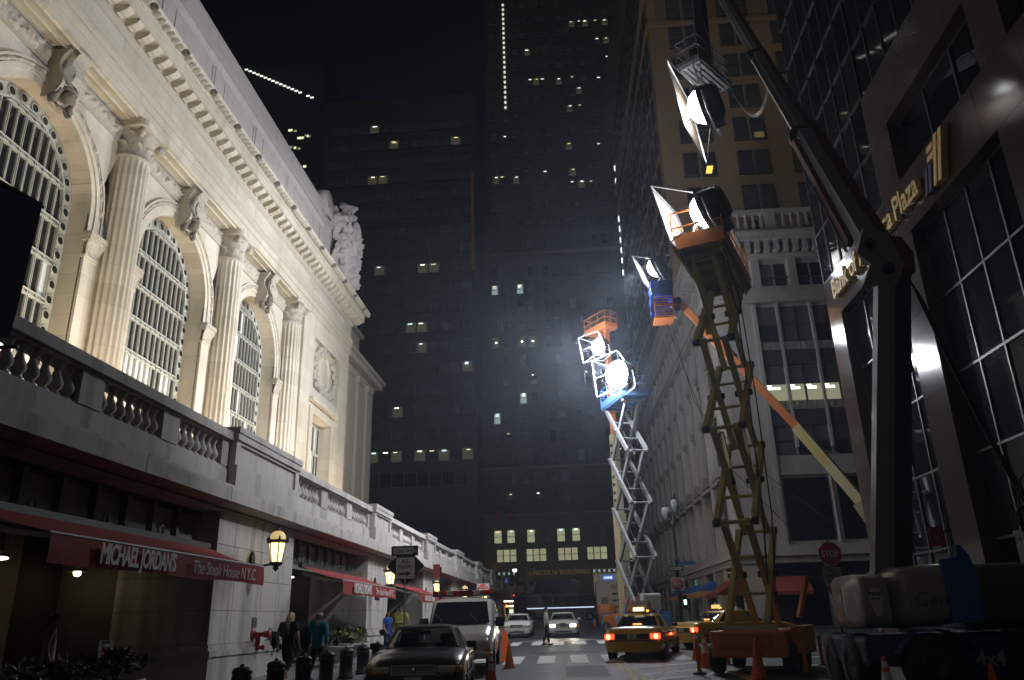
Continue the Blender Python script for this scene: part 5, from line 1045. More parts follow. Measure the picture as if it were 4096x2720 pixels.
def cabin(bot, top, bulge=.05):
    """bot/top = (half width, y rear, y front, z); returns surface f(angle, v)"""
    def f(a, v, o=0.):
        x0, y0 = superl(a, bot[0], (bot[2] - bot[1]) / 2); x1, y1 = superl(a, top[0], (top[2] - top[1]) / 2)
        y0 += (bot[1] + bot[2]) / 2; y1 += (top[1] + top[2]) / 2; k = bulge * sin(PI * v * .9)
        x = x0 + (x1 - x0) * v; y = y0 + (y1 - y0) * v; z = bot[3] + (top[3] - bot[3]) * v
        return (x * (1 + k) + o * cos(a) * 1.2, y + k * .5 * (1 if y > 0 else -1) + o * sin(a), z + o * .3)
    return f
def sedan(loc, rz, paint, label, L=5.38, W=1.98, H=1.45, lit_tail=False, lit_head=False, group=None, taxi=None, towncar=False, name='sedan_car', cat='car', plate='', vinyl=None):
    rt = empty(name, loc, rz, label, cat, group); B = pm(rt); w_ = W / 2; hl = L / 2; ins = mat('cabin_dark', (.02, .02, .02), .9)
    st = [section(-hl, w_ * .80, .42, .62, .70, .01), section(-hl + .04, w_ * .90, .30, .66, .80, .02), section(-hl + .16, w_ * .965, .24, .74, .93, .03), section(-hl + .35, w_ * .985, .22, .80, .985, .04), section(-1.9, w_, .21, .84, .99, .045), section(-1.3, w_, .2, .86, .985, .045), section(-.4, w_, .2, .87, .97, .02), section(.6, w_, .2, .87, .965, .02), section(1.05, w_, .2, .86, .965, .05), section(1.6, w_ * .995, .2, .84, .93, .055), section(2.1, w_ * .98, .21, .80, .885, .05), section(hl - .28, w_ * .955, .23, .72, .82, .035), section(hl - .1, w_ * .91, .26, .66, .75, .02), section(hl - .02, w_ * .84, .32, .60, .67, .01), section(hl, w_ * .76, .40, .56, .61, .01)]
    B(loft(MB(), st), 'car_body', paint)
    f = cabin((w_ * .875, -1.72, 1.12, .955), (w_ * .64, -.98, .33, H - .05), .03); mb = MB()
    mb.grid(lambda u, v: f(2 * PI * u, v), 60, 6, wrapu=True); B(mb, 'cabin_shell', paint if vinyl is None else vinyl) if False else None
    # roof with crown, pillars, glass
    mb = MB(); mb.grid(lambda u, v: (lambda p: (p[0] * v, p[1] * v + (-.325) * (1 - v), H - .05 + .05 * (1 - v ** 3)))(f(2 * PI * u, 1.0)), 48, 6, wrapu=True); mb.grid(lambda u, v: f(2 * PI * u, .88 + .12 * v, .004), 48, 2, wrapu=True)
    B(mb, 'car_roof', vinyl or paint)
    D = PI / 180
    for n_, a0, a1 in (('pillar', 40, 50), ('pillar', 130, 140), ('pillar', 216, 233), ('pillar', 307, 324), ('pillar', -3, 4), ('pillar', 176, 183)):
        mb = MB(); mb.grid(lambda u, v: f((a0 + (a1 - a0) * u) * D, v * .92, .004), 3, 6); B(mb, n_, vinyl or paint if n_ else paint)
    for n_, a0, a1 in (('windscreen', 50, 130), ('rear_window', 233, 307), ('side_window', 4, 40), ('side_window', -36, -3), ('side_window', 140, 176), ('side_window', 183, 216)):
        mb = MB(); mb.grid(lambda u, v: f((a0 + (a1 - a0) * u) * D, v * .9 + .0), 10, 5); B(mb, n_, CGL)
    B(MB().box(-w_ * .8, w_ * .8, -1.5, .9, .5, .95), 'interior', CIN)
    for (x, y) in ((-.42, -.15), (.42, -.15), (-.42, -1.15), (.42, -1.15)): B(MB().box(x - .22, x + .22, y - .08, y + .08, .9, 1.06), 'seat_back', CIN, bevel=.04); B(MB().box(x - .13, x + .13, y - .05, y + .05, 1.08, 1.25), 'head_rest', CIN, bevel=.04)
    B(MB().box(-w_ * .78, w_ * .78, .72, 1.0, .93, 1.0), 'dashboard', CIN); B(MB().box(-.13, .13, .32, .36, 1.24, 1.31), 'rear_view_mirror', BLKT)
    for s in (-1, 1):
        B(MB().box(s * .99 * w_ - .012, s * .99 * w_ + .012, -hl + .35, hl - .45, .46, .53), 'rubbing_strip', BLKT)
        for y in (-1.62, 1.68):
            B(MB().lathe([(.001, 0), (.41, 0), (.41, .02), (.001, .02)], 22, (s * w_ * .985 - (.012 if s > 0 else .008), y, .34), 'x'), 'wheel_well_shade', BLKT); wheel(B, (s * (w_ - .125), y, .335), .335, .24, 'x', RIM)  # flat black disc stands in for the shade of the wheel opening
        B(MB().box(*sorted((s * w_ * .93, s * (w_ + .13))), .74, .86, .97, 1.10), 'door_mirror', BLKT if taxi or not towncar else paint, bevel=.03)
        for y in (-.62, .28): B(MB().box(s * w_ - .015, s * w_ + .02, y - .1, y + .08, .80, .835), 'door_handle', BLKT)
        for y in (-.70, .35, -1.25): B(MB().box(s * w_ * .995 - .006, s * w_ * .995 + .006, y - .008, y + .008, .30, .84), 'door_seam', BLKT)
        # front lamps
        hx0, hx1 = s * w_ * .45, s * w_ * .80; hm = HEAD if lit_head else HLENS
        B(MB().box(min(hx0, hx1), max(hx0, hx1), hl - .17, hl + .028, .585, .715), 'headlamp', hm, bevel=.03); B(MB().box(*sorted((s * w_ * .80, s * w_ * .91)), hl - .28, hl - .005, .585, .71), 'indicator', AMB, bevel=.02)
        # tail lamps
        tx0, tx1 = s * w_ * .60, s * w_ * .93
        B(MB().box(min(tx0, tx1), max(tx0, tx1), -hl - .02, -hl + .17, .63, .80), 'tail_lamp', TAIL if lit_tail else RLENS, bevel=.03)
        if lit_tail: B(MB().ball((s * w_ * .80, -hl - .015, .71), .075, 8, (1, .5, 1)), 'lamp_bulb', TAILC)
    # front: grille, bumper, plate
    B(MB().box(-w_ * .40, w_ * .40, hl - .10, hl - .012, .575, .725), 'grille_back', BLKT)
    for k in range(6): B(MB().box(-w_ * .39, w_ * .39, hl - .014, hl + .004, .592 + .023 * k, .600 + .023 * k), 'grille_slat', CHROME)
    for z in (.572, .728): B(MB().box(-w_ * .42, w_ * .42, hl - .03, hl + .012, z - .010, z + .010), 'grille_surround', CHROME)
    for s in (-1, 1): B(MB().box(s * w_ * .415 - .012, s * w_ * .415 + .012, hl - .03, hl + .012, .562, .738), 'grille_surround', CHROME)
    B(MB().lathe([(.001, -.006), (.05, -.006), (.05, .006), (.001, .006)], 14, (0, hl + .008, .65), 'y'), 'grille_emblem', CHROME)
    fb = loft(MB(), [[(x, hl + y, z) for x, y, z in ((-w_ * .9 * k, -.16, zz), (-w_ * .8 * k, -.0, zz), (-w_ * .4, .055, zz), (0, .07, zz), (w_ * .4, .055, zz), (w_ * .8 * k, 0, zz), (w_ * .9 * k, -.16, zz))] for zz, k in ((.24, .95), (.34, 1.0), (.47, 1.0), (.54, .97))]); B(fb, 'front_bumper', paint)
    B(MB().box(-w_ * .5, w_ * .5, hl + .0, hl + .075, .29, .36), 'air_intake', BLKT); B(MB().box(-.16, .16, hl + .06, hl + .085, .40, .53), 'number_plate', PLATE)
    rb = loft(MB(), [[(x, -hl - y, z) for x, y, z in ((-w_ * .93 * k, -.2, zz), (-w_ * .82 * k, .0, zz), (-w_ * .4, .05, zz), (0, .06, zz), (w_ * .4, .05, zz), (w_ * .82 * k, 0, zz), (w_ * .93 * k, -.2, zz))] for zz, k in ((.24, .94), (.34, 1.0), (.5, 1.0), (.58, .98))]); B(rb, 'rear_bumper', paint)
    B(MB().box(-w_ * .84, w_ * .84, -hl - .05, -hl - .005, .565, .60), 'bumper_strip', CHROME)
    B(MB().box(-w_ * .58, w_ * .58, -hl - .01, -hl + .05, .64, .79), 'number_plate_recess', BLKT); B(MB().box(-.155, .155, -hl - .03, -hl - .01, .65, .78), 'number_plate', PLATE)
    if plate: text('plate_lettering', plate, .085, BLKT, rt, (0, -hl - .033, .685), (1, 0, 0), (0, 0, 1), .001, .001, align='CENTER', world=False)
    if lit_tail: B(MB().box(-.15, .15, -1.42, -1.36, 1.06, 1.11), 'high_brake_lamp', TAILC if lit_tail else RLENS)
    if taxi:
        B(MB().prism([(-.30, H + .06), (.30, H + .06), (.16, H + .40), (-.16, H + .40)], 'x', -.30, .30) if False else MB().prism([(-.62, H + .08), (.62, H + .08), (.55, H + .16), (.34, H + .42), (-.34, H + .42), (-.55, H + .16)], 'x', -.27, .27), 'roof_advert_board', mat('advert_white', (.38, .33, .36), .5, var=.3, scale=3)) if taxi == 2 else None
        B(MB().box(-.38, .38, -.95, -.82, H + .0, H + .05), 'roof_lamp_base', BLKT)
        rl = B(MB().box(-.20, .20, -.96, -.80, H + .05, H + .20), 'roof_lamp', emat('roof_lamp_lit', (1, .68, .22), 1.0), bevel=.02)
        if taxi == 2: text('medallion_number', '3V34', .15, emat('lamp_number', (1, .92, .7), 4.5), rt, (0, -.97, H + .07), (1, 0, 0), (0, 0, 1), .002, .002, align='CENTER', world=False)
        for s in (-1, 1): B(MB().box(s * .32 - .04, s * .32 + .04, -.95, -.85, H + .02, H + .10), 'roof_marker', emat('amber_marker', (1, .55, .05), 2.0) if s > 0 else AMB)
    if towncar: B(MB().box(-.2, .2, hl - .02, hl + .03, .60, .80), 'hood_grille_crest', CHROME, bevel=.02)
    return rt
P_DK = mat('paint_charcoal', (.060, .052, .050), .28, .4, var=.06, coat=.8); P_WH = mat('paint_white', (.52, .50, .48), .3, var=.05, coat=.7); P_YE = mat('paint_taxi_yellow', (.52, .29, .012), .32, var=.06, coat=.7); VIN = mat('vinyl_roof', (.022, .02, .02), .7)
sedan((-3.40, 18.25, gz(18.25)), R(185.4), P_DK, 'dark charcoal sedan parked by the bollards with chrome grille', group='cars in the street', vinyl=VIN)
sedan((2.30, 30.3, gz(30.3)), R(-13), P_YE, 'yellow taxi with roof advert board and glowing brake lamps', lit_tail=True, taxi=2, name='taxi', cat='taxi', plate='8J24', group='cars in the street')
sedan((6.45, 35.2, gz(35.2)), R(-62), P_YE, 'yellow taxi turning into the side street behind the scissor lift', lit_tail=True, taxi=1, name='taxi', cat='taxi', plate='4F81', group='cars in the street')
sedan((-3.95, 53.6, gz(53.6)), R(181), P_WH, 'white sedan waiting with its headlamps off', W=1.86, L=5.0, H=1.42, group='cars in the street')
lc = sedan((-1.05, 52.4, gz(52.4)), R(180.5), P_WH, 'white limousine with bright headlamps facing the crosswalk', lit_head=True, towncar=True, W=1.96, group='cars in the street')
for s in (-1, 1):
    ld = bpy.data.lights.new('headlamp_beam', 'SPOT'); ld.energy = 220; ld.color = (1, .92, .75); ld.spot_size = R(70); ld.spot_blend = .8; ld.shadow_soft_size = .08
    lo = bpy.data.objects.new('headlamp_beam', ld); COL.objects.link(lo); lo.parent = lc; lo.matrix_local = Matrix.Translation((s * .6, 2.72, .65)) @ Vector((0, 1, -.06)).to_track_quat('-Z', 'Y').to_matrix().to_4x4()
# ---- white full-size van with roof light bar
rt = empty('van', (-3.62, 26.0, gz(26.0)), R(183.5), 'white full-size van with red roof light bar parked behind the dark sedan', 'van', 'cars in the street'); B = pm(rt); w_ = 1.0; hl = 2.85
P_VAN = mat('paint_van_white', (.50, .485, .46), .3, var=.05, coat=.6)
st = [section(-hl, w_ * .94, .40, 1.3, 1.95, .06, .86), section(-hl + .08, w_ * .98, .36, 1.3, 2.0, .07, .87), section(-1.5, w_, .34, 1.3, 2.02, .08, .87), section(.6, w_, .34, 1.3, 2.02, .08, .87), section(1.02, w_, .34, 1.28, 1.98, .07, .87), section(1.10, w_, .34, 1.2, 1.93, .06, .86), section(1.75, w_, .34, 1.10, 1.28, .05, .88), section(1.9, w_ * .99, .36, 1.04, 1.20, .05, .90), section(hl - .28, w_ * .97, .38, .94, 1.06, .04, .9), section(hl - .06, w_ * .95, .40, .86, .96, .02, .92), section(hl, w_ * .93, .44, .80, .86, .01, .92)]
B(loft(MB(), st), 'van_body', P_VAN)
mb = MB(); mb.grid(lambda u, v: ((u - .5) * 2 * (.86 - .10 * v) * w_, 1.80 - .66 * v + .10 * (1 - (2 * u - 1) ** 2) * .9, 1.335 + .61 * v), 12, 4); B(mb, 'windscreen', mat('van_glass', (.012, .014, .016), .04, spec=.8))
for s in (-1, 1):
    mb = MB(); mb.quad((s * (w_ + .004), 1.50, 1.25), (s * (w_ + .004), .50, 1.25), (s * (w_ * .895), .50, 1.86), (s * (w_ * .90), 1.02, 1.86)); B(mb, 'side_window', CGL)
    mb = MB(); mb.quad((s * (w_ + .004), .35, 1.25), (s * (w_ + .004), -.9, 1.25), (s * (w_ * .895), -.9, 1.86), (s * (w_ * .895), .35, 1.86)); B(mb, 'side_window', mat('frosted_window', (.32, .32, .34), .6))
    for y in (-1.75, 1.72):
        B(MB().lathe([(.001, 0), (.46, 0), (.46, .02), (.001, .02)], 22, (s * w_ - (.012 if s > 0 else .008), y, .42), 'x'), 'wheel_well_shade', BLKT); wheel(B, (s * (w_ - .12), y, .375), .375, .25, 'x', RIM)  # black disc again drawn for the shaded wheel opening
    B(MB().box(*sorted((s * 1.02, s * 1.28)), 1.10, 1.26, 1.22, 1.50), 'door_mirror', BLKT, bevel=.04)
    B(MB().box(*sorted((s * .52, s * .90)), hl - .05, hl + .012, .66, .84), 'headlamp', HLENS, bevel=.02); B(MB().box(*sorted((s * .72, s * .94)), hl - .04, hl + .015, .58, .655), 'indicator', AMB)
    B(MB().box(s * w_ - .008, s * w_ + .01, -2.5, 1.3, .80, .93), 'blue_side_stripe', mat('stripe_blue', (.05, .10, .30), .4)); B(MB().box(s * 1.004 - .004, s * 1.004 + .004, .40, .42, .5, 1.9), 'door_seam', BLKT)
B(MB().box(-.54, .54, hl - .02, hl + .02, .62, .86), 'grille', mat('grille_brown', (.16, .10, .055), .5)); 
for k in range(4): B(MB().box(-.52, .52, hl + .018, hl + .03, .65 + .055 * k, .665 + .055 * k), 'grille_slat', mat('grille_tan', (.22, .15, .09), .5))
B(MB().box(-.99, .99, hl - .12, hl + .13, .40, .56), 'front_bumper', mat('bumper_grey', (.30, .27, .24), .45), bevel=.03); B(MB().box(-.16, .16, hl + .02, hl + .04, .68, .80), 'number_plate', mat('dark_plate', (.05, .05, .06), .5))
B(MB().box(-.95, .95, .45, .75, 2.12, 2.16), 'light_bar_base', BLKT)
for k, (x0, x1, m_) in enumerate(((-.93, -.56, RLENS), (-.55, -.32, CHROME), (-.31, .12, mat('dark_red_lens', (.06, .006, .008), .3)), (.13, .32, RLENS), (.33, .5, CHROME), (.51, .70, RLENS), (.71, .78, CHROME), (.79, .95, RLENS))): B(MB().box(x0, x1, .46, .74, 2.16, 2.29), 'light_bar_module', m_, bevel=.02)
for x in (-.5, .5): B(MB().bar((x, 1.90, 1.37), (x + .25, 1.60, 1.60), .02, .02), 'wiper', BLKT)
# ---- box truck and dark coach by the far crossing
rt = empty('box_truck', (3.1, 84, gz(84)), 0, 'white box truck parked beyond the lifts, its back to the street', 'truck'); B = pm(rt); TW = mat('truck_white', (.50, .46, .40), .6, var=.12)
B(MB().box(-1.3, 1.3, -3, 3, .9, 4.0), 'cargo_box', TW, bevel=.06); B(MB().box(-1.1, 1.1, 3.1, 5.0, .6, 2.7), 'cab', TW, bevel=.15); B(MB().box(-1.2, 1.2, -3.1, 3, .6, .88), 'chassis', BLKT)
B(MB().box(-.9, -.25, -3.06, -3.0, 1.3, 2.5), 'rear_hatch', mat('hatch_grey', (.20, .19, .18), .6))
for k in range(6): B(MB().box(.25 + .45 * (k % 2), .62 + .45 * (k % 2), -3.05, -3.0, 1.5 + .6 * (k // 2), 1.68 + .6 * (k // 2)), 'vent_louvre', BLKT)
for k in range(3): B(MB().box(.2 + .35 * k, .46 + .35 * k, -3.05, -3.0, 3.3, 3.7), 'vent_panel', mat('vent_grey', (.3, .3, .3), .5))
for s in (-1, 1):
    for y in (-2, 3.7): wheel(B, (s * 1.1, y, .5), .5, .3)
rt = empty('coach', (-2.6, 109, gz(109)), R(-90), 'long dark coach crossing the far end of the street', 'bus'); B = pm(rt); DKB = mat('coach_black', (.012, .013, .016), .25, var=.2, coat=.5)
B(MB().box(-1.25, 1.25, -6, 6, .35, 3.5), 'bus_body', DKB, bevel=.15)
for k in range(7): B(MB().box(1.25, 1.27, -5.6 + 1.62 * k, -4.1 + 1.62 * k, 1.9, 3.1), 'bus_window', mat('bus_glass', (.02, .024, .035), .1))
B(MB().box(1.26, 1.29, -4.2, 4.6, 1.60, 1.72), 'light_strip', emat('bus_strip', (.7, .85, 1), 1.1)); text('coach_lettering', 'THE NEW YORK SIGHTSEEING', .52, mat('coach_print', (.06, .07, .09), .4), rt, (1.285, -4.6, 3.15), (0, 1, 0), (0, 0, 1), .002, .004, world=False)
for y in (-4, 4): wheel(B, (1.15, y, .5), .5, .3); wheel(B, (-1.15, y, .5), .5, .3)
for y in (-5.9, 5.9): B(MB().box(1.22, 1.30, y - .1, y + .1, 3.3, 3.42), 'marker_lamp', emat('red_marker', (1, .08, .03), 2.5))
# ================================================================ PEOPLE (local frame: facing +Y)
def skinmesh(name, V, Ed, Rr, m_, parent, root=0, sub=2):
    me = bpy.data.meshes.new(name); me.from_pydata([Vector(v) for v in V], Ed, []); me.materials.append(m_)
    o = inst(name, me, parent, world=False); md = o.modifiers.new('skin', 'SKIN'); md.use_smooth_shade = True
    for i, d in enumerate(me.skin_vertices[0].data):
        r = Rr[i]; d.radius = r if isinstance(r, tuple) else (r, r); d.use_root = (i == root)
    sb = o.modifiers.new('sub', 'SUBSURF'); sb.levels = 1; sb.render_levels = sub; return o
def chain(parts):
    """parts: list of [(pt, radius), ...]; shared points (same name key) merge"""
    V, Rr, Ed, idx = [], [], [], {}
    for ch in parts:
        pv = None
        for key, p, r in ch:
            if key not in idx: idx[key] = len(V); V.append(p); Rr.append(r)
            if pv is not None: Ed.append((pv, idx[key]))
            pv = idx[key]
    return V, Ed, Rr
def person(label, loc, rz, H, skin, top, bottom, hair, shoe, sleeve='short', legs=(.0, .0), arms=None, hairlen=.0, skirt=False, crop=False, bulk=1., turn=0., group='people on foot', jacket=False):
    rt = empty('person', loc, rz, label, 'person', group); k = H / 1.72; S = lambda p: tuple(c * k for c in p)
    arms = arms or {}; J = {}
    lf, rf = legs
    J.update(pel=(0, 0, .96), spi=(0, .005, 1.12), che=(0, .0, 1.30), nec=(0, -.005, 1.47), hb=(0, .01, 1.53), hm=(0, .025, 1.615), ht=(0, .015, 1.69))
    for s, n, st in ((-1, 'l', lf), (1, 'r', rf)):
        J['sh' + n] = (s * .185 * bulk, 0, 1.40); J['el' + n] = (s * .25 * bulk, -.03 - st * .25, 1.12); J['wr' + n] = (s * .25 * bulk, .03 - st * .45, .88)
        J['hip' + n] = (s * .095, 0, .90); J['kn' + n] = (s * .105, st * .42 + .02, .50 + abs(st) * .03); J['an' + n] = (s * .105, st * .95 - (.10 if st < 0 else 0), .085 + (.06 if st < 0 else 0)); J['to' + n] = (s * .12, st * .95 + .14 - (.08 if st < 0 else 0), .035)
    J.update(arms)
    q = lambda key, r: (key, S(J[key]), (r[0] * k, r[1] * k) if isinstance(r, tuple) else r * k)
    b = bulk
    P_ = [[q('pel', (.115 * b, .09 * b)), q('spi', (.105 * b, .085 * b)), q('che', (.125 * b, .085 * b)), q('nec', .055), q('hb', .055), q('hm', (.082, .098)), q('ht', (.06, .072))]]
    for n in 'lr':
        P_.append([q('che', .1), q('sh' + n, .062 * b), q('el' + n, .045), q('wr' + n, .03)])
        w_ = Vector(J['wr' + n]); e = Vector(J['el' + n]); d = (w_ - e).normalized(); side = Vector((0, 1, 0)) if abs(d.y) < .8 else Vector((1, 0, 0)); sd = (side - d * side.dot(d)).normalized()
        pal = w_ + d * .07; J['pa' + n] = tuple(pal); P_.append([q('wr' + n, .03), q('pa' + n, (.036, .018))])
        for fi in range(4):
            t = pal + d * (.035 + .012 * (1 - abs(fi - 1.4) * .5)) + sd * (.024 * (fi - 1.5)); t2 = t + d * .04 + d.cross(sd) * .012; J['f%d%s' % (fi, n)] = tuple(t); J['g%d%s' % (fi, n)] = tuple(t2); P_.append([q('pa' + n, .02), q('f%d%s' % (fi, n), .0095), q('g%d%s' % (fi, n), .008)])
        t = w_ + d * .05 + sd * .045; J['th' + n] = tuple(t); J['tp' + n] = tuple(t + d * .035 + sd * .01); P_.append([q('wr' + n, .03), q('th' + n, .011), q('tp' + n, .009)])
        P_.append([q('pel', .1), q('hip' + n, .082 * b), q('kn' + n, .058), q('an' + n, .038)])
        P_.append([q('an' + n, .038), q('to' + n, .03)])
    V, Ed, Rr = chain(P_); skinmesh('body', V, Ed, Rr, skin, rt)
    # top
    T = [[q('pel', (.155 * b, .125 * b)), q('spi', (.148 * b, .122 * b)), q('che', (.168 * b, .122 * b)), ('nk', S((0, -.005, 1.475)), .078 * k)]]
    for n in 'lr':
        e = Vector(J['el' + n]); s_ = Vector(J['sh' + n]); mid = tuple(s_.lerp(e, .72 if sleeve == 'short' else 1.0)); J['sm' + n] = mid; c_ = [q('che', .1), q('sh' + n, .078 * b), q('sm' + n, .062 if sleeve == 'short' else .058)]
        if sleeve == 'long': J['sw' + n] = tuple(e.lerp(Vector(J['wr' + n]), .93)); c_.append(q('sw' + n, .043))
        T.append(c_)
    T.append([q('pel', .12), ('hem', S((0, 0, .80 if jacket else .87)), (.165 * b * k, .135 * b * k))])
    V, Ed, Rr = chain(T); skinmesh('jacket' if jacket else 'shirt', V, Ed, Rr, top, rt)
    # bottom
    if skirt:
        mb = MB(); mb.grid(lambda u, v: tuple(c * k for c in ((.155 + .09 * v) * cos(2 * PI * u) * b, (.125 + .09 * v) * sin(2 * PI * u) * b + .012 * sin(u * 50) * v, 1.02 - .62 * v)), 28, 8, wrapu=True); B = pm(rt); B(mb, 'skirt', bottom)
    else:
        Bt = []
        for n in 'lr':
            kn, an = Vector(J['kn' + n]), Vector(J['an' + n]); J['ce' + n] = tuple(kn.lerp(an, .62 if crop else .93)); Bt.append([q('pel', (.15 * b, .12 * b)), q('hip' + n, .098 * b), q('kn' + n, .075), q('ce' + n, .062)])
        Bt[0].insert(0, ('wa', S((0, 0, 1.02)), (.145 * b * k, .115 * b * k))); V, Ed, Rr = chain(Bt); skinmesh('trousers', V, Ed, Rr, bottom, rt)
    for n in 'lr':
        a, t = Vector(J['an' + n]), Vector(J['to' + n]); mb = MB(); mb.ball((0, 0, 0), 1, 8, (.047, .135, .045)); c_ = (a + t) / 2
        for i in range(len(mb.v)): p = mb.v[i]; mb.v[i] = ((p[0] + c_.x) * k, (p[1] + c_.y) * k, (max(-.035, p[2]) + .04 + (c_.z - .06)) * k)
        mb.build('shoe', shoe, rt, world=False)
    # hair and face
    mb = MB()
    def hf(u, v):
        a = 2 * PI * u; ph = PI * .5 * v; fr = max(0, sin(a)); lo = 1.72 - (.13 + hairlen) * v * (1 if fr < .35 else max(.2, 1 - fr * 1.05))
        rr = (.092 + .03 * hairlen * v * 4) * sin(min(1., v * 1.6) * PI / 2) * (1 + .05 * vn(u * 14, v * 4))
        return tuple(c * k for c in (rr * cos(a), .012 + rr * 1.12 * sin(a), lo))
    mb.grid(hf, 30, 12, wrapu=True); hr = mb.build('hair', hair, rt, world=False)
    mb = MB(); mb.ball(S((0, .118, 1.60)), .013 * k, 6, (1, 1.2, 1.6)); mb.build('nose', skin, rt, world=False)
    for s in (-1, 1):
        MB().ball(S((s * .033, .104, 1.622)), .010 * k, 6, (1.3, .5, .7)).build('eye', mat('eye_dark', (.02, .015, .01), .4), rt, world=False); MB().ball(S((s * .090, .02, 1.61)), .02 * k, 6, (.4, .8, 1.3)).build('ear', skin, rt, world=False)
    MB().ball(S((0, .106, 1.565)), .012 * k, 6, (1.7, .4, .4)).build('mouth', mat('lip', (.28, .10, .08), .6), rt, world=False)
    return rt
SK1 = mat('skin_light', (.46, .28, .20), .6, var=.06); SK2 = mat('skin_tan', (.36, .21, .14), .6, var=.06); BLK1 = mat('cloth_black', (.010, .010, .012), .9); TEAL = mat('cloth_teal', (.010, .16, .24), .85, var=.15, scale=12); BLUE = mat('cloth_blue', (.03, .10, .38), .85); JEAN = mat('denim', (.035, .06, .13), .9, var=.2, scale=30); YGRN = mat('cloth_yellow_green', (.34, .34, .08), .85); WHT = mat('cloth_white', (.75, .74, .75), .85); KHA = mat('cloth_khaki', (.20, .17, .11), .9); DJ = mat('cloth_dark_jeans', (.02, .024, .035), .9)
BLOND = mat('hair_blond', (.44, .31, .14), .5, var=.35, scale=25); GREYH = mat('hair_grey', (.17, .15, .14), .6, var=.3, scale=30); DARKH = mat('hair_dark', (.015, .011, .01), .5); SHOE = mat('shoe_dark', (.02, .02, .02), .6); SHOEW = mat('shoe_white', (.5, .5, .5), .6)
g_ = lambda y: gz(y) + .142
p1 = person('blond woman in black with a grey backpack walking past the lamp pier', (-7.32, 20.4, g_(20.4)), R(-14), 1.66, SK1, BLK1, BLK1, BLOND, SHOEW, legs=(.18, -.14), hairlen=.20, crop=True, bulk=1.12)
mb = MB(); mb.ball((0, -.19, 1.22), 1, 8, (.15, .09, .2)); p = mb.build('backpack', mat('backpack_grey', (.045, .045, .05), .8), None); p.matrix_world = Matrix.Translation((-7.32, 20.4, g_(20.4))) @ Matrix.Rotation(R(-14), 4, 'Z'); tag(p, 'small grey backpack on the blond woman in black', 'backpack')
mb = MB(); mb.ball((-.36, -.02, .95), 1, 8, (.08, .16, .15)); mb.tube([(-.33, .05, 1.05), (-.26, 0, 1.40), (-.33, -.08, 1.05)], .012, 6); p = mb.build('handbag', BLK1); p.matrix_world = Matrix.Translation((-7.32, 20.4, g_(20.4))) @ Matrix.Rotation(R(-14), 4, 'Z'); tag(p, 'black shoulder bag at the side of the blond woman', 'handbag')
p2 = person('grey-haired woman in teal jacket and black trousers walking past the planters', (-6.62, 20.6, g_(20.6)), R(-12), 1.64, SK1, TEAL, BLK1, GREYH, SHOE, sleeve='long', legs=(-.12, .16), hairlen=.03, bulk=1.12, jacket=True)
mb = MB(); mb.ball((-.34, -.05, .98), 1, 8, (.10, .2, .24)); mb.tube([(-.30, .05, 1.15), (-.2, 0, 1.43), (-.30, -.1, 1.15)], .014, 6); p = mb.build('shoulder_bag', BLK1); p.matrix_world = Matrix.Translation((-6.62, 20.6, g_(20.6))) @ Matrix.Rotation(R(-12), 4, 'Z'); tag(p, 'big black bag over the shoulder of the teal-jacketed woman', 'bag')
p3 = person('dark-haired woman in blue shirt and jeans talking to the man beside her', (-7.42, 31.6, g_(31.6)), R(-118), 1.63, SK1, BLUE, JEAN, DARKH, SHOE, hairlen=.17, legs=(.06, -.05), bulk=1.0, arms=dict(ell=(-.26, .02, 1.13), wrl=(-.08, .20, 1.25), wrr=(.22, .12, .92)))
mb = MB(); mb.ball((0, 0, 0), 1, 8, (.13, .08, .11)); p = mb.build('handbag', mat('bag_dark_grey', (.03, .03, .033), .8)); p.location = (-7.60, 31.5, g_(31.6) + .86); tag(p, 'dark grey handbag held by the woman in blue', 'handbag')
p4 = person('man in yellow-green polo shirt facing the street by the sign pole', (-7.02, 32.1, g_(32.1)), R(165), 1.80, SK2, YGRN, KHA, DARKH, SHOE, bulk=1.22, legs=(.04, -.02))
p5 = person('man in untucked white shirt and dark jeans crossing the road', (-1.62, 40.2, gz(40.2) + .006), R(-82), 1.76, SK2, WHT, DJ, DARKH, SHOE, sleeve='long', legs=(.10, -.09), bulk=1.02, jacket=True)
p6 = person('man in white shirt on the far side of the turning taxi', (8.35, 44.5, gz(44.5) + .005), R(200), 1.74, SK2, WHT, DJ, DARKH, SHOE)
p7 = person('dim figure in striped pale shirt standing inside the dark arcade', (-10.4, 15.6, gz(15.6) + .145), R(-60), 1.75, SK2, mat('cloth_pale', (.35, .33, .30), .9), BLK1, DARKH, SHOE)
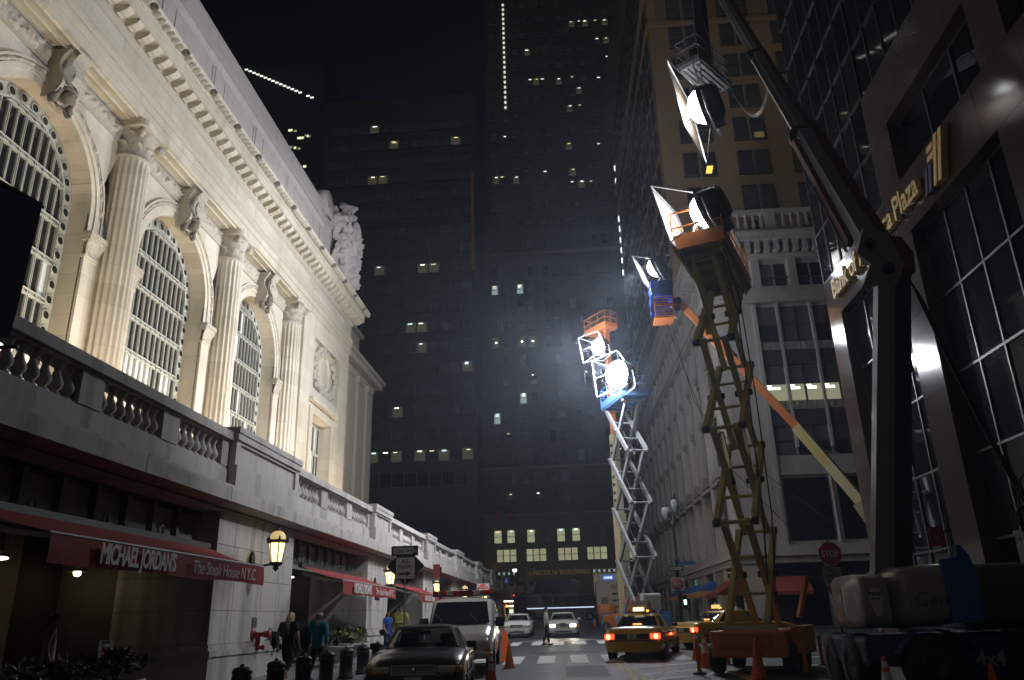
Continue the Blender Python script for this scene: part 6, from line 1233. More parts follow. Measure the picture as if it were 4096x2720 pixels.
# ================================================================ STREET FURNITURE AND SMALL THINGS
# ---- red awnings
def awning(y0, y1, txt, label):
    z0 = 3.48; zf = 3.0; xf = -7.62; rt = empty('awning', (-9, (y0 + y1) / 2, z0), label=label, cat='awning', group='red awnings over the arcade bays')
    mb = MB(); n = int((y1 - y0) * 4)
    mb.grid(lambda u, v: (-9.05 + (xf + 9.05) * v, y0 + (y1 - y0) * u, z0 + (zf - z0) * v - .05 * sin(PI * v) - .012 * sin(u * (y1 - y0) * 3.3) * v), n, 8); mb.build('canopy', RED, rt)
    mb = MB(); mb.grid(lambda u, v: (xf + .02 + .03 * v + .03 * vn(u * (y1 - y0) * 1.2, v * 1.5, y0) * v, y0 + (y1 - y0) * u, zf - .02 - .42 * v - .015 * sin(u * (y1 - y0) * 1.7)), n, 6); mb.build('valance', RED, rt)
    mb = MB(); mb.grid(lambda u, v: (xf + .02 - (.42 * (1 - u) + .02) * v * 1.0 + .02 * sin(u * 11), y0 - .01 - .02 * sin(u * 7), zf - .02 - .42 * v * (.4 + .6 * (1 - abs(u - .2)))), 6, 5) if False else None
    MB().tube([(xf, y0 - .02, zf - .015), (xf, y1 + .02, zf - .015)], .03, 8).build('front_bar', mat('awning_bar', (.25, .24, .22), .5), rt)
    for y in (y0 + .12, y1 - .12): MB().bar((-9.0, y, z0 - .25), (-8.25, y, 3.02), .07, .09).bar((-8.3, y, 3.03), (xf, y, zf - .05), .06, .08).build('folding_arm', mat('awning_arm', (.30, .28, .24), .5), rt)
    MB().box(-9.12, -9.0, y0, y1, z0 - .06, z0 + .10).build('awning_box', BLACKIRON, rt)
    X = xf + .10
    if txt == 'mj':
        L_ = y1 - y0
        text('lettering', "MICHAEL JORDAN'S", .44, WHITEPRINT, rt, (X, y0 + L_ * .145, zf - .37), (0, 1, 0), (0, 0, 1), .004, .012, sx=.64 * L_ / 7.9, space=.94, shear=.08)
        text('lettering', "The Steak House N.Y.C.", .36, WHITEPRINT, rt, (X, y0 + L_ * .53, zf - .36), (0, 1, 0), (0, 0, 1), .003, -.003, sx=.86 * L_ / 7.9, shear=.18)
    elif txt: text('lettering', txt, .36, WHITEPRINT, rt, (X, y0 + .9, zf - .36), (0, 1, 0), (0, 0, 1), .004, .004, sx=.60)
    return rt
awning(11.0, 19.15, 'mj', 'dark red awning with white lettering beside the lamp pier')
awning(25.9, 33.6, 'mj', 'red awning with the steak house lettering above the planters and walking women')
awning(38.9, 46.3, 'GRAND CENTRAL TERMINAL', 'red awning lettered with the station name')
awning(51.0, 57.4, None, 'plain red awning between the third and fourth wall lanterns'); awning(63.0, 70.2, None, 'plain red awning beyond the fourth wall lantern')
# ---- wall lanterns
LG = emat('lantern_glass', (1., .78, .36), 2.3, (.5, .4, .2)); LG2 = emat('lantern_dome', (1., .72, .32), .55, (.5, .4, .2))
def lantern(y, label, z=3.22):
    x = -8.28; rt = empty('wall_lantern', (-9, y, z), label=label, cat='lantern', group='iron lanterns on the arcade piers'); m6 = lambda r0, r1, z0, z1, m_, n_: MB().lathe([(r0, z0), (r1, z1)], 6, (x, y, 0), smooth=False).build(n_, m_, rt)
    m6(.155, .235, z + .04, z + .54, LG, 'glass_panes')
    for k in range(6):
        a = PI / 3 * k; MB().bar((x + .16 * cos(a), y + .16 * sin(a), z + .03), (x + .242 * cos(a), y + .242 * sin(a), z + .55), .025, .025).build('lantern_rib', BLACKIRON, rt)
        MB().lathe([(.02, 0), (.035, .05), (.001, .16)], 6, (x + .29 * cos(a), y + .29 * sin(a), z + .60)).build('lantern_spike', BLACKIRON, rt)
    MB().lathe([(.24, z + .54), (.32, z + .56), (.32, z + .62), (.24, z + .64)], 6, (x, y, 0), smooth=False).build('lantern_crown', BLACKIRON, rt)
    MB().lathe([(.22, z + .64), (.21, z + .74), (.15, z + .84), (.06, z + .88)], 12, (x, y, 0)).build('lantern_dome', LG2, rt)
    MB().lathe([(.07, z + .87), (.09, z + .9), (.05, z + .93), (.03, z + .97), (.05, z + 1.0), (.001, z + 1.08)], 8, (x, y, 0)).build('finial', BLACKIRON, rt)
    MB().lathe([(.17, z + .04), (.19, z + .01), (.16, z - .04), (.06, z - .08), (.09, z - .14), (.04, z - .18), (.001, z - .22)], 10, (x, y, 0)).build('lantern_base', BLACKIRON, rt)
    MB().tube([(-9.0, y, z + .02), (-8.7, y, z - .06), (-8.45, y, z - .02), (x, y, z - .02)], .035, 6).tube([(-8.95, y, z - .2), (-8.85, y, z - .12), (-8.75, y, z - .05), (-8.68, y, z - .08)], .028, 6).build('bracket', BLACKIRON, rt)
    MB().prism([(y - .10, z - .25), (y + .10, z - .25), (y + .12, z + .2), (y, z + .34), (y - .12, z + .2)], 'x', -9.0, -8.93).build('back_plate', BLACKIRON, rt)
    lamp('lantern_light', 'POINT', (x + .0, y, z + .30), LANTW, (1, .72, .36), rt, size=.16)
lantern(21.7, 'lit iron wall lantern beside the first red awning', 3.25)
lantern(35.5, 'lit iron wall lantern above the terminal plaque'); lantern(47.7, 'lit iron wall lantern behind the red parking sign'); lantern(59.4, 'lit iron wall lantern by the do-not-enter sign'); lantern(72.0, 'lit iron wall lantern past the last plain awning')
# ---- bollards, planters
for k in range(8):
    y = 14.5 + 1.64 * k; rt = empty('bollard', (-6.0, y, gz(y) + .14), label='black cast-iron bollard in the row along the kerb', cat='bollard', group='bollards along the kerb'); B = pm(rt)
    B(MB().lathe([(.19, 0), (.19, .08), (.165, .10), (.165, .52), (.175, .53), (.175, .58), (.165, .59), (.165, .62)], 20), 'bollard_shaft', BLACKIRON); B(MB().lathe([(.165, .62), (.18, .63), (.18, .66), (.15, .71), (.08, .735), (.04, .74), (.045, .765), (.001, .785)], 20), 'bollard_cap', BLACKIRON)
LEAFM = [mat('leaf_green', (.035, .07, .02), .6), mat('leaf_yellow', (.22, .20, .04), .6), mat('leaf_dark', (.018, .035, .015), .6), mat('leaf_red', (.12, .03, .02), .6)]; SOIL = mat('soil', (.02, .015, .01), .95)
PW = mat('planter_white', (.46, .46, .45), .6, var=.1); rl = random.Random(21)
lm = [MB().add([(0, 0, 0), (.05, .09, .0), (.0, .24, -.03), (-.05, .09, 0), (0, .1, .02)], [(0, 1, 4), (1, 2, 4), (2, 3, 4), (3, 0, 4)]).mesh('leaf', m_) for m_ in LEAFM]
def planter(x, y, r, h, label, pale=True, nl=90, sp=1.0):
    z = gz(y) + .14; rt = empty('planter', (x, y, z), label=label, cat='planter', group='potted plants along the arcade'); B = pm(rt)
    B(MB().lathe([(r * .45, 0), (r * .5, .05), (r * .4, .12), (r * .55, .2), (r * .85, h * .6), (r, h * .9), (r * 1.08, h * .93), (r * 1.08, h), (r * .98, h), (r * .95, h * .9)], 26), 'bowl', PW); B(MB().lathe([(r * .95, h * .9), (.001, h * .93)], 20), 'soil', SOIL)
    for s in range(9):
        a = rl.random() * 2 * PI; B(MB().tube([(0, 0, h * .9), (.2 * r * cos(a), .2 * r * sin(a), h + .2), (.6 * r * cos(a), .6 * r * sin(a), h + .35 + .2 * rl.random())], .012, 5), 'stem', LEAFM[2])
    for s in range(nl):
        a = rl.random() * 2 * PI; q = rl.random() ** .6; p = (q * r * .95 * cos(a) * sp, q * r * .95 * sin(a) * sp, h + .05 + .42 * rl.random() * (1.15 - q * .6))
        inst('leaf', lm[(0 if rl.random() < .45 else 2) if rl.random() < .7 else (1 if rl.random() < .8 else 3)], rt, Matrix.Translation(p) @ Matrix.Rotation(rl.random() * 6.28, 4, 'Z') @ Matrix.Rotation((rl.random() - .2) * 1.2, 4, 'X') @ Matrix.Scale(.8 + .7 * rl.random(), 4), world=False)
planter(-7.75, 26.0, .52, .62, 'white bowl planter with dark shrub behind the bollards'); planter(-7.72, 27.6, .52, .62, 'white bowl planter with yellow-tipped shrub beside the terminal pier')
planter(-8.05, 14.0, .46, .60, 'white bowl planter with yellow croton at the foot of the lamp pier'); planter(-8.1, 12.75, .46, .58, 'white bowl planter with croton beside the no-smoking sign'); planter(-8.2, 11.7, .46, .5, 'white bowl planter with dim foliage under the first awning')
# ---- standpipes, plaque
RSP = mat('standpipe_red', (.32, .02, .02), .4, coat=.3)
for y, m_, lb in ((22.25, RSP, 'red twin standpipe connection on the lamp pier'), (23.5, mat('standpipe_green', (.03, .04, .035), .5, .3), 'dark brass standpipe connection beside the red one')):
    z = 1.42; rt = empty('standpipe', (-9, y, z), label=lb, cat='standpipe')
    MB().lathe([(.001, 0), (.17, 0), (.17, .03), (.1, .05)], 18, (-9.0, y, z), 'x').build('wall_flange', m_, rt); MB().lathe([(.06, .03), (.06, .32), (.09, .33), (.09, .42), (.1, .43), (.1, .5), (.001, .5)], 14, (-9.0, y, z), 'x').build('pipe_nozzle', m_, rt)
    MB().tube([(-8.86, y, z), (-8.84, y, z - .15), (-8.86, y, z - .42)], [.075, .07, .055], 10).build('drop_pipe', m_, rt); MB().lathe([(.05, 0), (.05, .14), (.07, .15), (.07, .2)], 10, (-8.86, y, z - .34), 'x').build('side_nozzle', m_, rt)
    MB().tube([(-8.6, y + .08, z), (-8.58, y + .12, z - .12), (-8.66, y + .05, z - .16)], .012, 5).build('cap_chain', BLACKIRON, rt)
tag(MB().box(-9.0, -8.975, 22.1, 22.42, 1.6, 1.86).build('wall_plaque', mat('plaque', (.06, .07, .08), .4, .4, var=.4, scale=20)), 'small dark metal plaque above the red standpipe', 'plaque')
ptx = empty('wall_lettering', (-8.99, 35.8, 2.75), label='dark metal letters on the pier below the second lantern', cat='lettering')
text('lettering', 'GRAND CENTRAL', .17, BLACKIRON, ptx, (-8.985, 35.5, 2.92), (0, 1, 0), (0, 0, 1), .012, .003, sx=.7); text('lettering', 'TERMINAL', .24, BLACKIRON, ptx, (-8.985, 35.6, 2.62), (0, 1, 0), (0, 0, 1), .012, .006, sx=.8)
# ---- cones
CO = mat('cone_orange', (.58, .075, .012), .6, var=.12); CW = mat('cone_white', (.60, .58, .55), .6); CD = mat('cone_dirty', (.36, .10, .02), .7, var=.3, scale=9)
def cone(x, y, label, h=.72, m_=CO, bands=True, tip=None):
    rt = empty('traffic_cone', (x, y, gz(y) + .004), rl.random(), label, 'traffic cone', 'traffic cones in the road'); B = pm(rt); R0 = .15 * h / .72; rr = lambda t: R0 + (.028 - R0) * t
    B(MB().box(-.19, .19, -.19, .19, 0, .035), 'cone_base', m_, bevel=.015); B(MB().lathe([(rr(0), .035), (rr(.45), .45 * h)], 18), 'cone_body', m_)
    for i, (a, b_) in enumerate(((.45, .66), (.66, .74), (.74, .88), (.88, 1.0))): B(MB().lathe([(rr(a), a * h), (rr(b_), b_ * h)] + ([(.001, b_ * h)] if b_ == 1 else []), 18), 'cone_band' if i in (0, 2) else 'cone_body', (CW if bands and i in (0, 2) else m_))
cone(-2.22, 25.8, 'worn orange cone beside the rear of the crosswalk by the van', m_=CD, bands=False); cone(-2.2, 20.3, 'orange cone with white bands beside the dark sedan'); cone(3.73, 27.4, 'orange and white cone by the taxi at the edge of the hatching', .85); cone(3.5, 24.1, 'orange and white cone at the corner of the scissor lift base', .88)
cone(4.15, 20.3, 'plain orange cone standing before the orange scissor chassis', .9, bands=False); cone(5.35, 15.4, 'red-tipped white-banded cone before the navy chassis tyre', .75); cone(6.95, 15.0, 'red cone before the far side of the navy chassis', .62, bands=False); cone(1.35, 76, 'small cone far off by the box truck', .7); cone(1.95, 72, 'small banded cone near the box truck', .7)
bd = MB().prism([(-.16, 0), (.16, 0), (.07, .95), (-.10, 1.0)], 'y', -.05, .05).build('warning_board', emat('fluo_orange', (1, .2, .03), .06, (.7, .12, .03))); bd.location = (-2.62, 28.9, gz(28.9)); tag(bd, 'narrow fluorescent orange board leaning behind the white van', 'barrier board')
# ---- signs
SB_ = mat('sign_black', (.012, .012, .013), .5); SW = mat('sign_white', (.26, .24, .21), .5, var=.06); SWB = mat('sign_white_bright', (.58, .56, .56), .5, var=.05); SR = mat('sign_red', (.42, .025, .022), .5, var=.06); SRD = mat('sign_red_dull', (.30, .045, .03), .5); SBL = mat('sign_blue', (.04, .13, .42), .5); SO = mat('sign_orange', (.42, .16, .01), .6); POLE = mat('galvanised', (.20, .22, .26), .4, .6)
def post(name, x, y, h, label, r=.03, m_=POLE, dz=.14, cat='sign post', group=None):
    rt = empty(name, (x, y, gz(y) + dz), label=label, cat=cat, group=group); MB().tube([(x, y, gz(y) + dz), (x, y, h)], r, 8).build('post', m_, rt); return rt
def board(rt, n, x0, x1, z0, z1, y, m_, t=.012): return MB().box(x0, x1, y - t, y, z0, z1).build(n, m_, rt)
def stext(rt, s, x, z, size, m_, y, sx=1., bold=.002, align='CENTER'): return text('sign_lettering', s, size, m_, rt, (x, y - .014, z), (1, 0, 0), (0, 0, 1), .002, bold, sx=sx, align=align)
rt = post('sign_post', -5.47, 25.5, 3.97, 'steel post with one-way and all-traffic arrow signs by the parked van')
o = board(rt, 'one_way_sign', -5.92, -5.05, 3.64, 3.95, 25.46, SB_); mb = MB(); mb.prism([(-5.85, 3.70), (-5.30, 3.70), (-5.30, 3.665), (-5.09, 3.795), (-5.30, 3.925), (-5.30, 3.89), (-5.85, 3.89)], 'y', 25.443, 25.447); mb.build('white_arrow', SW, o); text('sign_lettering', 'ONE  WAY', .145, SB_, o, (-5.79, 25.441, 3.745), (1, 0, 0), (0, 0, 1), .001, .003, sx=.92)
o = board(rt, 'all_traffic_sign', -5.76, -5.16, 2.94, 3.59, 25.46, SW); stext(o, 'ALL', -5.46, 3.42, .17, SB_, 25.46, .9); stext(o, 'TRAFFIC', -5.46, 3.24, .17, SB_, 25.46, .72)
mb = MB(); mb.prism([(-5.68, 3.07), (-5.68, 3.12), (-5.42, 3.12), (-5.42, 3.16), (-5.24, 3.095), (-5.42, 3.03), (-5.42, 3.07)], 'y', 25.44, 25.446); mb.build('black_arrow', SB_, o)
mb = MB(); mb.prism([(-5.47, 2.72), (-4.86, 3.33), (-5.47, 3.94), (-6.08, 3.33)], 'y', 25.54, 25.555); mb.build('diamond_sign_back', SB_, rt); MB().ball((-5.47, 25.5, 3.62), .1, 8, (1.2, .5, .5)).build('sign_bracket', SB_, rt)
rt = post('sign_post', -5.6, 33, 3.75, 'dark post with a red parking regulation sign', .05, BLACKIRON); o = board(rt, 'parking_sign', -5.9, -5.62, 3.36, 3.86, 32.95, SRD)
for s, z in (('NO STANDING', 3.74), ('ANYTIME', 3.62), ('EXCEPT', 3.51), ('TAXIS', 3.41)): stext(o, s, -5.76, z, .058, SW, 32.95, .62, 0)
o = board(rt, 'tow_sign', -5.9, -5.62, 3.22, 3.34, 32.95, SW); stext(o, 'TOW ZONE', -5.76, 3.255, .06, SB_, 32.95, .7, 0)
def dne(x, y, z, label, hgt=None, dz=.14):
    rt = post('sign_post', x + .0, y, z + .8, label, .045, BLACKIRON, dz); o = board(rt, 'do_not_enter_sign', x - .38, x + .38, z - .38, z + .38, y - .06, SWB)
    MB().lathe([(.001, 0), (.35, 0), (.35, .006), (.001, .006)], 28, (x, y - .082, z), 'y').build('red_disc', SR, o); MB().box(x - .29, x + .29, y - .092, y - .084, z - .055, z + .055).build('white_bar', SWB, o)
    for s, zz in (('DO NOT', z + .12), ('ENTER', z - .22)): text('sign_lettering', s, .15, SWB, o, (x, y - .088, zz), (1, 0, 0), (0, 0, 1), .002, .003, align='CENTER', sx=.85)
    return rt
dne(-5.82, 50, 3.42, 'white square do-not-enter sign on a post beside the arcade'); 
rt = dne(5.9, 49, 3.4, 'twin-globe lamp post carrying do-not-enter, one-way and street name signs')
GLB = mat('globe_glass', (.30, .34, .36), .1, var=.2, coat=.5); GRN = mat('lamp_post_green', (.02, .028, .028), .5)
MB().lathe([(.16, gz(49)), (.16, 1.2), (.10, 1.4), (.085, 4.6), (.15, 4.7), (.12, 4.85), (.08, 4.95), (.07, 6.7), (.14, 6.8), (.14, 6.95), (.08, 7.05), (.07, 7.6)], 12, (6.0, 49.1, 0)).build('lamp_column', GRN, rt)
for dx, z in ((.18, 8.0), (-.32, 7.55)):
    MB().tube([(6.0, 49.1, 7.3), (6.0 + dx, 49.1, 7.25), (6.0 + dx * 1.2, 49.1, z - .4)], .04, 6).build('lamp_arm', GRN, rt); MB().lathe([(.1, z - .42), (.24, z - .2), (.29, z + .05), (.24, z + .28), (.12, z + .4)], 14, (6.0 + dx * 1.2, 49.1, 0)).build('globe', GLB, rt); MB().lathe([(.15, z + .38), (.17, z + .44), (.06, z + .55), (.05, z + .7), (.001, z + .85)], 10, (6.0 + dx * 1.2, 49.1, 0)).build('globe_cap', GRN, rt)
o = board(rt, 'one_way_sign', 5.5, 6.3, 4.13, 4.43, 48.94, SB_); mb = MB(); mb.prism([(5.55, 4.19), (6.08, 4.19), (6.08, 4.16), (6.26, 4.28), (6.08, 4.40), (6.08, 4.37), (5.55, 4.37)], 'y', 48.92, 48.926); mb.build('white_arrow', SWB, o); text('sign_lettering', 'ONE WAY', .14, SB_, o, (5.6, 48.918, 4.225), (1, 0, 0), (0, 0, 1), .001, .002, sx=.8)
o = board(rt, 'street_name_sign', 6.03, 7.06, 4.46, 4.66, 48.96, SBL); text('sign_lettering', 'David Ben-Gurion Pl', .12, SW, o, (6.08, 48.94, 4.52), (1, 0, 0), (0, 0, 1), .001, .001, sx=.86)
o = MB().box(6.12, 6.36, 48.8, 48.95, 2.0, 2.75).build('walk_signal', SB_, rt); MB().box(6.16, 6.32, 48.78, 48.80, 2.22, 2.5).build('walk_light', emat('walk_green', (.5, 1, .85), 2.4), o)
rt = post('sign_post', 8.25, 27, 3.8, 'dark post with stop sign, all-traffic arrow and red pedestrian triangle', .04, BLACKIRON)
oc = lambda cx, cz, r: [(cx + r * cos(PI / 8 + PI / 4 * k), cz + r * sin(PI / 8 + PI / 4 * k)) for k in range(8)]
o = MB().prism(oc(8.24, 3.39, .40), 'y', 26.93, 26.942).build('stop_sign', SWB, rt); MB().prism(oc(8.24, 3.39, .375), 'y', 26.922, 26.928).build('stop_face', mat('stop_red', (.36, .02, .025), .5), o); text('sign_lettering', 'STOP', .30, SWB, o, (8.24, 26.918, 3.285), (1, 0, 0), (0, 0, 1), .002, .006, align='CENTER', sx=.78)
o = board(rt, 'all_traffic_sign', 7.93, 8.50, 2.42, 2.98, 26.95, SW); stext(o, 'ALL', 8.21, 2.82, .15, SB_, 26.95, .9); stext(o, 'TRAFFIC', 8.21, 2.66, .14, SB_, 26.95, .72); mb = MB(); mb.prism([(8.06, 2.50), (8.06, 2.54), (8.30, 2.54), (8.30, 2.58), (8.46, 2.52), (8.30, 2.46), (8.30, 2.50)], 'y', 26.93, 26.936); mb.build('black_arrow', SB_, o)
o = MB().prism([(7.92, 2.38), (8.48, 2.38), (8.22, 1.9)], 'y', 26.93, 26.945).build('pedestrian_sign', SRD, rt); mb = MB(); mb.ball((8.2, 26.925, 2.29), .03, 6, (1, .2, 1)); mb.bar((8.2, 26.925, 2.26), (8.2, 26.925, 2.15), .04, .01); mb.bar((8.2, 26.925, 2.16), (8.26, 26.925, 2.05), .025, .01); mb.bar((8.2, 26.925, 2.16), (8.15, 26.925, 2.06), .025, .01); mb.build('walking_figure', SW, o)
rt = post('sign_post', 8.35, 18.6, 3.6, 'post with red no-stopping sign in front of the bank', .03, BLACKIRON); o = board(rt, 'no_stopping_sign', 7.87, 8.18, 3.10, 3.33, 18.5, SRD); stext(o, 'NO STOPPING', 8.02, 3.25, .05, SW, 18.5, .72, 0); mb = MB(); mb.prism([(7.95, 3.17), (7.99, 3.20), (7.99, 3.18), (8.06, 3.18), (8.06, 3.20), (8.10, 3.17), (8.06, 3.14), (8.06, 3.16), (7.99, 3.16), (7.99, 3.14)], 'y', 18.485, 18.487); mb.build('double_arrow', SW, o)
o = board(rt, 'anytime_sign', 7.88, 8.18, 2.92, 3.09, 18.5, SRD); stext(o, 'ANYTIME', 8.03, 2.98, .06, SW, 18.5, .8, 0); MB().box(7.86, 8.36, 18.52, 18.55, 3.2, 3.25).build('sign_bracket', BLACKIRON, rt)
rt = post('sign_post', -11.2, 112, 9.6, 'orange diamond roadworks sign on the far corner', .06, BLACKIRON); MB().prism([(-11.2, 8.05), (-10.5, 8.77), (-11.2, 9.49), (-11.9, 8.77)], 'y', 111.9, 111.93).build('diamond_sign', SO, rt)
for dx in (-.15, .12): MB().bar((-11.2 + dx, 111.88, 8.45), (-11.2 + dx * .5, 111.88, 9.1), .1, .02).build('lane_symbol', SB_, rt)
# ---- far street lamp, traffic lights, marquee, flags
rt = post('street_lamp', -7.1, 108, 8.6, 'twin-arm street lamp with one white lamp lit at the far corner', .09, GRN, cat='street lamp')
for s in (-1, 1):
    MB().tube([(-7.1, 108, 8.3), (-7.1 + s * .5, 108, 8.9), (-7.1 + s * 1.0, 108, 8.8), (-7.1 + s * 1.2, 108, 8.45)], .05, 6).build('lamp_arm', GRN, rt); MB().lathe([(.12, 8.45), (.3, 8.2), (.3, 8.05)], 12, (-7.1 + s * 1.2, 108, 0)).build('lamp_shade', GRN, rt); MB().ball((-7.1 + s * 1.2, 108, 7.95), .28, 8, (1, 1, .9)).build('lamp_globe', emat('street_lamp_lit', (.9, 1, .95), 7.) if s < 0 else GLB, rt)
MB().tube([(-7.1, 108, 6.0), (-7.1, 108, 6.4)], .2, 8).build('lamp_collar', GRN, rt)
def tlight(x, y, z, col, label):
    rt = post('traffic_light', x, y, z + .9, label, .07, GRN, cat='traffic light'); MB().box(x - .2, x + .2, y - .35, y - .08, z - .55, z + .55).build('signal_housing', SB_, rt)
    for k, c in enumerate(('red', 'amber', 'green')):
        zz = z + .36 - .36 * k; MB().lathe([(.001, 0), (.15, 0), (.15, .03)], 12, (x, y - .38, zz), 'y').build('signal_lens', emat('signal_' + c + '_on', {'red': (1, .12, .03), 'green': (.2, 1, .55)}[c], 9.) if c == col else SB_, rt)
tlight(-8.73, 100, 2.9, 'red', 'traffic light showing red by the marquee'); tlight(6.2, 100, 5.9, 'green', 'traffic light showing green beside the scissor stack'); tlight(5.2, 102, 5.5, 'green', 'second green traffic light behind the scissor stack')
MQ = empty('marquee', (-9.4, 118, 3.3), label='glowing marquee canopy with rows of bulbs at the far corner', cat='canopy'); MB().box(-11.4, -7.5, 116.2, 117.9, 3.75, 4.1).build('canopy_box', LSTONE, MQ); MB().box(-11.2, -7.9, 117.6, 117.9, 1.6, 3.7).build('entrance_glow', emat('entrance_glow', (.75, .62, .3), .25), MQ)
for k in range(22): MB().ball((-11.2 + .16 * k, 116.15, 4.2), .075, 6).build('bulb', BULB, MQ)
for k in range(12): MB().ball((-10.2 + .15 * k, 116.9, 3.55), .06, 6).build('bulb', BULB, MQ)
for x in (-9.6, -8.3): MB().box(x - .35, x + .35, 117.5, 117.58, 2.6, 3.1).build('lit_panel', emat('green_panel', (.7, .9, .6), 1.2), MQ)
fsg = MB().box(-9.0, -7.3, 116.0, 116.1, 4.7, 5.05).build('blue_sign', emat('sign_blue_lit', (.05, .2, .9), .5), MQ); text('sign_lettering', 'ZARO\'S', .28, emat('blue_white', (.8, .9, 1), .9), fsg, (-8.15, 115.97, 4.78), (1, 0, 0), (0, 0, 1), .005, .004, align='CENTER')
FLR = mat('flag_red', (.30, .05, .05), .8); FLW = mat('flag_white', (.34, .32, .32), .8); FLB = mat('flag_blue', (.03, .04, .16), .8)
for i, x in enumerate((-8.6, -7.7, -6.4)):
    rt = empty('flag', (x, 112, 5.2), label='drooping striped flag above the marquee', cat='flag', group='striped flags above the marquee'); MB().tube([(x, 112.4, 5.3), (x + .3 * (i - 1), 111.6, 6.9)], .03, 6).build('flag_pole', POLE, rt)
    for k in range(6): mb = MB(); mb.grid(lambda u, v: (x + .3 * (i - 1) * (1 - v) - .45 + .15 * (k + u) + .05 * sin(v * 5), 111.7 + .06 * sin(u * 3 + v * 6 + k), 6.6 - .3 * abs(k - 3) * .3 - 1.25 * v), 2, 6); mb.build('flag_stripe', FLR if k % 2 else FLW, rt)
    MB().box(x - .45 + .3 * (i - 1), x + .1 + .3 * (i - 1), 111.6, 111.62, 6.1, 6.55).build('flag_canton', FLB, rt)
# ---- navy banner on a post near the kerb
rt = empty('street_banner', (-8.4, 9, gz(9) + .14), label='plain navy banner hanging from a post before the balustrade', cat='banner'); MB().tube([(-8.5, 9.05, gz(9) + .14), (-8.5, 9.05, 8.2)], .06, 10).build('post', BLACKIRON, rt)
mb = MB(); mb.grid(lambda u, v: (-8.42 + (1.15 + .13 * (1 - v)) * u, 9 + .03 * sin(u * 5 + v * 3), 8.02 - .80 * u * (1 - v) - 2.75 * v + (.68 * u - .05 * u) * v * 0 + 0), 8, 10)
for i in range(len(mb.v)):
    x, y, z = mb.v[i]
    if z < 5.14: mb.v[i] = (x, y, 5.14)
mb.build('banner_cloth', mat('navy_cloth', (.035, .045, .11), .8, var=.1), rt); MB().tube([(-8.5, 9.0, 8.05), (-7.15, 9.0, 7.18)], .025, 6).build('banner_arm', BLACKIRON, rt); MB().tube([(-8.5, 9.0, 5.12), (-7.1, 9.0, 5.12)], .025, 6).build('banner_arm', BLACKIRON, rt)
# ---- no-smoking notice, arcade lamps
rt = empty('notice_stand', (-8.1, 13.62, gz(13.6) + .14), label='white no-smoking notice on a thin stand among the planters', cat='notice'); MB().tube([(-8.12, 13.62, gz(13.6) + .14), (-8.12, 13.62, 1.1)], .015, 6).build('stand', POLE, rt); o = MB().box(-8.10, -8.08, 13.42, 13.86, 1.07, 1.46).build('notice_board', mat('notice_grey', (.14, .14, .135), .6), rt)
MB().lathe([(.085, 0), (.085, .004), (.105, .004), (.105, 0)], 22, (-8.079, 13.64, 1.28), 'x').build('red_ring', SR, o); MB().bar((-8.072, 13.58, 1.34), (-8.072, 13.70, 1.22), .018, .004).build('red_slash', SR, o); MB().box(-8.08, -8.075, 13.57, 13.71, 1.265, 1.285).build('cigarette_symbol', SB_, o); text('notice_lettering', 'NO SMOKING', .05, SB_, o, (-8.078, 13.64, 1.41), (0, 1, 0), (0, 0, 1), .001, 0, align='CENTER', sx=.8)
for (y, z, lb) in ((18.6, 2.95, 'glowing bulb under the ceiling behind the first awning'), (15.9, 3.1, 'white ceiling lamp in the dark of the first arcade bay'), (33.2, 3.55, 'white ceiling lamp in the second arcade bay')):
    rt = empty('ceiling_lamp', (-12, y, 4.36), label=lb, cat='lamp'); MB().tube([(-12, y, 4.36), (-12, y, z + .08)], .02, 6).build('lamp_stem', BLACKIRON, rt); MB().lathe([(.05, z + .1), (.2, z + .06), (.22, z + .02)], 14, (-12, y, 0)).build('lamp_shade', BLACKIRON, rt); MB().ball((-12, y, z), .09 if y > 17 and y < 20 else .16, 8, (1, 1, 1 if 17 < y < 20 else .25)).build('bulb', BULB if 17 < y < 20 else emat('lamp_white', (1, .97, .8), 6.), rt)
    lamp('arcade_light', 'POINT', (-12, y, z - .12), 1.2, (1, .75, .45), rt, size=.1)
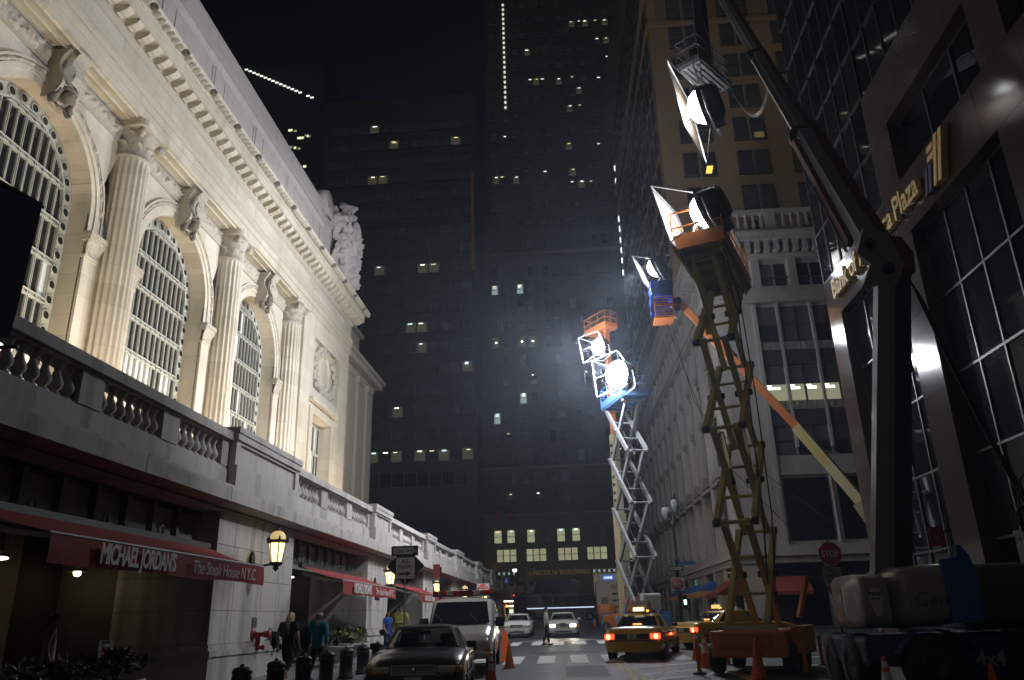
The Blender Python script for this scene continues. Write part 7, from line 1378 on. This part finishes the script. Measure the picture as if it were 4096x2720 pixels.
# ---- work gear far down the road
for x, y, c, lb in ((1.9, 60, (.03, .15, .35), 'blue equipment case standing by the grey scissor base'), (6.15, 60, (.03, .15, .35), 'blue equipment case beside the shop awnings')):
    rt = empty('equipment_case', (x, y, gz(y)), label=lb, cat='case'); B = pm(rt); B(MB().box(-.35, .35, -.3, .3, .12, 1.25), 'case_body', mat('case_blue', c, .6), bevel=.03); B(MB().box(-.36, .36, -.31, .31, .9, .93), 'case_lid_seam', BLKT)
    for s in (-1, 1): B(MB().lathe([(.001, -.03), (.06, -.03), (.06, .03), (.001, .03)], 10, (s * .25, 0, .06), 'x'), 'castor', RUBBER)
rt = empty('work_light_drum', (2.1, 62, gz(62)), label='orange drum-shaped counterweight by the box truck', cat='drum'); B = pm(rt); B(MB().lathe([(.6, .5), (.68, .6), (.68, 1.7), (.6, 1.85), (.001, 1.9)], 20), 'drum_body', ORA); B(MB().box(-.6, .6, -.6, .6, .1, .5), 'drum_skid', DKMET)
# ================================================================ AIR
hz = MB().box(-170, 140, -15, 330, -4, 240).build('haze', MATS.get('haze') or bpy.data.materials.new('haze')); tag(hz, kind='stuff')
hm = hz.data.materials[0]; hm.use_nodes = True; hn = hm.node_tree; hn.nodes.clear(); ho = hn.nodes.new('ShaderNodeOutputMaterial'); pv = hn.nodes.new('ShaderNodeVolumePrincipled')
pv.inputs['Color'].default_value = (.68, .78, 1.0, 1); pv.inputs['Density'].default_value = HAZE; pv.inputs['Anisotropy'].default_value = .74; hn.links.new(pv.outputs[0], ho.inputs['Volume'])
# lettering becomes plain meshes
bpy.context.view_layer.update(); dg = bpy.context.evaluated_depsgraph_get()
for ob in [o for o in bpy.data.objects if o.type == 'FONT']:
    me = bpy.data.meshes.new_from_object(ob.evaluated_get(dg)); nm = ob.name; par = ob.parent; ml = ob.matrix_local.copy()
    mt = ob.data.materials[0]; bpy.data.objects.remove(ob); n_ = bpy.data.objects.new(nm, me); COL.objects.link(n_)
    if not me.materials: me.materials.append(mt)
    n_.parent = par; n_.matrix_local = ml
bpy.context.view_layer.update()
